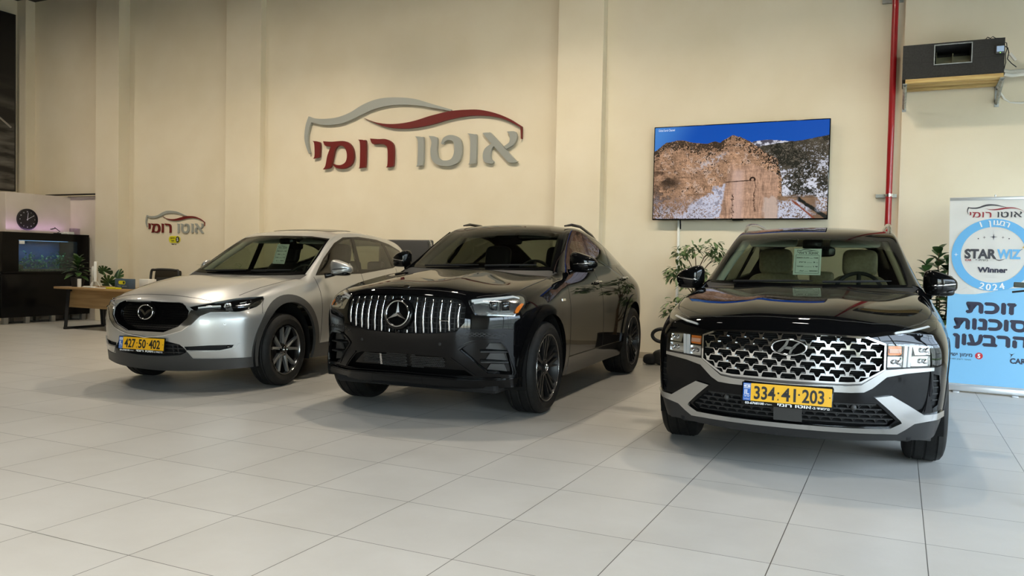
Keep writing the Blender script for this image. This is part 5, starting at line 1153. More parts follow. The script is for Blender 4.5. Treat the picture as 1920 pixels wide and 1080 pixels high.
    for tip, rt, up, R in (((.30, -.1, .86), (.1, -.3, -1), (1, -.2, -.15), .19), ((.28, -.25, .78), (.8, .3, .1), (.1, -.5, .9), .17), ((-.05, -.1, .98), (.9, .3, .1), (-.2, -.5, .4), .14), ((.05, .1, .70), (.9, -.3, .1), (0, .6, .5), .15)):
        tube(tw, [(0, 0, .25), (tip[0] * .4, tip[1] * .4, tip[2] * .75), tip], .009, 6); monstera(tip, rt, up, R)
    obj('stems', tw, M_['palm_leaf'], p, 60); obj('foliage', fo, M_['dark_leaf'], p)
build_desk()

# ------------------------------------------------------------------ things behind and beside the cars
def build_misc():
    r = empty('display_stand', (-6.72, 10.52, 0), 0, 'dark wheeled display board between the silver car and the wall', 'display board')
    bm = bmesh.new(); box(bm, (-.55, -.03, .70), (.42, .03, 1.60), .03); obj('board', bm, M_['grey_plastic'], r, 40)
    for x in (-.50, .40):
        bm = bmesh.new(); tube(bm, [(x, -.045, .06), (x, -.045, 1.54), (x - .03 * (1 if x > 0 else -1), -.045, 1.585)], .022, 10); obj('post', bm, M_['satin'], r, 60)
        bm = bmesh.new(); box(bm, (x - .03, -.28, .03), (x + .03, .22, .07), .008); obj('foot', bm, M_['plastic'], r, 40)
        for y in (-.26, .2): bm = bmesh.new(); lathe(bm, [(.03, -.015), (.03, .015)], 16, 'Y', Matrix.Translation((x, y, .03))); obj('caster', bm, M_['matte_black'], r, 50)
    # black pedestal pump tool by the wall between the two black cars
    r = empty('floor_machine', (-2.72, 10.42, 0), 0, 'black floor machine with loop handle by the wall behind the right car', 'machine')
    bm = bmesh.new(); superellipsoid(bm, (.05, 0, .10), (.20, .14, .10), .6, .6); obj('base', bm, M_['plastic'], r, 60)
    bm = bmesh.new(); superellipsoid(bm, (-.17, -.05, .07), (.09, .12, .065), .7, .7); obj('brush_head', bm, M_['matte_black'], r, 60)
    bm = bmesh.new(); superellipsoid(bm, (.10, 0, .34), (.11, .11, .24), .7, .7); obj('tank', bm, M_['gloss_black'], r, 60)
    bm = bmesh.new(); tube(bm, [Vector((.02, 0, .38)) + Vector((.14 * cos(a) - .05, 0, .085 * sin(a))) for a in [2 * PI * k / 24 for k in range(24)]], .024, 8, closed=True); obj('loop_handle', bm, M_['plastic'], r, 60)
    # black tripod whose arm reaches into the picture at the right edge
    r = empty('tripod', (1.02, 5.42, 0), 0, 'black stand whose bar end shows at the right edge before the banner', 'stand')
    bm = bmesh.new(); tube(bm, [(0, 0, .35), (0, 0, 1.24)], .018, 10); obj('post', bm, M_['plastic'], r, 60)
    for a in (1.4, 3.5, 5.6): bm = bmesh.new(); tube(bm, [(0, 0, .55), (.34 * cos(a), .34 * sin(a), .01)], .012, 8); obj('leg', bm, M_['plastic'], r, 60)
    bm = bmesh.new(); box(bm, (-.475, -.02, 1.195), (.05, .02, 1.225), .004, Matrix.Rotation(.04, 4, 'Y')); obj('bar', bm, mat('dark olive bar', '4b5048', .5), r, 40)
    bm = bmesh.new(); tube(bm, [(-.435, -.01, 1.185), (-.34, -.01, 1.20), (-.05, -.01, 1.20)], .006, 6); obj('lever', bm, M_['matte_black'], r, 60)
build_misc()
# ------------------------------------------------------------------ black coupe SUV (middle)
def build_coupe_suv():
    S = Body(SPEC['coupe_suv']); car = car_root('coupe_suv', 'car', 'black coupe SUV parked in the middle, upright chrome grille bars, no number plate')
    BP, GB = M_['black_paint'], M_['gloss_black']; wb = 2.935
    S.cut('windscreen_border', 'F', half([(0, 1.222), (.35, 1.222), (.60, 1.224), (.770, 1.228), (.715, 1.42), (.645, 1.612), (.35, 1.650), (0, 1.655)]), ok=lambda c, n: c.z > 1.19 and c.x < -.3, mirror=False)
    S.cut('windscreen', 'F', half([(0, 1.245), (.35, 1.246), (.60, 1.248), (.735, 1.254), (.685, 1.41), (.615, 1.595), (.35, 1.630), (0, 1.635)]), ok=lambda c, n: c.z > 1.2 and c.x < -.3, mirror=False)
    S.cut('rear_glass', 'T', halfT([(-2.75, 0), (-2.75, .50), (-3.70, .52), (-3.74, 0)]), ok=lambda c, n: c.x < -2.5, mirror=False)
    S.cut('window_frame', 'S', [(-.70, 1.215), (-1.04, 1.395), (-1.40, 1.585), (-1.62, 1.63), (-1.9, 1.625), (-2.3, 1.585), (-2.70, 1.505), (-3.0, 1.425), (-3.20, 1.33), (-3.12, 1.275), (-2.4, 1.258), (-1.6, 1.236)], ok=lambda c, n: c.z > 1.15)
    W = dict(front_window=[(-.80, 1.240), (-1.08, 1.385), (-1.42, 1.565), (-1.62, 1.605), (-1.78, 1.608), (-1.70, 1.38), (-1.60, 1.257)], rear_window=[(-1.67, 1.260), (-1.76, 1.38), (-1.84, 1.605), (-2.1, 1.59), (-2.4, 1.55), (-2.62, 1.50), (-2.33, 1.28)],
             quarter_window=[(-2.39, 1.282), (-2.69, 1.485), (-2.9, 1.435), (-3.08, 1.375), (-3.12, 1.325), (-3.05, 1.295)])
    for k, v in W.items(): S.cut(k, 'S', v, ok=lambda c, n: c.z > 1.15)
    S.cut('hood', 'T', halfT([(.772, 0), (.752, .25), (.700, .515), (.675, .60), (.515, .738), (.40, .79), (.30, .818), (0, .822), (-.30, .822), (-.49, .80), (-.47, .40), (-.44, 0)]), ok=lambda c, n: c.x > -.6 and c.z > .95, mirror=False)
    S.cut('cowl', 'T', halfT([(-.43, 0), (-.46, .40), (-.48, .76), (-.66, .82), (-.62, .5), (-.6, .0)]), ok=lambda c, n: c.z > 1.05, over=['body'], mirror=False)
    S.cut('roof', 'T', halfT([(-1.40, 0), (-1.44, .58), (-2.7, .54), (-2.72, 0)]), ok=lambda c, n: c.z > 1.45, mirror=False)
    b = ['body']
    S.cut('front_door', 'S', [(-.63, 1.16), (-.58, .80), (-.61, .44), (-1.70, .44), (-1.66, 1.25)], over=b)
    S.cut('rear_door', 'S', [(-1.66, 1.25), (-1.70, .44), (-2.36, .44), (-2.40, .70), (-2.60, .93), (-2.78, 1.10), (-2.60, 1.27)], over=b)
    S.cut('front_fender', 'S', [(.40, .30), (.40, 1.05), (-.10, 1.12), (-.60, 1.18), (-.59, .30)], over=b)
    S.cut('front_bumper', 'F', half([(0, .15), (0, 1.06), (.52, 1.03), (.60, 1.01), (.70, 1.0), (1.0, .86), (1.0, .15)]), ok=lambda c, n: c.x > .22, over=b + ['front_fender'], mirror=False)
    for c0 in (0., -wb):
        S.cut('arch_trim', 'S', circle_pts(c0 - .02, .40, .545, 56), over=['body', 'front_fender', 'front_bumper', 'front_door', 'rear_door'])
        S.cut('hole', 'S', circle_pts(c0 - .02, .40, .455, 56), over=['arch_trim', 'body', 'front_fender', 'front_bumper', 'rear_door'])
    S.cut('sill', 'S', [(-.3, .43), (-2.6, .43), (-2.6, .1), (-.3, .1)], over=['body', 'front_door', 'rear_door', 'front_fender'])
    gr = half([(0, 1.016), (.25, 1.013), (.44, 1.006), (.50, .990), (.545, .935), (.547, .81), (.491, .738), (.30, .714), (0, .706)])
    S.cut('grille', 'F', gr, mirror=False)
    hl = smooth_poly([(.548, .985, 1), (.60, 1.002), (.745, 1.027), (.819, 1.040), (.862, 1.026), (.892, .995), (.904, .956), (.897, .872, 1), (.870, .862), (.734, .864), (.63, .866), (.605, .884)], 3)
    S.cut('headlight', 'F', hl)
    S.cut('lower_grille', 'F', half([(0, .545), (.36, .533), (.436, .512), (.598, .379), (.30, .386), (0, .395)]), mirror=False)
    vent = [(.494, .589), (.54, .625), (.59, .648), (.707, .660), (.80, .655), (.844, .582), (.872, .415), (.868, .393), (.69, .397), (.594, .499)]
    S.cut('side_intake', 'F', vent)
    S.index()
    S.part(b, 'body_shell', BP, car, thick=.02); S.part('roof', 'roof', BP, car, thick=.02); S.part('hood', 'hood', BP, car, thick=.012); S.part('front_bumper', 'front_bumper', BP, car, thick=.008)
    S.part('cowl', 'cowl', M_['plastic'], car, off=-.004, thick=.01)
    make_trims(car, S, [(-.66, .83, 1.2), (-1.0, .745, 1.40), (-1.36, .67, 1.60), (-1.6, .655, 1.63)], mat('dark pillar lining', '4c4b46', .8), -1.40, 1.585)
    for nm in ('front_fender', 'front_door', 'rear_door'): both_parts(S, nm, nm, BP, car, thick=.02)
    [S.part('arch_trim', 'arch_trim', GB, car, off=.010, thick=.03, where=lambda c, g=g, h=h: c.y * g > 0 and (c.x + 1.4) * h > 0) for g in (1, -1) for h in (1, -1)]; both_parts(S, 'sill', 'side_sill', GB, car, off=.012, thick=.02)
    w = S.part('windscreen', 'windscreen', glass_mat('smoked windscreen glass', '9aa096'), car, thick=0); S.part('windscreen_border', 'windscreen_border', GB, w, thick=.008)
    S.part('rear_glass', 'rear_window', M_['glass_tint'], car, thick=0)
    for k in W: both_parts(S, k, 'side_window', M_['glass_dark'], car, thick=0)
    both_parts(S, 'window_frame', 'window_frame', GB, car, thick=.02, off=.001)
    make_lining(car, S, ['body'], 1.2); make_lining(car, S, ['roof'], 1.2)
    # grille: upright chrome bars, star, egg-crate behind
    g = S.well('grille', 'grille', M_['matte_black'], car, .07); g['label'] = 'grille of upright chrome bars'
    bm = bmesh.new()
    for z in (.755, .80, .845, .89, .935, .98):
        ys = [y for y in np.linspace(-.54, .54, 60) if inside(gr, y, z)]; S.path_bm('F', [(ys[0], z), (ys[-1], z)], .006, -.035, .02, bm=bm, step=.06)
    for c in range(-14, 15):
        y = c * .036; zs = [z for z in np.linspace(.70, 1.02, 50) if inside(gr, y, z)]
        if zs: S.path_bm('F', [(y, zs[0]), (y, zs[-1])], .010, -.040, .016, bm=bm, step=.06)
    obj('grille_lattice', bm, M_['plastic'], g, 30)
    for ya, yb, z1, z0 in ((.150, .158, .996, .716), (.218, .225, .994, .719), (.287, .294, .991, .724), (.358, .364, .988, .733), (.428, .432, .986, .742), (.497, .499, .960, .768)):
        for sg in (1, -1):
            bm = bmesh.new(); P = []; n = 14
            for k in range(n + 1):
                t = k / n; p = S.hit('F', lerp(ya, yb, t) * sg, lerp(z1, z0, t)); P.append(p + Vector((.012 * sin(PI * min(1, t * 1.2)) ** .5 - .006, 0, 0)))
            tube(bm, P, [.006] + [.0088] * (n - 1) + [.006], 10); obj('grille_bar', bm, M_['chrome'], g, 60)
    for ya, za, zb in ((.078, .998, .975), (.0, 1.0, .985), (-.078, .998, .975), (.082, .738, .715), (-.082, .738, .715)):
        bm = bmesh.new(); tube(bm, [S.hit('F', ya, lerp(za, zb, t)) + Vector((-.002, 0, 0)) for t in (0, .5, 1)], .0088, 8); obj('grille_bar', bm, M_['chrome'], g, 60)
    bm = bmesh.new(); tube(bm, [S.hit('F', lerp(.362, .431, t), .822) + Vector((.010, 0, 0)) for t in (0, .5, 1)], .005, 8); obj('grille_letter_bar', bm, M_['chrome'], g, 60)
    F = FRAME(S.hit('F', 0, .866) + Vector((.018, 0, 0)), (0, 1, 0), (-.16, 0, 1)); bm = bmesh.new()
    lathe(bm, [(.128, -.05), (.128, -.006), (.118, .002), (.108, .003), (0, .003)], 48, M=F); e = obj('emblem', bm, GB, car, 50)
    bm = bmesh.new(); tube(bm, [F @ Vector((.1025 * cos(2 * PI * k / 56), .1025 * sin(2 * PI * k / 56), .007)) for k in range(56)], .0075, 8, closed=True); obj('emblem_ring', bm, M_['chrome'], e, 60)
    bm = bmesh.new()
    c_f = bm.verts.new(F @ Vector((0, 0, .026))); ring = []
    for k in range(6):
        a = PI / 2 + k * PI / 3; r = .097 if k % 2 == 0 else .021; ring.append(bm.verts.new(F @ Vector((r * cos(a), r * sin(a), .010 if k % 2 == 0 else .008))))
    for k in range(6): bm.faces.new([c_f, ring[k], ring[(k + 1) % 6]])
    bm.faces.new(ring[::-1]); obj('emblem_star', bm, M_['satin'], e)
    bm = bmesh.new(); o = S.hit('F', 0, .722); lathe(bm, [(.02, -.02), (.02, .01), (.012, .016), (0, .014)], 18, M=FRAME(o, (0, 1, 0), (0, 0, 1))); obj('front_camera', bm, GB, car, 50)
    bm = bmesh.new(); o = S.hit('T', .735, -.008); lathe(bm, [(.030, -.002), (.029, .003), (.02, .004), (0, .004)], 28, M=FRAME(o, S.normal(o).cross(Vector((0, 0, 1))) if False else (0, 1, 0), (-1, 0, .6))); h = obj('hood_badge', bm, M_['chrome'], car, 50)
    # lower grille with mesh inserts
    lg = S.well('lower_grille', 'lower_grille', GB, car, .06)
    bm = bmesh.new(); ins = half([(0, .531), (.385, .520), (.395, .43), (0, .408)])
    for r in range(9):
        z = .405 + r * .0145
        for c in range(-26, 27):
            y = (c + (.5 if r % 2 else 0)) * .0155
            q = [(y - .0078, z), (y - .005, z + .006), (y + .005, z + .006), (y + .0078, z)]
            if all(inside(ins, *p) for p in q) and not (.05 < y < .1): S.path_bm('F', q, .0028, -.030, .008, bm=bm)
    obj('mesh_insert', bm, M_['grey_plastic'], lg)
    bm = S.plate_bm('F', [(-.205, .425), (-.185, .425), (-.185, .52), (-.205, .52)], -.03, .02); obj('sensor_glass', bm, M_['reflector'], lg)
    bm = S.plate_bm('F', half([(0, .375), (.35, .366), (.60, .350), (.80, .352), (.92, .372), (.92, .318), (.70, .304), (.40, .300), (0, .312)]), .022, .03, res=.05); obj('splitter', bm, GB, car, 30)
    bm = S.path_bm('F', half([(0, .383), (.35, .374), (.60, .358), (.80, .360)])[:4] , .006, .024, .006); S.path_bm('F', [(0, .383), (-.35, .374), (-.60, .358), (-.80, .360)], .006, .024, .006, bm=bm); obj('splitter_edge', bm, M_['gloss_black'], car, 40)
    for sg in (1, -1):
        wh = (lambda c, g=sg: c.y * g > 0)
        def fp(poly): return [(a * sg, z) for a, z in poly]
        h = S.well('headlight', 'headlight', M_['reflector'], car, .05, where=wh)
        S.part('headlight', 'lens', M_['lens'], h, off=.002, thick=0, where=wh)
        bm = S.plate_bm('F', fp([(.890, .966), (.902, .960), (.903, .935), (.898, .892), (.886, .888), (.880, .905), (.882, .94)]), -.006, .012, 1, .02); obj('amber_reflector', bm, M_['amber'], h, 40)
        bm = S.path_bm('F', fp([(.575, .985), (.66, 1.003), (.75, 1.017), (.82, 1.024), (.858, 1.010)]), .020, -.010, .014); obj('light_guide', bm, M_['lamp_white'], h, 40)
        bm = S.path_bm('F', fp([(.595, .968), (.66, .980), (.70, .972)]), .014, -.010, .014); obj('light_guide', bm, M_['lamp_white'], h, 40)
        bm = S.plate_bm('F', fp([(.590, .955), (.64, .962), (.68, .935), (.72, .890), (.70, .873), (.64, .874), (.612, .892)]), -.02, .02, 1, .03); obj('reflector', bm, M_['reflector'], h, 40)
        bm = S.plate_bm('F', fp([(.69, .900), (.74, .880), (.88, .874), (.88, .888), (.76, .892), (.70, .930)]), -.015, .02, 1, .03); obj('reflector', bm, M_['reflector'], h, 40)
        for y, z in ((.735, .948), (.815, .948)):
            o = S.hit('F', y * sg, z); nn = S.normal(o); Fm = FRAME(o - nn * .02, Vector((0, 0, 1)).cross(nn) , (0, 0, 1)); bm = bmesh.new(); box(bm, (-.034, -.036, -.025), (.034, .036, .0), .008, Fm); p = obj('projector', bm, GB, h, 40)
            bm = bmesh.new(); lathe(bm, [(.026, 0), (.024, .008), (.014, .014), (0, .016)], 20, M=Fm); obj('projector_lens', bm, M_['dark_chrome'], p, 50)
            bm = bmesh.new(); tube(bm, [Fm @ Vector(q) for q in ((-.034, -.036, .001), (.034, -.036, .001), (.034, .036, .001), (-.034, .036, .001))], .003, 6, closed=True); obj('projector_rim', bm, M_['chrome'], p, 50)
        v = S.well('side_intake', 'side_intake', GB, car, .07, where=wh)
        for z0, z1 in ((.585, .640), (.500, .560), (.410, .470)):
            bm = S.plate_bm('F', fp([(.70, z0 + .01), (.73, z1), (.825, z1), (.845, z0)]), -.045, .02, 1, .03); obj('intake_vane', bm, M_['grey_plastic'], v, 30)
        for z in (.575, .49): bm = S.path_bm('F', fp([(.66, z), (.85, z)]), .010, -.012, .05); obj('intake_blade', bm, M_['plastic'], v, 30)
        bm = S.path_bm('F', fp(smooth_poly([(.50, .592), (.55, .634), (.62, .662), (.72, .672), (.80, .662), (.838, .62), (.862, .53), (.886, .42), (.876, .382)], 3, False)), .016, .008, .016); obj('intake_trim', bm, GB, car, 40)
        bm = S.path_bm('F', fp([(.50, .592), (.60, .497), (.695, .398), (.87, .385)]), .012, .006, .016); obj('intake_trim', bm, GB, car, 40)
        bm = S.path_bm('F', fp([(.44, .527), (.53, .455), (.61, .383)]), .010, .008, .012); obj('bumper_fin', bm, GB, car, 40)
        for y, z in ((.36, .634),):
            o = S.hit('F', y * sg, z); bm = bmesh.new(); lathe(bm, [(.013, -.004), (.013, .002), (.010, .003), (0, .003)], 20, M=FRAME(o, (0, 1, 0), (0, 0, 1))); obj('parking_sensor', bm, M_['plastic'], car, 50)
        bm = bmesh.new()
        for r in range(3):
            for c in range(10):
                y = .50 + c * .034 + (r % 2) * .017; z = .678 + .0115 * r + (.02 if c > 1 else 0); q = [(y - .015, z), (y - .008, z + .008), (y + .008, z + .008), (y + .015, z)]
                S.path_bm('F', fp(q), .003, .002, .004, bm=bm)
        obj('honeycomb_strip', bm, M_['plastic'], car)
        make_mirror(car, sg, (-.80, .88, 1.215), (-.84, 1.010 if sg > 0 else .965, 1.305), (.135 if sg > 0 else .10, .085, .088 if sg > 0 else .078), GB, GB, M_['chrome'])
        make_wheel(car, (0, .845 * sg, .395), sg > 0, .395, .285, .287, 'twin'); make_wheel(car, (-wb, .85 * sg, .395), sg > 0, .395, .31, .287, 'twin')
        bm = bmesh.new(); P = [S.hit('S', x, z, 0, sg) for x, z in ((-.62, 1.20), (-.80, 1.30), (-1.04, 1.418), (-1.38, 1.60))]; tube(bm, [p + S.normal(p) * .006 for p in P], .008, 6); obj('pillar_trim', bm, GB, car, 50)
        bm = bmesh.new(); tube(bm, [(-1.52, .585 * sg, 1.685), (-1.7, .60 * sg, 1.705), (-2.0, .60 * sg, 1.70), (-2.5, .58 * sg, 1.625), (-2.7, .57 * sg, 1.58)], [.008, .016, .016, .016, .010], 8); obj('roof_rail', bm, GB, car, 50)
    seam(S, car, 'S', [(-.635, 1.15), (-.60, 1.0), (-.582, .80), (-.61, .44)]); seam(S, car, 'S', [(-1.66, 1.235), (-1.70, .44)]); seam(S, car, 'S', [(-2.36, .44), (-2.40, .70), (-2.60, .93), (-2.78, 1.10), (-2.62, 1.26)])
    seam(S, car, 'T', [(.772, 0), (.752, .25), (.700, .515)], w=.007); seam(S, car, 'T', [(.675, .60), (.515, .738), (.40, .79), (.30, .818), (0, .822), (-.30, .822), (-.46, .81)], w=.007)
    handles(S, car, [(-1.58, 1.095), (-2.66, 1.125)], M_['chrome']); wipers(S, car, .55, .60, 1.232)
    bm = S.plate_bm('S', [(-.36, .955), (-.46, .955), (-.46, .975), (-.36, .975)], .003, .004); obj('fender_badge', bm, M_['chrome'], car)
    make_underbody(car, S, wb, .395, .985, .47, .74, -3.85); make_cabin(car, S, -.6, M_['dark_leather'], 1, 1.18, -.85)
    bm = bmesh.new(); superellipsoid(bm, (-1.36, 0, 1.57), (.07, .10, .045), .6, .6); obj('camera_housing', bm, GB, car, 60)
    bm = bmesh.new(); superellipsoid(bm, (-1.42, .03, 1.52), (.025, .12, .04), .5, .5); obj('rear_view_mirror', bm, GB, car, 60)
    return S, car
# ------------------------------------------------------------------ silver SUV (left)
def build_silver_suv():
    S = Body(SPEC['silver_suv']); car = car_root('silver_suv', 'car', 'silver car with black grille parked left, plate 427-50-402')
    SP, GB = M_['silver_paint'], M_['gloss_black']; wb = 2.698
    S.cut('windscreen_border', 'F', half([(0, 1.100), (.35, 1.103), (.60, 1.110), (.725, 1.118), (.665, 1.33), (.590, 1.525), (.35, 1.552), (0, 1.555)]), ok=lambda c, n: c.z > 1.08 and c.x < -.2, mirror=False)
    S.cut('windscreen', 'F', half([(0, 1.135), (.35, 1.137), (.60, 1.142), (.700, 1.150), (.645, 1.335), (.575, 1.505), (.35, 1.535), (0, 1.538)]), ok=lambda c, n: c.z > 1.09 and c.x < -.2, mirror=False)
    S.cut('rear_glass', 'B', half([(0, 1.50), (.40, 1.49), (.48, 1.45), (.54, 1.18), (.3, 1.12), (0, 1.11)]), mirror=False)
    S.cut('window_frame', 'S', [(-.70, 1.105), (-.98, 1.295), (-1.30, 1.475), (-1.52, 1.548), (-1.9, 1.567), (-2.4, 1.548), (-2.75, 1.50), (-3.05, 1.42), (-3.12, 1.36), (-2.95, 1.275), (-2.55, 1.185), (-1.7, 1.118)], ok=lambda c, n: c.z > 1.06)
    W = dict(front_window=[(-.80, 1.133), (-1.0, 1.285), (-1.31, 1.450), (-1.53, 1.522), (-1.70, 1.538), (-1.64, 1.14)], rear_window=[(-1.72, 1.145), (-1.78, 1.54), (-2.2, 1.535), (-2.52, 1.505), (-2.56, 1.205)], quarter_window=[(-2.63, 1.222), (-2.60, 1.492), (-2.85, 1.452), (-3.04, 1.395), (-3.04, 1.345), (-2.9, 1.29)])
    for k, v in W.items(): S.cut(k, 'S', v, ok=lambda c, n: c.z > 1.05)
    S.cut('hood', 'T', halfT([(.778, 0), (.768, .20), (.752, .35), (.706, .555), (.60, .615), (.447, .668), (.143, .690), (-.02, .712), (-.30, .735), (-.45, .72), (-.41, .40), (-.37, 0)]), ok=lambda c, n: c.x > -.55 and c.z > .8, mirror=False)
    S.cut('cowl', 'T', halfT([(-.355, 0), (-.38, .36), (-.40, .56), (-.45, .735), (-.60, .745), (-.56, .5), (-.55, .0)]), ok=lambda c, n: c.z > .98, over=['body'], mirror=False)
    S.cut('roof', 'T', halfT([(-1.38, 0), (-1.44, .53), (-3.1, .49), (-3.18, 0)]), ok=lambda c, n: c.z > 1.4, mirror=False)
    S.cut('sunroof', 'T', halfT([(-1.62, 0), (-1.62, .40), (-2.1, .40), (-2.1, 0)]), over=['roof'], mirror=False)
    b = ['body']
    S.cut('front_door', 'S', [(-.66, 1.09), (-.62, .378), (-1.68, .378), (-1.68, 1.13)], over=b)
    S.cut('rear_door', 'S', [(-1.68, 1.13), (-1.68, .378), (-2.15, .378), (-2.25, .62), (-2.52, .86), (-2.62, 1.20)], over=b)
    S.cut('front_fender', 'S', [(.34, .30), (.34, .92), (-.05, 1.0), (-.66, 1.10), (-.62, .30)], over=b)
    S.cut('front_bumper', 'F', half([(0, .15), (0, .905), (.34, .90), (.56, .868), (.70, .85), (.95, .83), (.95, .15)]), ok=lambda c, n: c.x > .18, over=b + ['front_fender'], mirror=False)
    for c0 in (-.06, -wb - .03):
        S.cut('cladding', 'S', circle_pts(c0, .37, .548, 56), over=['body', 'front_fender', 'front_bumper', 'front_door', 'rear_door'])
        S.cut('hole', 'S', circle_pts(c0, .37, .472, 56), over=['cladding', 'body', 'front_fender', 'front_bumper', 'rear_door'])
    S.cut('cladding', 'S', [(-.4, .377), (-2.4, .377), (-2.4, .1), (-.4, .1)], over=['body', 'front_door', 'rear_door', 'front_fender'])
    gr = half([(0, .862), (.127, .860), (.31, .861), (.352, .852), (.39, .832), (.437, .781), (.434, .712), (.36, .636), (.215, .580), (0, .555)])
    S.cut('grille', 'F', gr, mirror=False)
    hl = smooth_poly([(.432, .818, 1), (.576, .860), (.681, .893), (.806, .910, 1), (.824, .888, 1), (.838, .813), (.786, .775), (.72, .777, 1), (.593, .791), (.487, .777, 1)], 3)
    S.cut('headlight', 'F', hl)
    S.cut('skirt', 'F', half([(0, .37), (.35, .375), (.405, .425), (.452, .335), (.65, .335), (.95, .341), (.95, .1), (0, .1)]), over=['front_bumper', 'body', 'cladding'], mirror=False)
    lo = half([(0, .492), (.24, .494), (.355, .468), (.398, .432), (.412, .397), (.348, .366), (.197, .351), (0, .347)])
    S.cut('lower_grille', 'F', lo, mirror=False)
    S.cut('fog_slot', 'F', [(.395, .450), (.60, .462), (.762, .464), (.748, .436), (.665, .414), (.415, .414)])
    S.index()
    S.part(b, 'body_shell', SP, car, thick=.02); S.part('roof', 'roof', SP, car, thick=.02); S.part('sunroof', 'sunroof', GB, car, off=.004, thick=.02); S.part('hood', 'hood', SP, car, thick=.012); S.part('front_bumper', 'front_bumper', SP, car, thick=.008)
    S.part('skirt', 'bumper_skirt', M_['grey_plastic'], car, off=.006, thick=.016)
    S.part('cowl', 'cowl', M_['plastic'], car, off=-.004, thick=.01)
    make_trims(car, S, [(-.60, .775, 1.09), (-.97, .695, 1.32), (-1.36, .62, 1.535), (-1.6, .605, 1.575)], M_['liner'], -1.42, 1.50)
    for nm in ('front_fender', 'front_door', 'rear_door'): both_parts(S, nm, nm, SP, car, thick=.02)
    for lo_x, hi_x, nm in ((-.62, 9, 'arch_cladding'), (-2.05, -.62, 'side_cladding'), (-9, -2.05, 'arch_cladding')):
        for g in (1, -1): S.part('cladding', nm, M_['grey_plastic'], car, off=.008, thick=.03, where=lambda c, g=g: c.y * g > 0 and lo_x < c.x <= hi_x)
    w = S.part('windscreen', 'windscreen', M_['glass_clear'], car, thick=0); S.part('windscreen_border', 'windscreen_border', GB, w, thick=.008)
    S.part('rear_glass', 'rear_window', M_['glass_tint'], car, thick=0)
    for k in W: both_parts(S, k, 'side_window', M_['glass_tint'], car, thick=0)
    both_parts(S, 'window_frame', 'window_frame', GB, car, thick=.02, off=.001)
    make_lining(car, S, ['body'], 1.05); make_lining(car, S, ['roof'], 1.05)
    g = S.well('grille', 'grille', GB, car, .06); g['label'] = 'black grille'
    bm = bmesh.new()
    for r in range(12):
        z = .575 + r * .024
        for c in range(-14, 15):
            y = (c + (.5 if r % 2 else 0)) * .032
            q = [(y - .010, z), (y, z + .010), (y + .010, z)]
            if all(inside(gr, *p) for p in q): S.path_bm('F', q, .002, -.045, .008, bm=bm)
    obj('grille_studs', bm, M_['gloss_black'], g)
    wing_o = [(0, .523), (.2, .545), (.30, .570), (.392, .600), (.475, .665), (.533, .737), (.60, .772), (.72, .772)]; wing_i = [(.72, .781), (.60, .792), (.50, .781), (.455, .790), (.442, .760), (.434, .712), (.36, .636), (.215, .580), (0, .555)]
    bm = S.plate_bm('F', wing_o[1:] + wing_i[:-1] + [(-a, z) for a, z in wing_i[-2::-1]] + [(-a, z) for a, z in wing_o[:0:-1]], .010, .02, res=.04); wg = obj('grille_wing', bm, M_['wing_chrome'], car, 30)
    bm = S.path_bm('F', half(wing_o)[:8], .008, .014, .01); S.path_bm('F', [(-a, z) for a, z in wing_o], .008, .014, .01, bm=bm); obj('wing_edge', bm, M_['chrome'], wg, 40)
    F = FRAME(S.hit('F', .005, .763) + Vector((.008, 0, 0)), (0, 1, 0), (-.14, 0, 1)); bm = bmesh.new()
    tube(bm, [F @ Vector((.083 * cos(2 * PI * k / 48) , .064 * sin(2 * PI * k / 48) - (.006 if sin(2 * PI * k / 48) < 0 else 0), .004)) for k in range(48)], .0062, 8, closed=True); e = obj('emblem', bm, M_['chrome'], car, 60)
    bm = bmesh.new(); prism(bm, circle_pts(0, 0, .098, 40, rb=.08), -.03, -.004, F); obj('emblem_back', bm, GB, e, 40)
    bm = bmesh.new(); prism(bm, smooth_poly([(-.080, .022, 1), (-.045, .022), (-.018, .006), (0, -.016, 1), (.018, .006), (.045, .022), (.080, .022, 1), (.060, .008), (.030, -.012), (0, -.040, 1), (-.030, -.012), (-.060, .008)], 5), 0, .009, F); obj('emblem_wings', bm, M_['chrome'], e, 40)
    lg = S.well('lower_grille', 'lower_grille', M_['matte_black'], car, .07); bm = bmesh.new()
    for z in (.385, .425, .46):
        ys = [y for y in np.linspace(-.41, .41, 60) if inside(lo, y, z)]; S.path_bm('F', [(ys[0], z), (ys[-1], z)], .008, -.01, .04, bm=bm, step=.06)
    for y in (-.33, -.28, .28, .33): S.path_bm('F', [(y, .37), (y, .465)], .008, -.014, .03, bm=bm)
    obj('lower_bars', bm, M_['plastic'], lg, 30)
    for sg in (1, -1):
        wh = (lambda c, g=sg: c.y * g > 0)
        def fp(poly): return [(a * sg, z) for a, z in poly]
        h = S.well('headlight', 'headlight', GB, car, .045, where=wh); S.part('headlight', 'lens', M_['lens'], h, off=.002, thick=0, where=wh)
        bm = S.path_bm('F', fp([(.50, .815), (.57, .828), (.65, .838)]), .014, -.012, .014); obj('light_guide', bm, M_['lamp_white'], h, 40)
        bm = S.path_bm('F', fp([(.50, .795), (.57, .800), (.66, .806)]), .008, -.012, .014); obj('light_guide', bm, M_['reflector'], h, 40)
        bm = S.plate_bm('F', fp([(.675, .872), (.70, .874), (.745, .79), (.70, .785)]), -.018, .014, 1, .02); obj('reflector', bm, M_['reflector'], h, 40)
        o = S.hit('F', .695 * sg, .838); nn = S.normal(o); Fm = FRAME(o - nn * .018, Vector((0, 0, 1)).cross(nn), (0, 0, 1)); bm = bmesh.new(); lathe(bm, [(.036, -.02), (.036, 0), (.030, .004), (.028, -.004), (.018, .012), (0, .018)], 24, M=Fm); obj('projector', bm, M_['chrome'], h, 50)
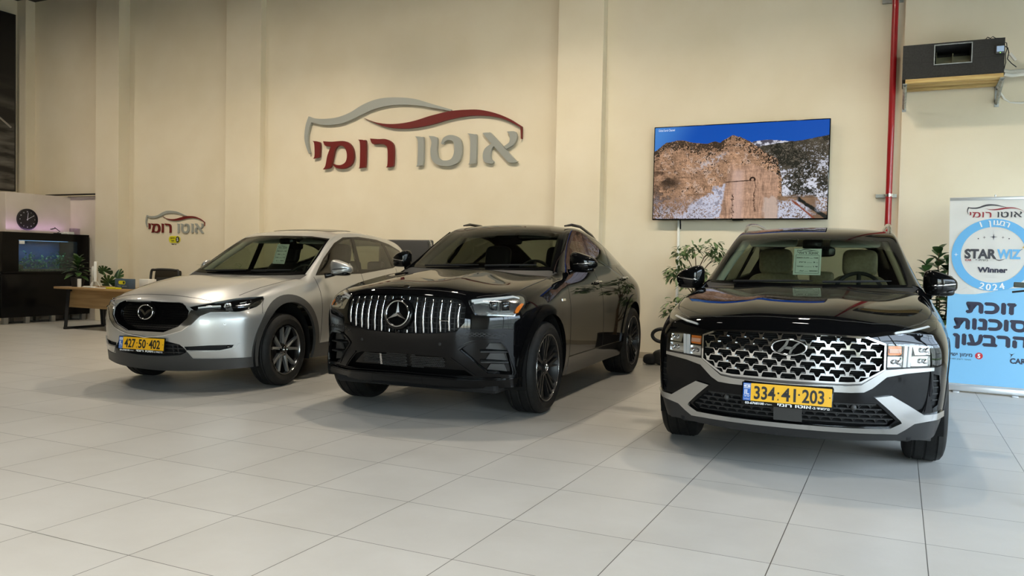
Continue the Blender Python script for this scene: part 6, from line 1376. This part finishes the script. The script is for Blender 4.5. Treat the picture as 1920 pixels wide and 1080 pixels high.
        bm = S.path_bm('F', fp([(.745, .862), (.79, .876), (.812, .882)]), .008, -.012, .012); obj('light_guide', bm, M_['lamp_white'], h, 40)
        bm = S.path_bm('F', fp([(.745, .838), (.80, .846), (.825, .85)]), .008, -.012, .012); obj('light_guide', bm, M_['reflector'], h, 40)
        f = S.well('fog_slot', 'fog_slot', M_['matte_black'], car, .04, where=wh)
        o = S.hit('F', .715 * sg, .446); bm = bmesh.new(); lathe(bm, [(.012, -.03), (.012, -.01), (.008, -.006), (0, -.005)], 16, M=FRAME(o, (0, 1, 0), (0, 0, 1))); obj('fog_lamp', bm, M_['dark_chrome'], f, 50)
        bm = S.path_bm('F', fp([(.395, .452), (.60, .466), (.765, .470)]), .006, .004, .008); obj('slot_edge', bm, SP, car, 40)
        bm = S.plate_bm('F', fp([(.415, .408), (.665, .408), (.762, .436), (.792, .478), (.805, .47), (.79, .40), (.72, .355), (.47, .347)]), .010, .016, 1, .04); obj('bumper_lip', bm, SP, car, 40)
        o = S.hit('F', .71 * sg, .655); nn = S.normal(o); bm = bmesh.new(); lathe(bm, [(.012, -.004), (.012, .0015), (.010, .002), (.009, .0005), (0, .0005)], 20, M=FRAME(o, Vector((0, 0, 1)).cross(nn), (0, 0, 1))); obj('parking_sensor', bm, M_['satin'], car, 50)
        make_mirror(car, sg, (-.80, .84, 1.10), (-.86, 1.015, 1.190) if sg > 0 else (-1.02, .905, 1.165), (.125, .088, .080) if sg > 0 else (.05, .10, .07), SP, GB, M_['grey_plastic'])
        make_wheel(car, (0, .80 * sg, .365), sg > 0, .365, .228, .247, 'v'); make_wheel(car, (-wb, .80 * sg, .365), sg > 0, .365, .228, .247, 'v')
    seam(S, car, 'S', [(-.655, 1.09), (-.66, .95), (-.63, .378)]); seam(S, car, 'S', [(-1.68, 1.12), (-1.68, .378)]); seam(S, car, 'S', [(-2.15, .378), (-2.25, .62), (-2.52, .86), (-2.62, 1.18)])
    seam(S, car, 'T', [(.778, 0), (.768, .20), (.752, .35), (.706, .555)], w=.006); seam(S, car, 'T', [(.447, .668), (.143, .690), (-.02, .712), (-.30, .735), (-.45, .72)], w=.006)
    seam(S, car, 'S', [(.275, .885), (.33, .83), (.37, .75)], w=.005)
    handles(S, car, [(-1.48, .955), (-2.38, .985)], SP); wipers(S, car, .5, .55, 1.118)
    make_underbody(car, S, wb, .365, .905, .475, .80, -3.5); make_cabin(car, S, -.5, M_['dark_leather'], 1, 1.07, -.75)
    bm = bmesh.new(); superellipsoid(bm, (-1.34, 0, 1.49), (.07, .10, .045), .6, .6); obj('camera_housing', bm, GB, car, 60)
    bm = bmesh.new(); superellipsoid(bm, (-1.42, .03, 1.43), (.025, .12, .04), .5, .5); obj('rear_view_mirror', bm, GB, car, 60)
    make_plate(car, FRAME(Vector((.960, -.03, .462)), (0, 1, 0), (-.10, 0, 1)), '427 50 402')
    return S, car
# ------------------------------------------------------------------ black SUV with the mesh grille (right)
def car_root(key, name, label, cat='car'):
    x, y, h = SPEC[key]['pose']; return empty(name, (x, y, 0), h, label, cat)
def build_mesh_suv():
    S = Body(SPEC['suv_chrome_grille']); car = car_root('suv_chrome_grille', 'car', 'black car with wide chrome mesh grille parked right, plate 334-41-203')
    BP, GB = M_['black_paint'], M_['gloss_black']; wb = 2.765
    ws = half([(0, 1.176), (.25, 1.178), (.50, 1.181), (.715, 1.185), (.665, 1.34), (.585, 1.535), (.35, 1.545), (0, 1.548)])
    fr = half([(0, 1.158), (.3, 1.160), (.55, 1.163), (.752, 1.168), (.695, 1.35), (.605, 1.562), (.35, 1.572), (0, 1.574)])
    S.cut('windscreen_border', 'F', fr, ok=lambda c, n: c.z > 1.14 and c.x < -.1, mirror=False)
    S.cut('windscreen', 'F', ws, ok=lambda c, n: c.z > 1.15 and c.x < -.1, mirror=False)
    S.cut('rear_glass', 'B', half([(0, 1.56), (.40, 1.55), (.50, 1.50), (.56, 1.22), (.3, 1.16), (0, 1.15)]), mirror=False)
    W = dict(front_window=[(-.74, 1.15), (-1.0, 1.30), (-1.32, 1.465), (-1.5, 1.52), (-1.66, 1.535), (-1.66, 1.165)], rear_window=[(-1.74, 1.165), (-1.74, 1.54), (-2.2, 1.545), (-2.58, 1.53), (-2.62, 1.18)],
             quarter_window=[(-2.70, 1.185), (-2.68, 1.525), (-3.0, 1.50), (-3.25, 1.40), (-3.28, 1.23)])
    for k, v in W.items(): S.cut(k, 'S', v, ok=lambda c, n: c.z > 1.1)
    S.cut('hood', 'T', halfT([(.868, 0), (.838, .30), (.79, .47), (.724, .578), (.675, .68), (.55, .755), (.43, .80), (.29, .825), (0, .835), (-.40, .81), (-.485, .765), (-.45, .50), (-.385, .19), (-.37, 0)]), ok=lambda c, n: c.x > -.6 and c.z > .85, mirror=False)
    S.cut('cowl', 'T', halfT([(-.34, 0), (-.36, .19), (-.43, .50), (-.46, .74), (-.62, .80), (-.55, .5), (-.5, .0)]), ok=lambda c, n: c.z > 1.0, over=['body'], mirror=False)
    S.cut('roof', 'T', halfT([(-1.30, 0), (-1.36, .56), (-3.3, .52), (-3.38, 0)]), ok=lambda c, n: c.z > 1.45, mirror=False)
    body = ['body']
    S.cut('front_door', 'S', [(-.60, 1.10), (-.62, .42), (-1.70, .42), (-1.70, 1.13)], over=body)
    S.cut('rear_door', 'S', [(-1.70, .42), (-1.70, 1.13), (-2.66, 1.16), (-2.72, .95), (-2.45, .72), (-2.32, .42)], over=body)
    S.cut('front_fender', 'S', [(.50, .30), (.50, 1.0), (.2, 1.05), (-.55, 1.13), (-.60, .30)], over=body)
    S.cut('front_bumper', 'F', half([(0, .15), (0, .985), (.30, .978), (.60, .958), (.70, .93), (.98, .90), (.98, .15)]), ok=lambda c, n: c.x > .3, over=body + ['front_fender'], mirror=False)
    for nm, c0 in (('arch_front', 0.), ('arch_rear', -wb)):
        S.cut('cladding', 'S', circle_pts(c0, .37, .475, 48), over=['body', 'front_fender', 'front_bumper', 'front_door', 'rear_door'])
        S.cut('hole', 'S', circle_pts(c0, .37, .42, 48), over=['cladding', 'body', 'front_fender', 'front_bumper', 'rear_door'])
    S.cut('cladding', 'S', [(-.3, .40), (-2.5, .40), (-2.5, .1), (-.3, .1)], over=['body', 'front_door', 'rear_door', 'front_fender'])
    gr = half([(0, .892), (.22, .890), (.445, .880), (.543, .842), (.543, .690), (.416, .610), (.345, .603), (0, .602)])
    S.cut('grille', 'F', gr, mirror=False)
    hl = [(.560, .846), (.70, .846), (.812, .835), (.828, .800), (.826, .708), (.70, .700), (.560, .696)]
    S.cut('headlight', 'F', hl)
    S.cut('drl', 'F', [(.573, .907), (.66, .943), (.795, .985), (.855, .975), (.845, .935), (.80, .918), (.71, .904), (.62, .899)])
    S.cut('lower_grille', 'F', half([(0, .468), (.263, .476), (.512, .479), (.618, .376), (.578, .336), (.38, .328), (0, .323)]), mirror=False)
    S.cut('skirt', 'F', half([(0, .290), (.54, .296), (.63, .292), (.72, .362), (.80, .378), (.98, .392), (.98, .1), (0, .1)]), over=['front_bumper', 'body', 'cladding', 'front_fender'], mirror=False)
    S.cut('air_curtain', 'F', [(.822, .665), (.858, .655), (.868, .56), (.855, .47), (.825, .45), (.812, .50), (.826, .58)], over=['front_bumper', 'front_fender'])
    S.index()
    S.part(['body'], 'body_shell', BP, car, thick=.02); S.part('roof', 'roof', BP, car, thick=.02); S.part('hood', 'hood', BP, car, thick=.012)
    S.part('front_bumper', 'front_bumper', BP, car, thick=.008); S.part('skirt', 'bumper_skirt', M_['plastic'], car, thick=.01)
    S.part('cowl', 'cowl', M_['plastic'], car, off=-.004, thick=.01)
    both_parts(S, 'front_fender', 'front_fender', BP, car); both_parts(S, 'front_door', 'front_door', BP, car, thick=.02); both_parts(S, 'rear_door', 'rear_door', BP, car, thick=.02)
    for lo_x, hi_x, nm in ((-.62, 9, 'arch_cladding'), (-2.05, -.62, 'side_cladding'), (-9, -2.05, 'arch_cladding')):
        for g in (1, -1): S.part('cladding', nm, M_['plastic'], car, off=.006, thick=.012, where=lambda c, g=g: c.y * g > 0 and lo_x < c.x <= hi_x)
    w = S.part('windscreen', 'windscreen', M_['glass_clear'], car, thick=0); S.part('windscreen_border', 'windscreen_border', GB, w, thick=.008)
    S.part('rear_glass', 'rear_window', M_['glass_tint'], car, thick=0)
    for k in W: both_parts(S, k, 'side_window', M_['glass_tint'], car, thick=0)
    make_lining(car, S, ['body'], 1.15); make_lining(car, S, ['roof'], 1.15)
    # grille: hexagon rows of chrome arches with satin tabs over a louvred black core
    g = S.well('grille', 'grille', M_['matte_black'], car, .06); g['label'] = 'chrome mesh grille'
    bm = bmesh.new()
    for k in range(24):
        z = .61 + k * .0117
        hw = .54 if .69 < z < .84 else (.40 + (z - .6) * 1.4 if z < .7 else .54 - (z - .84) * 2)
        P = [S.hit('F', y, z) + Vector((-.045, 0, 0)) for y in np.linspace(-hw, hw, 24)]; tube(bm, P, .0025, 5)
    obj('louvres', bm, M_['gloss_black'], g, 50)
    bm = bmesh.new(); bt = bmesh.new(); bl = bmesh.new(); p = .1125; rh = .0405
    for r in range(8):
        z0 = .892 - rh * (r + 1) + .012
        for c in range(-6, 7):
            y0 = (c + (.5 if r % 2 else 0.)) * p
            def okp(y, z): return inside([(a * .985, .742 + (b - .742) * .985) for a, b in gr], y, z)
            arch = [(y0 - .5 * p + .008, z0 - .002), (y0 - .5 * p + .010, z0 + .008), (y0 - .34 * p, z0 + .0235), (y0 + .34 * p, z0 + .0235), (y0 + .5 * p - .010, z0 + .008), (y0 + .5 * p - .008, z0 - .002)]
            dense = []
            for (a, b), (d, e) in zip(arch, arch[1:]):
                for i in range(4): dense.append((lerp(a, d, i / 4), lerp(b, e, i / 4)))
            dense.append(arch[-1]); run = []
            for q in dense + [None]:
                if q and okp(*q): run.append(q)
                else:
                    if len(run) > 2:
                        S.path_bm('F', run, .0058, .006, .022, bm=bm)
                    run = []
            sh = [(y0 - .44 * p, z0 + .010), (y0 - .33 * p, z0 + .0205), (y0 + .33 * p, z0 + .0205), (y0 + .44 * p, z0 + .010)]
            yt = y0 + .5 * p
            if okp(yt, z0) and okp(yt, z0 + .01):
                S.plate_bm('F', [(yt - .0095, z0 - .018), (yt + .0095, z0 - .018), (yt + .0095, z0 + .010), (yt - .0095, z0 + .010)], .006, .024, bm=bt)
            lo = [(y0 - .46 * p, z0 - .008), (y0 - .32 * p, z0 - .015), (y0 + .32 * p, z0 - .015), (y0 + .46 * p, z0 - .008)]
            sil = [(y0 - .36 * p, z0 + .0245), (y0 + .36 * p, z0 + .0245), (y0 + .30 * p, z0 + .0335), (y0 - .30 * p, z0 + .0335)]
            if all(okp(*q) for q in sil): S.plate_bm('F', sil, -.012, .012, bm=bl)
    obj('chrome_arches', bm, M_['chrome'], g, 40); obj('chrome_tabs', bt, M_['chrome'], g, 40); obj('grey_ledges', bl, M_['dark_chrome'], g, 40)
    bm = S.path_bm('F', gr, .012, .008, .016, closed=True, step=.02); obj('grille_frame', bm, M_['chrome'], car, 40)
    bm = S.path_bm('F', half([(0, .585), (.34, .590), (.42, .596), (.556, .690)])[:4], .02, .004, .012); bm = S.path_bm('F', [(0, .585), (-.34, .590), (-.42, .596), (-.556, .690)], .02, .004, .012, bm=bm); obj('grille_gap_trim', bm, M_['dark_chrome'], car, 40)  # dark strip between the grille frame and the satin strip
    # oval emblem with the leaning H
    o = S.hit('F', 0, .806); F = FRAME(o + Vector((.016, 0, 0)), (0, 1, 0), (-.05, 0, 1)); bm = bmesh.new()
    tube(bm, [F @ Vector((.102 * cos(2 * PI * k / 48), .0475 * sin(2 * PI * k / 48), .004)) for k in range(48)], .0068, 8, closed=True); e = obj('emblem', bm, M_['chrome'], car, 60)
    bm = bmesh.new()
    def st(pts): prism(bm, smooth_poly(pts, 5), .0, .009, F)
    st([(-.052, -.036, 1), (-.066, -.030), (-.030, .010), (-.014, .038), (.000, .040, 1), (-.010, .012), (-.034, -.022)])
    st([(.014, -.040, 1), (.026, -.012), (.046, .012), (.070, .030, 1), (.060, .036, 1), (.034, .016), (.012, -.010), (.000, -.040, 1)])
    st([(-.042, -.006, 1), (-.010, .004), (.022, .002), (.046, .014, 1), (.034, -.006), (.010, -.014), (-.018, -.012)])
    obj('emblem_letter', bm, M_['satin'], e, 40)
    bm = bmesh.new(); prism(bm, circle_pts(0, 0, .1, 40, rb=.046), -.014, -.006, F); obj('emblem_back', bm, M_['gloss_black'], e)
    # satin strips
    st_top = [(.820, .705), (.66, .699), (.55, .691), (.416, .593), (.335, .583), (0, .579)]; st_bot = [(0, .541), (.256, .544), (.36, .545), (.433, .550), (.48, .577), (.556, .647), (.66, .669), (.820, .685)]
    bm = S.plate_bm('F', st_top + [(-a, b) for a, b in st_top[-2::-1]] + [(-a, b) for a, b in st_bot[:0:-1]] + st_bot, .010, .016, res=.04); obj('bumper_trim_strip', bm, M_['satin'], car, 30)
    hk = [(.494, .520), (.585, .534), (.68, .474), (.771, .413), (.83, .418), (.886, .430), (.889, .385), (.80, .374), (.72, .358), (.67, .320), (.625, .290), (.54, .292), (0, .286), (0, .316), (.38, .324), (.583, .327), (.648, .362), (.640, .378), (.575, .445)]
    full = hk[:13] + [(-a, b) for a, b in hk[11::-1]] + [(-a, b) for a, b in hk[:13:-1]] + hk[13:]
    full = [hk[i] for i in range(0, 12)] + [(-a, b) for a, b in hk[11::-1]] + [(-a, b) for a, b in hk[18:13:-1]] + hk[14:]
    bm = S.plate_bm('F', full, .014, .02, res=.04); obj('skid_plate', bm, M_['satin'], car, 30)
    seam(S, car, 'F', [(.345, .589), (.345, .541)], w=.004, m='plastic')
    # lower grille
    lg = S.well('lower_grille', 'lower_grille', M_['matte_black'], car, .07); bm = bmesh.new(); LG = half([(0, .466), (.263, .474), (.508, .476), (.612, .376), (.575, .34), (.38, .331), (0, .326)])
    for r in range(5):
        z = .345 + r * .031
        ys = [y for y in np.linspace(-.64, .64, 120) if inside(LG, y, z)]
        if len(ys) > 1: S.path_bm('F', [(ys[0], z), (ys[-1], z)], .008, -.012, .03, bm=bm, step=.06)
        for c in range(-10, 11):
            yc = (c + (.5 if r % 2 else 0)) * .064
            if inside(LG, yc, z + .015) and inside(LG, yc, z + .03) and abs(yc) > .06:
                S.path_bm('F', [(yc, z), (yc, z + .03)], .008, -.018, .03, bm=bm)
                S.path_bm('F', [(yc - .02, z + .029), (yc - .008, z + .022), (yc, z + .008), (yc + .008, z + .022), (yc + .02, z + .029)], .004, -.014, .02, bm=bm)
    obj('lower_mesh', bm, M_['plastic'], lg, 30)
    bm = S.plate_bm('F', [(-.085, .336), (.085, .336), (.085, .445), (-.085, .445)], .004, .03); obj('radar_cover', bm, M_['grey_plastic'], lg, 30)
    for sg in (1, -1):
        o = S.hit('F', sg * .38, .452); bm = bmesh.new(); lathe(bm, [(.017, -.02), (.017, .004), (.011, .010), (0, .011)], 20, M=FRAME(o, (0, 1, 0), (0, 0, 1))); obj('tow_cap', bm, M_['grey_plastic'], lg, 50)
        o = S.hit('F', sg * .632, .632); bm = bmesh.new(); lathe(bm, [(.012, -.004), (.012, .002), (.009, .003), (0, .003)], 20, M=FRAME(o, (0, 1, 0), S.normal(o).cross(Vector((0, 1, 0))) * -1)); obj('parking_sensor', bm, GB, car, 50)
        wh = (lambda c, g=sg: c.y * g > 0)
        # headlight: four reflector cells and two white light guides behind a clear lens
        h = S.well('headlight', 'headlight', GB, car, .05, where=wh)
        def cell(poly, name, m, off, parent, th=.012): 
            bm = S.plate_bm('F', [(a * sg, b) for a, b in poly], off, th, res=.03); return obj(name, bm, m, parent, 40)
        cell([(.572, .836), (.645, .836), (.648, .788), (.640, .780), (.578, .778), (.570, .786)], 'amber_lamp', M_['amber'], -.016, h)
        cell([(.574, .818), (.640, .818), (.640, .792), (.576, .792)], 'amber_bar', mat('pale amber bar', 'd8a285', .3), -.008, h)
        for q in ([(.566, .768), (.646, .768), (.646, .708), (.562, .706)], [(.708, .838), (.800, .832), (.806, .785), (.722, .782)], [(.704, .770), (.806, .772), (.808, .716), (.70, .712)]):
            rf = cell(q, 'reflector', M_['reflector'], -.022, h)
            cx, cz = sum(a for a, b in q) / 4, sum(b for a, b in q) / 4
            o = S.hit('F', cx * sg, cz); bm = bmesh.new()
            for j in (-.016, .016):
                lathe(bm, [(.013, -.03), (.016, -.014), (.012, -.008), (0, -.004)], 16, M=FRAME(o + Vector((0, j, 0)), (0, 1, 0), (0, 0, 1)))
            obj('bulb', bm, M_['chrome'], rf, 50)
            bm = S.path_bm('F', [(a * sg, b) for a, b in q], .005, -.012, .012, closed=True); obj('reflector_rim', bm, M_['chrome'], rf, 40)
        for q in ([(.657, .838), (.674, .838), (.668, .706), (.650, .706)], [(.684, .838), (.700, .838), (.692, .707), (.676, .707)]): cell(q, 'light_guide', M_['lamp_white'], -.004, h)
        S.part('headlight', 'lens', M_['lens'], h, off=.002, thick=0, where=wh)
        d = S.well('drl', 'daytime_light', GB, car, .02, where=wh)
        bm = S.path_bm('F', [(.60 * sg, .913), (.68 * sg, .928), (.74 * sg, .940), (.80 * sg, .952)], .014, -.004, .01); obj('light_guide', bm, M_['lamp_white'], d, 40)
        S.part('drl', 'lens', M_['lens'], d, off=.002, thick=0, where=wh)
        a = S.well('air_curtain', 'side_vent', M_['matte_black'], car, .03, where=wh); bm = bmesh.new()
        for z in (.50, .54, .58, .62): S.path_bm('F', [(.826 * sg, z), (.86 * sg, z)], .005, -.006, .012, bm=bm)
        obj('vent_bars', bm, M_['plastic'], a, 40)
        # roof rails
        bm = bmesh.new(); P = [(-1.42, .60, 1.585), (-1.50, .60, 1.635), (-1.62, .60, 1.672), (-1.8, .598, 1.693), (-2.2, .592, 1.712), (-2.7, .58, 1.70), (-3.1, .565, 1.665), (-3.22, .56, 1.62)]
        tube(bm, [(x, y * sg, z) for x, y, z in P], [.016, .018, .017, .016, .016, .016, .017, .015], 8); obj('roof_rail', bm, M_['satin'], car, 50)
        bm = bmesh.new(); tube(bm, [(-1.405, .60 * sg, 1.575), (-1.47, .60 * sg, 1.612)], [.019, .021], 4); obj('rail_foot', bm, M_['dark_chrome'], car, 40)
        make_mirror(car, sg, (-.66, .86, 1.10), (-.70, .945, 1.200), (.118, .075, .088), GB, GB, M_['chrome'])
        make_wheel(car, (0, .815 * sg, .37), sg > 0, .37, .25, .235, 'plain'); make_wheel(car, (-wb, .815 * sg, .37), sg > 0, .37, .25, .235, 'plain')
        # front mud flap under the bumper corner
        bm = bmesh.new(); box(bm, (.38, .55, .20), (.40, .84, .275), .004); 
        for v in bm.verts: v.co.y *= sg
        bmesh.ops.recalc_face_normals(bm, faces=bm.faces[:]); obj('air_flap', bm, M_['grey_plastic'], car, 30)
    seam(S, car, 'S', [(-.60, 1.09), (-.62, .42)]); seam(S, car, 'S', [(-1.70, 1.13), (-1.70, .42)]); seam(S, car, 'T', [(.72, .578), (.675, .68), (.55, .755), (.43, .80), (.29, .825), (0, .835), (-.40, .81)], w=.007)
    seam(S, car, 'T', half([(.868, 0), (.838, .30), (.79, .47), (.724, .578)])[:4], w=.006)
    handles(S, car, [(-1.50, 1.02), (-2.42, 1.05)], M_['chrome'])
    wipers(S, car, .55, .60, 1.168)
    make_trims(car, S, [(-.60, .80, 1.15), (-.92, .72, 1.36), (-1.25, .645, 1.54), (-1.5, .63, 1.59)], M_['liner'], -1.27, 1.515)
    make_underbody(car, S, wb, .37, .94, .44, .80, -3.70); make_cabin(car, S, -.5, M_['beige'], 1, 1.13)
    bm = bmesh.new(); superellipsoid(bm, (-1.16, 0, 1.50), (.07, .085, .05), .6, .6); obj('camera_housing', bm, M_['gloss_black'], car, 60)
    bm = bmesh.new(); superellipsoid(bm, (-1.22, .06, 1.44), (.025, .12, .045), .5, .5); obj('rear_view_mirror', bm, M_['gloss_black'], car, 60)
    o = S.hit('F', 0, .505); make_plate(car, FRAME(Vector((.958, -.004, .510)), (0, 1, 0), (-.10, 0, 1)), '334 41 203')
    return S, car
# ------------------------------------------------------------------ put the cars in, and the data sheets behind their windscreens
def sheet(car, c, w, h, lean, label):
    mw = Matrix.Translation(car.location) @ Matrix.Rotation(car.rotation_euler.z, 4, 'Z')
    M = mw @ FRAME(c, (0, 1, 0), (lean, 0, 1))
    bm = bmesh.new(); box(bm, (-w / 2, -h / 2, -.001), (w / 2, h / 2, .0)); r = obj('data_sheet', bm, M_['paper']); r.matrix_world = M; tag(r, label, 'sheet')
    k = .78 * w / 4.03; bm = bmesh.new()
    for poly in [SW_GREY, SW_RED] + [q for m2, qs in LETTERS for q in qs]: prism(bm, smooth_poly([((p[0]) * k - .39 * w, p[1] * k + h * .29) + tuple(p[2:]) for p in map(sign_pt, poly)], 2), .0003, .0008)
    obj('heading', bm, M_['ink'], r); bm = bmesh.new(); a, b, c0, d = -w * .43, w * .43, -h * .44, h * .26; t = w * .012
    box(bm, (a, c0, .0003), (b, c0 + t, .0008)); box(bm, (a, d - t, .0003), (b, d, .0008)); box(bm, (a, c0, .0003), (a + t, d, .0008)); box(bm, (b - t, c0, .0003), (b, d, .0008)); obj('box_line', bm, M_['ink'], r)
    bm = bmesh.new()
    for i, tx in enumerate((HEB('היצרן והדגם') + ' ...... ' + HEB('שנה'), HEB('נפח') + ' ...... 2 ..', HEB('מחיר') + ' .......... ' + HEB('יד 1'), HEB('צבע') + ' ....... ' + HEB('אוטומט'))): text_bm(tx, h * .055, .0004, bm, Matrix.Translation((b - w * .04, d - h * (.13 + .165 * i), .0003)), 'RIGHT', width=w * (.78 - .1 * (i % 2)), bold=.0006)
    obj('lines', bm, M_['ink'], r)
S1, CAR1 = build_mesh_suv(); sheet(CAR1, (-.93, -.026, 1.350), .215, .235, -.40, 'pale data sheet hanging behind the windscreen of the right car')
S2, CAR2 = build_coupe_suv()
S3, CAR3 = build_silver_suv(); sheet(CAR3, (-1.03, .115, 1.335), .160, .25, -.45, 'pale data sheet hanging behind the windscreen of the silver car')
